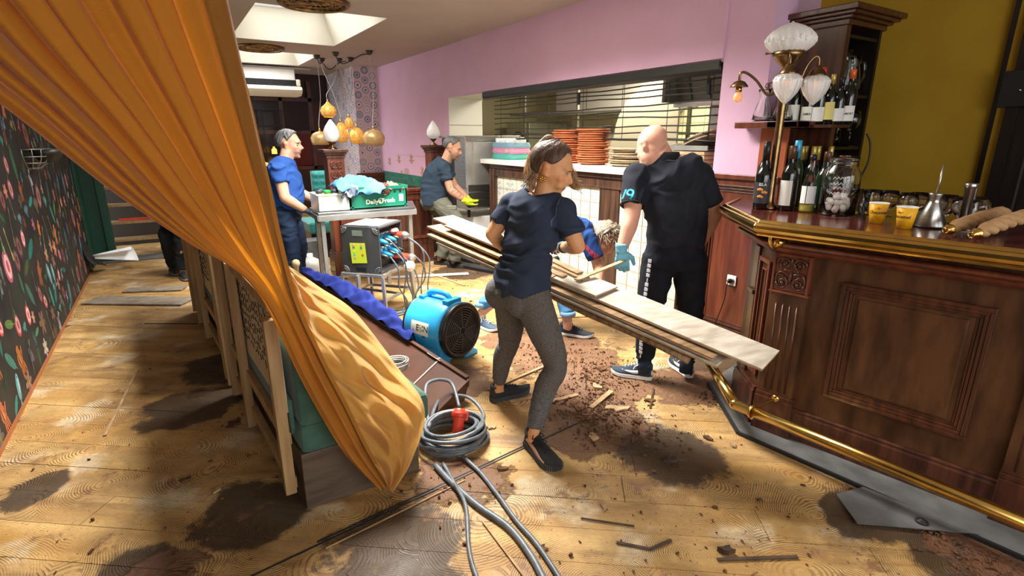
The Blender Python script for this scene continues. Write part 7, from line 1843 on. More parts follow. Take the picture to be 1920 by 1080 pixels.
def shoe(t, heel, toe, s=1.0, upper=(.02, .02, .025), sole=(.75, .74, .70), lace=(.02, .02, .02), lift=0.0, ribs=False, stripe=None, swoosh=None, hgt=1.0, label=None, tilt=0.0):
 heel = V(heel); toe = V(toe); d = toe - heel; L_ = d.length; f = d.normalized(); x = f.cross(UP).normalized(); u = x.cross(f)
 if u.z < 0: u = -u
 Mx = Matrix((x, f, u)).transposed(); P = lambda a, b, c: heel + Mx @ V((a, b, c))
 w = .041 * s * L_ / .29; K = 18; out = []
 def half(v):  # half width along the foot
  return w * (.78 + .10 * math.sin(v * PI) + .30 * math.exp(-((v - .70) / .22) ** 2)) * (1 - max(0, (v - .86) / .14) ** 2 * .62) * (1 - max(0, (.08 - v) / .08) ** 2 * .5)
 def spring(v): return .018 * max(0, (v - .72) / .28) ** 2 + lift * 0
 sh = MB(); th = (.026 if ribs else .020) * hgt; rings = []
 for i in range(K + 1):
  v = i / K; h = half(v) * 1.06; z0 = spring(v); zt = z0 + th * (1 + .25 * (1 - v))
  rings.append([P(-h, v * L_, z0 + .004), P(-h * .9, v * L_, z0), P(h * .9, v * L_, z0), P(h, v * L_, z0 + .004), P(h * .98, v * L_, zt), P(-h * .98, v * L_, zt)])
 sh.loft(rings, False)
 up = MB(); rings = []
 for i in range(K + 1):
  v = i / K; h = half(v) * (.97 if 0 < i < K else .7); z0 = spring(v) + th * .8
  top = (.085 if v < .28 else .085 - (.085 - .042) * ((v - .28) / .5) if v < .78 else .042 - .020 * (v - .78) / .22) * hgt
  top += .010 * math.exp(-((v - .02) / .05) ** 2); nar = .52 if v < .3 else .50 + .2 * (v - .3) / .7
  ring = []
  for k in range(14):
   a = PI * k / 13; zz = max(0, math.sin(a)) ** .8; ring.append(P(-h * math.cos(a) * (1 - (1 - nar) * zz ** 2 * .6), v * L_, z0 + (top - .01) * zz))
  rings.append(ring)
 up.loft(rings)
 so = obj('sole', sh, mat('shoe_sole', sole, .6), t); uo = obj('shoe_upper', up, mat('shoe_upper', upper, .75, bump=.3, bscale=300), t, label=label)
 if ribs:
  r = MB()
  for sd in (-1, 1):
   for i in range(2, 34):
    v = i / 35; r.bar(P(sd * half(v) * 1.07, v * L_, spring(v) + .004), P(sd * half(v) * 1.05, v * L_ - .004, spring(v) + th), .004, .003)
  obj('sole_rib', r, mat('sole_rib', tuple(c * 2.2 + .02 for c in sole), .6), so, kind='stuff')
 # collar
 cl = MB().torus(P(0, L_ * .17, .088 * hgt), .036, .009, n=18, k=8, rot=Mx @ rotm(rx=-.28)); obj('ankle_collar', cl, mat('shoe_collar', tuple(min(1, c * 1.6 + .01) for c in upper), .9), uo)
 la = MB()
 for k in range(5):
  v = .34 + k * .075; zt = (.085 - (.043) * ((v - .28) / .5)) * hgt + spring(v) + .010 * hgt; ww = half(v) * .42
  la.tube([P(-ww, v * L_, zt - .006), P(-ww * .3, v * L_ + .006, zt + .004), P(ww * .3, v * L_ - .004, zt + .004), P(ww, (v + .03) * L_, zt - .006)], .0027, 6)
 v = .33; zt = .088 * hgt
 for sd in (-1, 1): la.tube(crom([P(0, v * L_, zt), P(sd * .02, v * L_ - .004, zt + .014), P(sd * .036, v * L_ + .008, zt - .004), P(sd * .012, v * L_ + .004, zt)], 4), .0026, 6); la.tube(crom([P(0, v * L_, zt), P(sd * .024, v * L_ + .02, zt - .012), P(sd * .040, v * L_ + .03, zt - .03)], 4), .0024, 6)
 obj('lace', la, mat('lace_' + str(int(lace[0] * 99)), lace, .8), uo)
 def surf(v, a, sd, out=.0015):
  h = half(v) * .97 + out; z0 = spring(v) + th * .8; top = (.085 if v < .28 else .085 - (.085 - .042) * ((v - .28) / .5) if v < .78 else .042 - .020 * (v - .78) / .22) * hgt
  nar = .52 if v < .3 else .50 + .2 * (v - .3) / .7; zz = max(0, math.sin(a)) ** .8; return P(sd * h * math.cos(a) * (1 - (1 - nar) * zz ** 2 * .6), v * L_, z0 + (top - .01) * zz)
 def band(nm, pts, m):
  b = MB()
  for sd in (-1, 1):
   vs = []
   for (v, a, ha) in pts: vs += [surf(v, a - ha, sd), surf(v, a, sd, .003), surf(v, a + ha, sd)]
   b.add(vs, [(3 * i + j, 3 * i + j + 1, 3 * i + j + 4, 3 * i + j + 3) for i in range(len(pts) - 1) for j in (0, 1)], True)
  obj(nm, b, m, uo, solid=.0015)
 if stripe: band('side_stripe', [(.14 + .64 * i / 12, .34 - .10 * i / 12, .05 + .12 * math.sin(PI * (i + .5) / 13)) for i in range(13)], mat('side_stripe', stripe, .7))
 if swoosh:
  band('curved_tick', [(.22, .85, .02), (.27, .50, .10), (.34, .33, .15), (.45, .35, .15), (.58, .50, .11), (.72, .85, .04)], mat('white_leather', (.8, .8, .78), .5))
  hc = MB(); hc.ell(P(0, .004, .045 * hgt), (.020, .006, .026), Mx, n=12, m=8); obj('heel_patch', hc, mat('white_leather', (.78, .77, .74), .5), uo)
 return so

def solid_col(c, var=.12, fr=20):
 c = V(c)
 return lambda p, n: tuple(c * (1 + var * noise.noise(p * fr)))

# ------------------------------------------------ the woman carrying planks
def build_woman():
 t = thing('person', (1.50, 2.25, 0), 'woman with a high ponytail, navy T-shirt and grey leggings carrying a pile of planks', 'person')
 pelv, waist, chest, nk = V((1.508, 2.281, .82)), V((1.52, 2.262, 1.01)), V((1.552, 2.232, 1.205)), V((1.585, 2.205, 1.322))
 hx = (CR * .50 - CF * .86).normalized(); sx = (CR * .55 - CF * .83).normalized()    # right-hand directions of hips and shoulders
 hc = V((1.622, 2.187, 1.447)); B = basis(CR * .94 - CF * .34 - UP * .36, UP + CR * .1); s = 1.06
 shR, shL = V((1.615, 2.080, 1.248)), V((1.52, 2.385, 1.258)); elR, wrR = V((1.668, 2.020, 1.075)), V((1.735, 2.225, 1.03)); elL, wrL = V((1.418, 2.430, 1.10)), V((1.56, 2.50, .975))
 hipR, hipL = V((1.505, 2.19, .80)), V((1.50, 2.375, .79)); knR, knL = V((1.545, 2.015, .465)), V((1.527, 2.44, .45)); anR, anL = V((1.425, 2.030, .12)), V((1.548, 2.585, .13))
 rings = [(pelv - UP * .09, .10, .085, hx), (pelv, .165, .118, hx), (waist - UP * .08, .148, .10, hx), (waist, .128, .090, (hx + sx).normalized()), (chest - UP * .06, .142, .102, sx), (chest + UP * .03, .158, .100, sx), (nk - UP * .035, .115, .075, sx), (nk, .055, .055, sx)]
 b = MB(); torso(b, rings, grow=-.016)
 limb(b, [nk - UP * .03, nk.lerp(hc, .45), hc - B @ V((0, .02, .045))], [.058, .050, .050]); head(b, hc, B, s, .6, .93)
 for sh, el, wr in ((shR, elR, wrR), (shL, elL, wrL)):
  b.ell(sh, .058); limb(b, [sh, sh.lerp(el, .5) + UP * .0, el], [.053, .047, .038]); b.ell(el, .038); limb(b, [el, el.lerp(wr, .35), wr], [.038, .039, .024])
 for hp, kn, an in ((hipR, knR, anR), (hipL, knL, anL)):
  limb(b, [hp, hp.lerp(kn, .5), kn, kn.lerp(an, .35), an, an - UP * .06], [.085, .068, .042, .040, .030, .030], n=18)
 hand(b, wrR, (.35, .92, -.12), (.25, .1, -.95), -1, .5, .9); hand(b, wrL, (.75, .55, .0), (0, .1, -1), 1, .5, .9)
 skinobj('body', remesh(b, .0068, 2, head_disp(hc, B, s)), M['skin'], t, head_col(hc, B, s, (.68, .34, .165), (.42, .12, .10)))
 face_bits(t, hc, B, s, (.05, .025, .015), (.10, .05, .02))
 # T-shirt
 g = MB(); rg = [(pelv - UP * .025 , .176, .132, hx), (pelv + UP * .05, .172, .128, hx), (waist - UP * .03, .150, .112, hx), (waist + UP * .03, .143, .105, (hx + sx).normalized()), (chest - UP * .06, .155, .115, sx), (chest + UP * .03, .168, .110, sx), (nk - UP * .03, .125, .085, sx), (nk + UP * .002, .066, .066, sx)]
 torso(g, rg)
 for sh, el in ((shR, elR), (shL, elL)):
  g.ell(sh, .067); limb(g, [sh, sh.lerp(el, .38), sh.lerp(el, .66)], [.065, .064, .066])
 zn = [(waist, .16, 1.5), (shR - UP * .08, .09, 1.3), (pelv + UP * .05, .14, .9)]
 TW = skinobj('t_shirt', remesh(g, .0085, 9, folds(.016, (-.25, .15, 1), 5.5, 3.4, 3, zn)), M['cloth'], t, solid_col((.030, .040, .070), .15))
 stick(obj('shirt_seam', MB().tube(crom([shR + UP * .067 + V((-.01, .0, 0)), shR + V((-.062, -.03, .03)), shR + V((-.085, -.035, -.06))], 6), .0022, 6), mat('seam_thread', (.10, .14, .22), .8), t), TW.data, t, .0005)
 # leggings
 g = MB(); torso(g, [(pelv - UP * .10, .12, .10, hx), (pelv - UP * .03, .170, .128, hx), (pelv + UP * .06, .158, .112, hx)])
 for sgn, hp, kn, an in ((1, hipR, knR, anR), (-1, hipL, knL, anL)):
  limb(g, [hp, hp.lerp(kn, .5) + CR * .006, kn, kn.lerp(an, .32) - CR * .014, an + UP * .02], [.104, .086, .060, .061, .041], n=20)
  g.ell(hp - CR * .052 + hx * .012 * sgn - UP * .02, (.088, .088, .095)); g.ell(kn + CR * .012, .050)
 def lc(p, n):
  band = math.sin(p.z * 620 + 9 * noise.noise(V((p.x * 30, p.y * 30, p.z * 60)))) * .5 + .5; mel = noise.noise(V((p.x * 60, p.y * 60, p.z * 420)))
  v = .105 + .05 * mel + .018 * band
  side = n.dot(hx) > .25 and p.z > .35
  if side: v = .075 + .055 * (math.sin(p.z * 520) * math.sin((p.dot(CR)) * 520) > 0)
  return (v * 1.12, v * .98, v * .90) if side else (v, v * .98, v * 1.0)
 skinobj('leggings', remesh(g, .0062, 3, folds(.0022, (0, 0, 1), 10, 3, 5, [(knR, .09, 2), (anR, .09, 2.4), (anL, .09, 2.4), (knL, .08, 2)])), M['cloth'], t, lc)
 # hair: sleek cap, high ponytail, loose lock on the far side
 hl = hairshell(hc, B, s, men_line(.82, 1.66, 2.45, .05, .0), .015, ((.11, .058, .036), (.030, .016, .012)), 4, .0022, 5, (.16, .10, .075))
 hobj = obj('hair', hl, M['hair'], t, tint=True)
 root = hc + B @ (V((0, -.050, .135)) * s); root = V((1.645, 2.2, 1.575)); rr = random.Random(9)
 obj('hair_tie', MB().torus(root, .020, .009, n=16, k=8, rot=basis(CR * -.3 + UP * 1.0, CR) @ rotm(rx=PI / 2)), M['black_plastic'], t)
 p = MB(); path = [root - CR * .0 - UP * .03, root + UP * .012 - CR * .02, root - CR * .055 + UP * .010, root - CR * .105 - UP * .05, root - CR * .125 - UP * .13, root - CR * .112 - UP * .20, root - CR * .10 - UP * .235]
 for k in range(270):
  a = rr.uniform(0, 2 * PI); r = rr.uniform(.0, 1) ** .5; ox = CF * math.cos(a) + UP * math.sin(a) * .6 + CR * math.sin(a) * .6; wv = rr.uniform(0, 6); ln = rr.uniform(.72, 1.04)
  pts = []
  for i, q in enumerate(path):
   sp = (.016, .018, .026, .034, .038, .032, .018)[i]; pts.append(q + ox * sp * r + V((rr.uniform(-.006, .006), rr.uniform(-.006, .006), .005 * math.sin(wv + i * 1.3))))
  c = crom(pts, 5); c = c[:max(8, int(len(c) * ln))]; n0 = len(p.v); lt = rr.random()
  p.tube(c, [.0026 * (1 - .55 * i / len(c)) for i in range(len(c))], 5)
  for i in range(len(p.c) - n0):
   q = (i // 5) / len(c); d_ = V((.14, .075, .05)).lerp(V((.66, .42, .22)) if lt > .3 else V((.34, .20, .11)), min(1, q * 1.7)); p.c[n0 + i] = tuple(d_)
 obj('ponytail', p, M['hair'], t, tint=True)
 p = MB()
 for k in range(60):
  o = V((rr.uniform(-.008, .008), rr.uniform(-.012, .012), rr.uniform(-.01, .01))); st = hc + B @ (V((-.050, .05, .05)) * s)
  pts = [st + o, hc + B @ (V((-.055, .095, .01))) + o * 1.5, hc + B @ V((-.052, .115, -.035)) + o * 2, hc + B @ V((-.05, .150, -.045)) + o * 2.2 + V((0, 0, rr.uniform(-.01, .014)))]
  n0 = len(p.v); p.tube(crom(pts, 5), .0015, 5); cc = rr.choice([(.45, .27, .13), (.28, .16, .09)]); p.c[n0:] = [cc] * (len(p.c) - n0)
 for k in range(30):   # nape wisps
  st = hc + B @ (V((rr.uniform(.01, .065), -.065 + rr.uniform(-.02, .02), -.035 + rr.uniform(-.03, .02))) * s); n0 = len(p.v)
  p.tube(crom([st, st - CR * .02 - UP * .03, st - CR * .045 - UP * rr.uniform(.04, .075)], 4), .001, 4); p.c[n0:] = [rr.choice([(.30, .19, .11), (.10, .06, .04)])] * (len(p.c) - n0)
 obj('loose_lock', p, M['hair'], t, tint=True)
 er = hc + B @ (V((.084, -.002, -.052)) * s); f = MB()
 for k in range(6): f.ell(er + B @ V((0, .011 * math.cos(k * PI / 3), .011 * math.sin(k * PI / 3))), .006, n=8, m=6)
 f.ell(er, .006, n=8, m=6); obj('earring', f, M['brass'], t)
 # dark work glove on the right hand, second glove on the left
 for wr, d_, pn, sd in ((wrR, (.35, .92, -.12), (.25, .1, -.95), -1), (wrL, (.75, .55, .0), (0, .1, -1), 1)):
  g = MB(); hand(g, wr + V(d_) * .012, d_, pn, sd, .5, .98, grow=.0035); limb(g, [wr - V(d_) * .03, wr + V(d_) * .02], [.033, .031])
  skinobj('work_glove', remesh(g, .0048, 2), M['rubber'], t, lambda p, n: (.03, .035, .045) if noise.noise(p * 40) < .2 else (.10, .12, .14), label='dark work glove')
 shoe(t, anR * V((1, 1, 0)).normalized().length if False else (1.435, 2.105, .004), (1.415, 1.795, .004), 1.0, (.018, .018, .02), (.022, .024, .028), (.012, .012, .012), ribs=True, stripe=(.50, .28, .20), hgt=1.08)
 shoe(t, (1.50, 2.615, .006), (1.785, 2.605, .006), 1.0, (.02, .022, .026), (.03, .035, .042), (.015, .02, .03), ribs=True, hgt=1.05)
build_woman()

# ------------------------------------------------ the bald man with his back to us
def build_bald():
 t = thing('person', (2.68, 2.30, 0), 'bald man seen from behind in black polo and track trousers, pale blue glove', 'person')
 hx = (CR * .98 + CF * .12).normalized(); sx = (CR * .97 - CF * .16).normalized(); fw = (CF * .98 - CR * .05).normalized()
 pelv, waist, chest, nk = V((2.695, 2.285, .91)), V((2.69, 2.29, 1.10)), V((2.665, 2.335, 1.30)), V((2.64, 2.375, 1.475))
 hc = V((2.575, 2.43, 1.535)); B = basis(CF * .66 - CR * .52 - UP * .80, CF * .5 + UP * .9); s = 1.10
 shL, shR = V((2.475, 2.455, 1.365)), V((2.835, 2.255, 1.365)); elL, wrL = V((2.372, 2.365, 1.115)), V((2.285, 2.350, .925)); elR, wrR = V((2.962, 2.215, 1.115)), V((2.985, 2.33, .88))
 hipL, hipR = V((2.612, 2.335, .86)), V((2.778, 2.235, .86)); knL, knR = V((2.565, 2.345, .47)), V((2.815, 2.215, .47)); anL, anR = V((2.555, 2.345, .12)), V((2.795, 2.190, .12))
 rings = [(pelv - UP * .09, .12, .10, hx), (pelv, .175, .13, hx), (waist, .165, .135, hx), (chest - UP * .05, .185, .135, sx), (chest + UP * .07, .205, .120, sx), (nk - UP * .05, .145, .085, sx), (nk, .075, .07, sx)]
 b = MB(); torso(b, rings, grow=-.016); limb(b, [nk - UP * .05, nk.lerp(hc, .5) - fw * .01, hc - B @ V((0, .03, .03))], [.080, .070, .068], n=18); head(b, hc, B, s, 1, 1.1)
 for sh, el, wr in ((shL, elL, wrL), (shR, elR, wrR)):
  b.ell(sh, .070); limb(b, [sh, sh.lerp(el, .5), el], [.066, .060, .047]); b.ell(el, .046); limb(b, [el, el.lerp(wr, .3), wr], [.047, .050, .031])
 for hp, kn, an in ((hipL, knL, anL), (hipR, knR, anR)): limb(b, [hp, kn, kn.lerp(an, .4), an, an - UP * .06], [.095, .062, .06, .04, .038], n=16)
 hand(b, wrL, (.12, -.05, -1), (.6, .7, 0), 1, .7, 1.0); hand(b, wrR, (0, .3, -1), (.0, 1, .2), -1, .5, 1.0)
 skinobj('body', remesh(b, .0075, 3, head_disp(hc, B, s)), M['skin'], t, head_col(hc, B, s, (.66, .34, .24), scalp=.25, stubble=.15))
 face_bits(t, hc, B, s)
 g = MB(); rg = [(pelv - UP * .015, .172, .140, hx), (pelv + UP * .07, .182, .150, hx), (waist + UP * .02, .186, .150, hx), (chest - UP * .04, .196, .148, sx), (chest + UP * .06, .212, .134, sx), (nk - UP * .045, .155, .098, sx), (nk + UP * .004, .088, .083, sx)]
 torso(g, rg)
 for sh, el in ((shL, elL), (shR, elR)): g.ell(sh, .080); limb(g, [sh, sh.lerp(el, .4), sh.lerp(el, .70)], [.079, .077, .076])
 fo = folds(.017, (.75, -.3, -.75), 4.2, 2.8, 8, [(chest, .22, 1.0), (waist, .16, .9)])
 PS = skinobj('polo_shirt', remesh(g, .0095, 9, fo), M['cloth'], t, solid_col((.018, .020, .028), .2))
 cl = MB().lathe([(.088, -.022), (.086, .0), (.080, .022), (.076, .022), (.080, -.005)], nk + UP * .012 - fw * .004, 26, basis(fw, UP - fw * .30), caps=False); obj('polo_collar', cl, mat('polo_collar', (.008, .008, .010), .9), t)
 for sh, el in ((shL, elL), (shR, elR)):
  d_ = (el - sh).normalized(); q = sh.lerp(el, .695); x = d_.orthogonal().normalized(); obj('sleeve_cuff', MB().torus(q, .0755, .0055, n=26, k=6, rot=Matrix((x, d_.cross(x), d_)).transposed()), mat('cuff', (.010, .010, .013), .9), t)
 # cyan numerals printed on the left sleeve
 cy = mat('cyan_print', (.02, .42, .62), .6); d_ = (elL - shL).normalized(); ns = (-CF * .75 - CR * .66).normalized()
 q = shL.lerp(elL, .42) + ns * .080
 W_ = Matrix((ns.cross(UP) * -1, UP, ns)).transposed() if False else None
 f = MB(); rx_ = UP.cross(ns).normalized(); uz = ns.cross(rx_)
 def ribbon(pts, w=.0065):
  vs = []
  for i, (a, c) in enumerate(pts):
   a0, c0 = pts[max(0, i - 1)]; a1, c1 = pts[min(len(pts) - 1, i + 1)]; dx, dz = a1 - a0, c1 - c0; L_ = math.hypot(dx, dz) or 1
   vs += [q + rx_ * (a - dz / L_ * w) + uz * (c + dx / L_ * w), q + rx_ * (a + dz / L_ * w) + uz * (c - dx / L_ * w)]
  f.add(vs, [(2 * i, 2 * i + 1, 2 * i + 3, 2 * i + 2) for i in range(len(pts) - 1)], True)
 ribbon([(.016 + .019 * math.cos(k * PI / 8), .014 + .019 * math.sin(k * PI / 8)) for k in range(17)]); ribbon([(.035, .014), (.034, -.006), (.026, -.024), (.010, -.034)]); ribbon([(.006, -.046), (.020, -.046)]); ribbon([(-.020, .032), (-.021, -.032)])
 stick(obj('sleeve_print', f, cy, t), PS.data, t)
 lp = nk - fw * .088 - UP * .018; f = MB().tube([lp - sx * .03, lp - sx * .01 + UP * .006, lp + sx * .02, lp + sx * .035 + UP * .002], .0022, 5); stick(obj('collar_print', f, mat('grey_print', (.35, .4, .42), .7), t), PS.data, t)
 # trousers
 g = MB(); torso(g, [(pelv - UP * .13, .15, .12, hx), (pelv - UP * .05, .188, .152, hx), (pelv + UP * .035, .180, .146, hx), (pelv + UP * .06, .172, .14, hx)])
 for hp, kn, an in ((hipL, knL, anL), (hipR, knR, anR)): limb(g, [hp, hp.lerp(kn, .5), kn, kn.lerp(an, .5), an + UP * .03], [.112, .102, .080, .072, .055], n=20); g.ell(hp - fw * .045 - UP * .02, .095)
 skinobj('track_trousers', remesh(g, .0095, 3, folds(.010, (.15, 0, 1), 5, 2.6, 2, [(knL, .14, 1.2), (knR, .14, 1.2), (pelv - UP * .12, .1, .8), (anL, .12, 1.2)])), M['cloth'], t, solid_col((.012, .013, .018), .25))
 st = MB(); ls = []
 for k in range(26):
  u = k / 25; p = hipL.lerp(knL, u * 2) if u < .5 else knL.lerp(anL, (u - .5) * 2); rad = (.112 - .032 * min(1, u * 2)) if u < .5 else (.080 - .026 * (u - .5) * 2)
  ls.append(p - hx * (rad * .80) - fw * (rad * .72) + V((0, 0, -.0)))
 for k in range(1, 24):
  a, c = ls[k - 1], ls[k]; m_ = (a + c) / 2; dn = (c - a).normalized(); ns2 = (-hx * .75 - fw * .65).normalized()
  if k % 6 == 5: st.bar(a.lerp(c, .1), a.lerp(c, .9), .006, .006, ns2)
  else: st.bar(a.lerp(c, .12), a.lerp(c, .80), .022, .008, ns2)
 obj('side_stripe', st, mat('white_tape', (.62, .63, .66), .7), t)
 # blue nitrile glove
 g = MB(); hand(g, wrL, (.12, -.05, -1), (.6, .7, 0), 1, .75, 1.06, grow=.002); limb(g, [wrL + UP * .045, wrL - UP * .01], [.039, .034])
 skinobj('blue_glove', remesh(g, .0052, 2, folds(.002, (0, 0, 1), 30, 2, 1)), M['rubber'], t, solid_col((.16, .46, .62), .1), label='pale blue disposable glove')
 shoe(t, (2.59, 2.30, .003), (2.435, 2.535, .003), 1.0, (.020, .035, .060), (.80, .80, .77), (.78, .78, .76), swoosh=True, hgt=1.15)
 shoe(t, (2.835, 2.175, .003), (2.93, 2.44, .003), 1.0, (.018, .020, .028), (.80, .80, .77), (.78, .78, .76), swoosh=True, hgt=1.15)
 pk = MB();
 textobj('heel_lettering', 'NIKE', .022, (2.8325, 2.1685, .055), PI / 2 - .0, math.atan2(-.536, .844) * 1.0 + .2, mat('heel_ink', (.02, .02, .03), .6), t)
 for an in (anL, anR): obj('dark_sock', MB().lathe([(.045, 0), (.046, .11)], an - UP * .065, 16), mat('navy_sock', (.015, .025, .05), .9), t)
build_bald()

# ------------------------------------------------ the person bending down by the tiled counter
def build_bending():
 t = thing('person', (2.64, 3.3, 0), 'person with grey-blond hair bending low in blue T-shirt and jeans by the tiles', 'person')
 pelv, chest, nk = V((2.47, 3.60, .76)), V((2.735, 3.375, .86)), V((2.86, 3.285, .86))
 ax = (V((.5, .55, .1))).normalized(); side = V((.55, .83, 0)).normalized(); sx = V((-.45, -.80, .15)).normalized()
 hc = V((2.925, 3.20, .805)); B = basis(V((.72, -.42, -.62)), V((.55, -.2, .75))); s = 1.06
 shN, shF = V((2.745, 3.215, .83)), V((2.87, 3.46, .86)); elN, wrN = V((2.80, 3.115, .60)), V((2.72, 3.02, .42)); elF, wrF = V((3.0, 3.40, .60)), V((2.98, 3.25, .36))
 rings = [(pelv + V((-.08, .06, -.06)), .12, .10, sx), (pelv, .165, .125, sx), (pelv.lerp(chest, .45) + UP * .045, .150, .12, sx), (chest, .175, .115, sx), (chest.lerp(nk, .7), .14, .085, sx), (nk, .06, .06, sx)]
 b = MB(); torso(b, rings, grow=-.016); limb(b, [chest.lerp(nk, .8), nk, hc - B @ V((0, .02, .03))], [.06, .056, .054]); head(b, hc, B, s, .8)
 for sh, el, wr in ((shN, elN, wrN), (shF, elF, wrF)): b.ell(sh, .058); limb(b, [sh, el], [.054, .042]); b.ell(el, .040); limb(b, [el, el.lerp(wr, .35), wr], [.041, .041, .027]);
 hand(b, wrN, (-.5, -.6, -.55), (.5, -.2, .3), 1, .6, .95); hand(b, wrF, (.1, -.3, -1), (-.9, 0, 0), -1, .5, .95)
 hips = ((V((2.49, 3.52, .74)), V((2.625, 3.385, .46)), V((2.612, 3.262, .13))), (V((2.40, 3.66, .74)), V((2.36, 3.62, .44)), V((2.14, 3.86, .13))))
 for hp, kn, an in hips: limb(b, [hp, kn, kn.lerp(an, .4), an, an - UP * .06], [.09, .06, .055, .040, .036])
 skinobj('body', remesh(b, .0078, 2, head_disp(hc, B, s)), M['skin'], t, head_col(hc, B, s, (.62, .33, .22), (.42, .16, .13)))
 face_bits(t, hc, B, s, (.16, .11, .07))
 g = MB(); torso(g, [(pelv + V((-.03, .02, -.02)), .178, .14, sx), (pelv.lerp(chest, .3) + UP * .035, .168, .135, sx), (pelv.lerp(chest, .6) + UP * .05, .165, .13, sx), (chest, .185, .128, sx), (chest.lerp(nk, .7), .15, .095, sx), (nk, .075, .07, sx)])
 for sh, el in ((shN, elN), (shF, elF)): g.ell(sh, .070); limb(g, [sh, sh.lerp(el, .72)], [.068, .070])
 TS = skinobj('t_shirt', remesh(g, .0095, 8, folds(.008, (.6, -.5, -.5), 6, 2.4, 14, [(chest, .2, 1), (shN, .12, 1)])), M['cloth'], t, solid_col((.018, .055, .19), .12))
 f = MB()
 for k in range(8):
  for j in range(2):
   c = V((2.615 + .022 * k, 3.17 - .016 * k, .80 - .016 * k - .030 * j)); w3 = V((.010, -.007, -.007)); h3 = V((-.006, 0, -.011))
   n_ = 4; g4 = [c + w3 * (a / n_ * 2 - 1) + h3 * (b_ / n_ * 2 - 1) for a in range(n_ + 1) for b_ in range(n_ + 1)]
   f.add(g4, [(a * 5 + b_, a * 5 + b_ + 1, (a + 1) * 5 + b_ + 1, (a + 1) * 5 + b_) for a in range(4) for b_ in range(4) if (a + b_ * 2 + k + j) % 5], True)
 stick(obj('red_print', f, mat('red_print', (.40, .03, .05), .7), t), TS.data, t)
 g = MB(); torso(g, [(pelv + V((-.10, .07, -.10)), .12, .11, sx), (pelv + V((-.03, .02, -.03)), .182, .15, sx), (pelv + V((.05, -.03, .02)), .165, .13, sx)])
 for hp, kn, an in hips: limb(g, [hp, hp.lerp(kn, .5), kn, kn.lerp(an, .5), an + UP * .07], [.105, .088, .068, .066, .058], n=18)
 skinobj('jeans', remesh(g, .0095, 3, folds(.006, (0, 0, 1), 7, 2.5, 4)), M['cloth'], t, solid_col((.07, .19, .36), .35, 14))
 for hp, kn, an in hips: d_ = (kn - an).normalized(); x = d_.orthogonal().normalized(); obj('jeans_cuff', MB().lathe([(.062, 0), (.066, .004), (.065, .035), (.060, .038)], an + UP * .055, 20), mat('denim_inside', (.16, .30, .46), .85, bump=.3, bscale=200), t); obj('white_sock', MB().lathe([(.036, 0), (.037, .045), (.040, .06)], an - UP * .055, 18), mat('white_sock', (.78, .77, .76), .9, bump=.3, bscale=200), t)
 hl = hairshell(hc, B, s, men_line(.80, 1.45, 2.35), .020, ((.30, .24, .17), (.10, .075, .05)), 9, .010, 6, (.52, .46, .38)); ho = obj('hair', hl, M['hair'], t, tint=True)
 rr = random.Random(17); p = MB()
 for k in range(340):
  ph = rr.uniform(0, 2 * PI); th = rr.uniform(.2, 1.9); dr = V((math.sin(th) * math.sin(ph), math.sin(th) * math.cos(ph), math.cos(th)))
  if dr.y > .55 and dr.z < .5: continue
  o = hc + B @ ((V((0, -.01, .03)) + V((dr.x * .086, dr.y * .108, dr.z * .098))) * s); tg = (V((rr.uniform(-1, 1), rr.uniform(-1, 1), rr.uniform(-.7, .2))) + V((.35, -.2, -.5))).normalized(); w3 = B @ dr
  pts = [o, o + tg * .028 + w3 * .010, o + tg * .055 + w3 * .006 + V((rr.uniform(-.015, .015), rr.uniform(-.015, .015), 0)), o + tg * .08 + V((rr.uniform(-.02, .02), rr.uniform(-.02, .02), -.012))]
  n0 = len(p.v); p.tube(crom(pts, 4), [.0023 * (1 - .05 * i) for i in range(13)], 5); cc = rr.choice([(.46, .40, .31), (.30, .23, .16), (.13, .10, .07), (.58, .52, .44)]); p.c[n0:] = [cc] * (len(p.c) - n0)
 obj('loose_lock', p, M['hair'], t, tint=True)
 g = MB(); hand(g, wrN, (-.5, -.6, -.55), (.5, -.2, .3), 1, .6, 1.03, grow=.003); skinobj('work_glove', remesh(g, .0055, 2), M['rubber'], t, lambda p, n: (.02, .28, .50) if p.z < .385 else (.45, .06, .05), label='red and blue work glove')
 shoe(t, (2.60, 3.345, .003), (2.775, 3.115, .003), 1.0, (.022, .028, .040), (.80, .79, .76), (.03, .03, .04), hgt=1.0)
 shoe(t, (2.10, 3.93, .003), (2.18, 3.65, .003), 1.0, (.04, .07, .11), (.80, .79, .76), (.7, .7, .7), hgt=1.0)
build_bending()

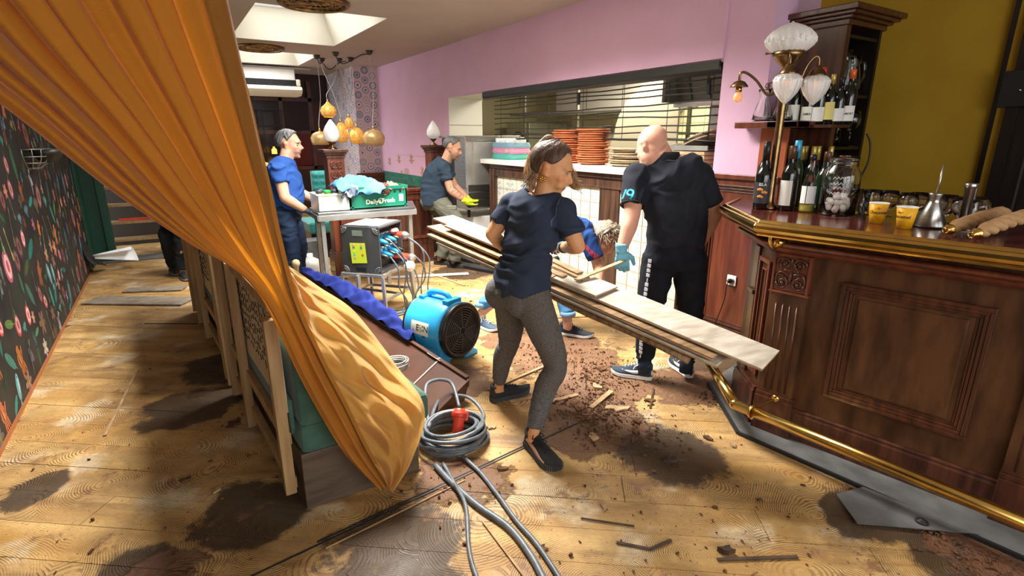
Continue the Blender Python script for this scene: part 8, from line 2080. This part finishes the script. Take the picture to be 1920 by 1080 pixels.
# ------------------------------------------------ the man carrying the steel unit
def build_squat():
 t = thing('person', (3.0, 6.35, 0), 'crouching man in dark T-shirt and grey-green cargo trousers with lime gloves lifting the steel unit', 'person')
 cam0 = V((0, 0, 1.6)); S_ = lambda p: cam0 + (V(p) - cam0) * .945
 pelv, chest, nk = S_((2.925, 6.545, .78)), S_((3.01, 6.57, 1.14)), S_((3.10, 6.52, 1.305))
 fw = (CR * .93 + CF * .1).normalized(); sx = V((-.536, -.844, 0)).normalized()
 hc = S_((3.185, 6.465, 1.455)); B = basis(CR * .95 - CF * .15 - UP * .30, UP); s = 1.12
 shN, shF = S_((3.005, 6.385, 1.225)), S_((3.155, 6.67, 1.24)); elN, wrN = S_((3.05, 6.27, .93)), S_((3.21, 6.19, .80)); elF, wrF = S_((3.28, 6.62, .95)), S_((3.42, 6.5, .78))
 rings = [(pelv - UP * .08, .13, .12, sx), (pelv, .17, .14, sx), (pelv.lerp(chest, .5) - fw * .02, .165, .145, sx), (chest, .19, .135, sx), (chest.lerp(nk, .6), .16, .10, sx), (nk, .07, .07, sx)]
 b = MB(); torso(b, rings, grow=-.016); limb(b, [nk - UP * .05, hc - B @ V((0, .02, .04))], [.07, .062]); head(b, hc, B, s, 1, 1.1)
 for sh, el, wr in ((shN, elN, wrN), (shF, elF, wrF)): b.ell(sh, .066); limb(b, [sh, el], [.062, .047]); b.ell(el, .045); limb(b, [el, el.lerp(wr, .3), wr], [.047, .048, .031])
 legs = ((S_((2.96, 6.42, .76)), V((2.95, 5.80, .52)), V((2.905, 5.93, .13))), (S_((2.97, 6.63, .76)), V((2.97, 6.10, .46)), V((2.83, 6.18, .13))))
 for hp, kn, an in legs: limb(b, [hp, kn, an, an - UP * .06], [.09, .06, .042, .04])
 hand(b, wrN, (.6, -.1, -.5), (.5, .5, .5), 1, .7, 1.05); hand(b, wrF, (.6, .1, -.4), (.3, .3, .8), -1, .6, 1.05)
 def tatt(p, k):
  if (p - elN).length < .25 and p.z < 1.12 and p.z > .80 and noise.noise(p * 42) > .10: return k.lerp(V((.10, .08, .07)), .6)
  return k
 skinobj('body', remesh(b, .009, 2, head_disp(hc, B, s)), M['skin'], t, head_col(hc, B, s, (.42, .22, .14), stubble=.55, tatt=tatt)); face_bits(t, hc, B, s)
 obj('hair', hairshell(hc, B, s, men_line(.85, 1.35, 2.15), .011, ((.05, .045, .04), (.10, .10, .10)), 2, .003, 9), M['hair'], t, tint=True)
 g = MB(); torso(g, [(pelv - UP * .03, .190, .165, sx), (pelv + UP * .03, .184, .157, sx), (pelv.lerp(chest, .5) - fw * .02, .180, .16, sx), (chest, .205, .15, sx), (chest.lerp(nk, .6), .17, .11, sx), (nk, .085, .085, sx)])
 for sh, el in ((shN, elN), (shF, elF)): g.ell(sh, .078); limb(g, [sh, sh.lerp(el, .6)], [.077, .076])
 skinobj('t_shirt', remesh(g, .011, 8, folds(.012, (.2, 0, 1), 5, 2.2, 6)), M['cloth'], t, solid_col((.020, .033, .050), .2))
 g = MB(); torso(g, [(pelv - UP * .10, .14, .13, sx), (pelv - UP * .02, .188, .165, sx), (pelv + UP * .05, .178, .155, sx)])
 for hp, kn, an in legs: limb(g, [hp, hp.lerp(kn, .5), kn, kn.lerp(an, .5), an - UP * .02], [.115, .108, .085, .080, .082], n=18)
 skinobj('cargo_trousers', remesh(g, .010, 3, folds(.012, (.1, .1, 1), 6, 2.2, 7)), M['cloth'], t, solid_col((.10, .098, .075), .3, 12))
 pk = MB().box(V((2.87, 5.90, .70)), (.11, .03, .15), rotm(rz=-.4, rx=.35)); pk.box(V((2.865, 5.885, .775)), (.12, .03, .035), rotm(rz=-.4, rx=.35)); obj('cargo_pocket', pk, mat('cargo_cloth', (.16, .155, .12), .9), t, bevel=.008)
 for wr, d_, pn, sd in ((wrN, (.6, -.1, -.5), (.5, .5, .5), 1), (wrF, (.6, .1, -.4), (.3, .3, .8), -1)):
  g = MB(); hand(g, wr, d_, pn, sd, .7, 1.15, grow=.004); limb(g, [wr - V(d_) * .05, wr], [.042, .036]); skinobj('lime_glove', remesh(g, .007, 2), M['rubber'], t, lambda p, n: (.55, .70, .02) if p.z > .79 else (.03, .035, .03), label='lime work glove with black palm')
 shoe(t, (2.85, 6.03, .003), (3.06, 5.84, .003), 1.05, (.02, .018, .016), (.02, .02, .02), (.02, .02, .02)); shoe(t, (2.77, 6.26, .003), (2.97, 6.09, .003), 1.05, (.02, .018, .016), (.02, .02, .02), (.02, .02, .02))
build_squat()

# ------------------------------------------------ the man in blue at the steel table
def build_blue():
 t = thing('person', (1.08, 6.0, 0), 'dark-haired man in a blue T-shirt pushing the steel table, seen from the side', 'person')
 k = 5.92 / 6.29; cam0 = V((0, 0, 1.6)); S_ = lambda p: cam0 + (V(p) - cam0) * k
 fw = CR; sx = (-CF).normalized(); pelv, chest, nk = S_((1.03, 6.27, .84)), S_((1.06, 6.32, 1.20)), S_((1.11, 6.345, 1.375))
 hc = S_((1.185, 6.43, 1.515)); B = basis(CR * .98 + CF * .05 - UP * .05, UP); s = 1.18
 shN, shF = S_((.99, 6.105, 1.255)), S_((1.16, 6.50, 1.265)); elN, wrN = S_((1.005, 6.02, .985)), S_((1.20, 6.03, .84)); elF, wrF = S_((1.22, 6.45, 1.0)), S_((1.40, 6.32, .90))
 rings = [(pelv - UP * .08, .13, .12, sx), (pelv, .175, .15, sx), (pelv.lerp(chest, .5) + fw * .02, .175, .16, sx), (chest + fw * .01, .195, .14, sx), (chest.lerp(nk, .6), .165, .10, sx), (nk, .072, .072, sx)]
 b = MB(); torso(b, rings, grow=-.016); limb(b, [nk - UP * .05, hc - B @ V((0, .015, .04))], [.072, .066]); head(b, hc, B, s, 1.6, 1.08)
 for sh, el, wr in ((shN, elN, wrN), (shF, elF, wrF)): b.ell(sh, .068); limb(b, [sh, el], [.066, .052]); b.ell(el, .05); limb(b, [el, el.lerp(wr, .3), wr], [.052, .052, .034])
 legs = ((S_((1.0, 6.17, .83)), V((.985, 5.80, .45)), V((.98, 5.82, .12))), (S_((1.09, 6.37, .83)), V((1.10, 6.02, .45)), V((1.06, 6.08, .12))))
 for hp, kn, an in legs: limb(b, [hp, kn, an, an - UP * .06], [.09, .06, .042, .04])
 hand(b, wrN, (.8, -.35, -.45), (.1, 0, -1), 1, .6, 1.05); hand(b, wrF, (.7, -.7, -.2), (.1, 0, -1), -1, .6, 1.05)
 skinobj('body', remesh(b, .0088, 2, head_disp(hc, B, s)), M['skin'], t, head_col(hc, B, s, (.52, .27, .18), stubble=.45)); face_bits(t, hc, B, s)
 obj('hair', hairshell(hc, B, s, men_line(.80, 1.35, 2.15), .015, ((.035, .033, .032), (.11, .11, .115)), 6, .005, 9, (.20, .20, .21)), M['hair'], t, tint=True)
 g = MB(); torso(g, [(pelv + UP * .0, .190, .168, sx), (pelv.lerp(chest, .5) + fw * .02, .190, .175, sx), (chest + fw * .01, .208, .155, sx), (chest.lerp(nk, .6), .175, .11, sx), (nk, .086, .086, sx)])
 for sh, el in ((shN, elN), (shF, elF)): g.ell(sh, .082); limb(g, [sh, sh.lerp(el, .46)], [.080, .080])
 skinobj('t_shirt', remesh(g, .010, 8, folds(.012, (.1, 0, 1), 5, 2.2, 9)), M['cloth'], t, solid_col((.018, .060, .23), .12))
 g = MB(); torso(g, [(pelv - UP * .12, .14, .13, sx), (pelv - UP * .03, .188, .165, sx), (pelv + UP * .05, .18, .158, sx)])
 for hp, kn, an in legs: limb(g, [hp, hp.lerp(kn, .5), kn, kn.lerp(an, .5), an], [.112, .10, .08, .072, .066], n=18)
 skinobj('navy_trousers', remesh(g, .011, 3, folds(.009, (.1, .1, 1), 6, 2.2, 7)), M['cloth'], t, solid_col((.012, .022, .05), .25))
 for wr, d_, pn, sd in ((wrN, (.8, -.35, -.45), (.1, 0, -1), 1), (wrF, (.7, -.7, -.2), (.1, 0, -1), -1)):
  g = MB(); hand(g, wr, d_, pn, sd, .6, 1.18, grow=.004); limb(g, [wr - V(d_) * .05, wr], [.044, .038]); skinobj('grey_glove', remesh(g, .007, 2), M['rubber'], t, solid_col((.05, .065, .08), .5, 30), label='dark grey work glove')
 for (a, c) in (((.95, 5.86, .003), (1.16, 5.70, .003)), ((1.03, 6.12, .003), (1.24, 5.96, .003))): shoe(t, a, c, 1.05, (.02, .02, .02), (.03, .03, .03), (.02, .02, .02))
build_blue()

# ------------------------------------------------ cook behind the basket, and the figure crouching behind the benches
def build_others():
 t = thing('person', (4.95, 7.62, 0), 'dark-haired cook in the kitchen whose forehead shows above the crocheted basket', 'person')
 sx = V((.8, .6, 0)).normalized(); pelv, chest, nk = V((4.95, 7.62, .93)), V((4.95, 7.62, 1.25)), V((4.95, 7.61, 1.42)); hc = V((4.935, 7.585, 1.53)); B = basis(V((-.62, -.75, -.15))); s = 1.1
 b = MB(); torso(b, [(pelv - UP * .1, .13, .11, sx), (pelv, .17, .13, sx), (chest, .19, .13, sx), (chest.lerp(nk, .6), .16, .1, sx), (nk, .07, .07, sx)]); limb(b, [nk - UP * .05, hc - B @ V((0, .02, .04))], [.07, .06]); head(b, hc, B, s)
 for sg in (-1, 1):
  sh = chest + sx * .20 * sg + UP * .06; el = sh - UP * .27 + B @ V((0, .05, 0)); wr = el + V((-.18, -.2, .0)); b.ell(sh, .062); limb(b, [sh, el], [.06, .045]); limb(b, [el, wr], [.045, .03]); hand(b, wr, (-.6, -.7, -.1), (0, 0, -1), sg, .4)
  limb(b, [pelv + sx * .09 * sg, pelv + sx * .10 * sg - UP * .45, pelv + sx * .10 * sg - UP * .86], [.09, .06, .04])
 skinobj('body', remesh(b, .011, 2, head_disp(hc, B, s)), M['skin'], t, head_col(hc, B, s, (.16, .075, .045), (.2, .08, .07))); face_bits(t, hc, B, s, (.01, .008, .008), (.03, .02, .01))
 obj('hair', hairshell(hc, B, s, men_line(.75, 1.3, 2.1), .016, ((.010, .009, .008), (.02, .018, .016)), 5, .004, 16), M['hair'], t, tint=True)
 g = MB(); torso(g, [(pelv - UP * .05, .19, .15, sx), (pelv, .185, .15, sx), (chest, .205, .145, sx), (chest.lerp(nk, .6), .17, .11, sx), (nk, .085, .085, sx)])
 for sg in (-1, 1): sh = chest + sx * .20 * sg + UP * .06; g.ell(sh, .074); limb(g, [sh, sh - UP * .17 + B @ V((0, .03, 0))], [.073, .072])
 skinobj('cook_shirt', remesh(g, .012, 3), M['cloth'], t, solid_col((.02, .02, .022), .2))
 g = MB(); torso(g, [(pelv - UP * .12, .14, .12, sx), (pelv - UP * .02, .185, .145, sx), (pelv + UP * .03, .18, .14, sx)])
 for sg in (-1, 1): limb(g, [pelv + sx * .09 * sg, pelv + sx * .10 * sg - UP * .45, pelv + sx * .10 * sg - UP * .86], [.11, .08, .07])
 skinobj('dark_trousers', remesh(g, .012, 3), M['cloth'], t, solid_col((.02, .02, .025), .2))
 for sg in (-1, 1): q = V((4.95, 7.62, .003)) + sx * .10 * sg; shoe(t, q + V((.03, .05, 0)), q + V((-.15, -.18, 0)), 1.0, (.02, .02, .02), (.02, .02, .02), (.02, .02, .02))
 # crouching figure, mostly behind bench and curtain
 t = thing('person', (-.02, 7.35, 0), 'figure in dark clothes crouching behind the far bench, only bent legs and shoes in view', 'person')
 fw = V((.35, -.93, 0)).normalized(); sx = V((-.93, -.35, 0)).normalized(); pelv, chest, nk = V((.02, 7.62, .52)), V((.14, 7.38, .86)), V((.20, 7.25, 1.0)); hc = V((.23, 7.15, 1.10)); B = basis(fw - UP * .4)
 b = MB(); torso(b, [(pelv - UP * .08, .13, .11, sx), (pelv, .17, .14, sx), (pelv.lerp(chest, .5), .16, .13, sx), (chest, .18, .13, sx), (chest.lerp(nk, .6), .15, .1, sx), (nk, .07, .07, sx)]); limb(b, [nk - UP * .03, hc - B @ V((0, .02, .04))], [.065, .06]); head(b, hc, B, 1.05)
 legs = ((V((-.05, 7.58, .52)), V((-.10, 7.28, .50)), V((-.09, 7.50, .12))), (V((.10, 7.52, .52)), V((.04, 7.10, .52)), V((.0, 7.16, .12))))
 arms = ((V((-.02, 7.30, .90)), V((-.02, 7.10, .66)), V((.10, 6.95, .50))), (V((.32, 7.36, .90)), V((.38, 7.15, .66)), V((.30, 6.98, .50))))
 for i, (sh, el, wr) in enumerate(arms): b.ell(sh, .06); limb(b, [sh, el], [.058, .045]); limb(b, [el, wr], [.045, .03]); hand(b, wr, (.2, -.6, -.5), (0, -.3, -1), 1 - 2 * i, .5)
 for hp, kn, an in legs: limb(b, [hp, kn, an, an - UP * .05], [.09, .065, .045, .04])
 skinobj('body', remesh(b, .011, 2, head_disp(hc, B, 1.05)), M['skin'], t, head_col(hc, B, 1.05, (.5, .28, .2))); face_bits(t, hc, B, 1.05)
 obj('hair', hairshell(hc, B, 1.05, men_line(), .012, ((.03, .02, .015), (.06, .045, .03)), 5), M['hair'], t, tint=True)
 g = MB(); torso(g, [(pelv, .185, .155, sx), (pelv.lerp(chest, .5), .18, .15, sx), (chest, .20, .145, sx), (chest.lerp(nk, .6), .165, .11, sx), (nk, .085, .085, sx)])
 for sh, el, wr in arms: g.ell(sh, .073); limb(g, [sh, el, el.lerp(wr, .8)], [.07, .06, .045])
 skinobj('dark_top', remesh(g, .012, 3), M['cloth'], t, solid_col((.02, .025, .035), .2))
 g = MB(); torso(g, [(pelv - UP * .10, .14, .12, sx), (pelv, .185, .155, sx), (pelv + (chest - pelv) * .1, .18, .15, sx)])
 for hp, kn, an in legs: limb(g, [hp, hp.lerp(kn, .5), kn, kn.lerp(an, .5), an], [.105, .10, .085, .08, .07], n=16)
 skinobj('dark_trousers', remesh(g, .011, 3, folds(.009, (.1, .1, 1), 6, 2.2, 7)), M['cloth'], t, solid_col((.018, .022, .03), .3))
 for (a, c) in (((-.13, 7.56, .003), (-.03, 7.30, .003)), ((-.03, 7.22, .003), (.04, 6.96, .003))): shoe(t, a, c, 1.05, (.03, .028, .03), (.30, .30, .30), (.02, .02, .02))
build_others()
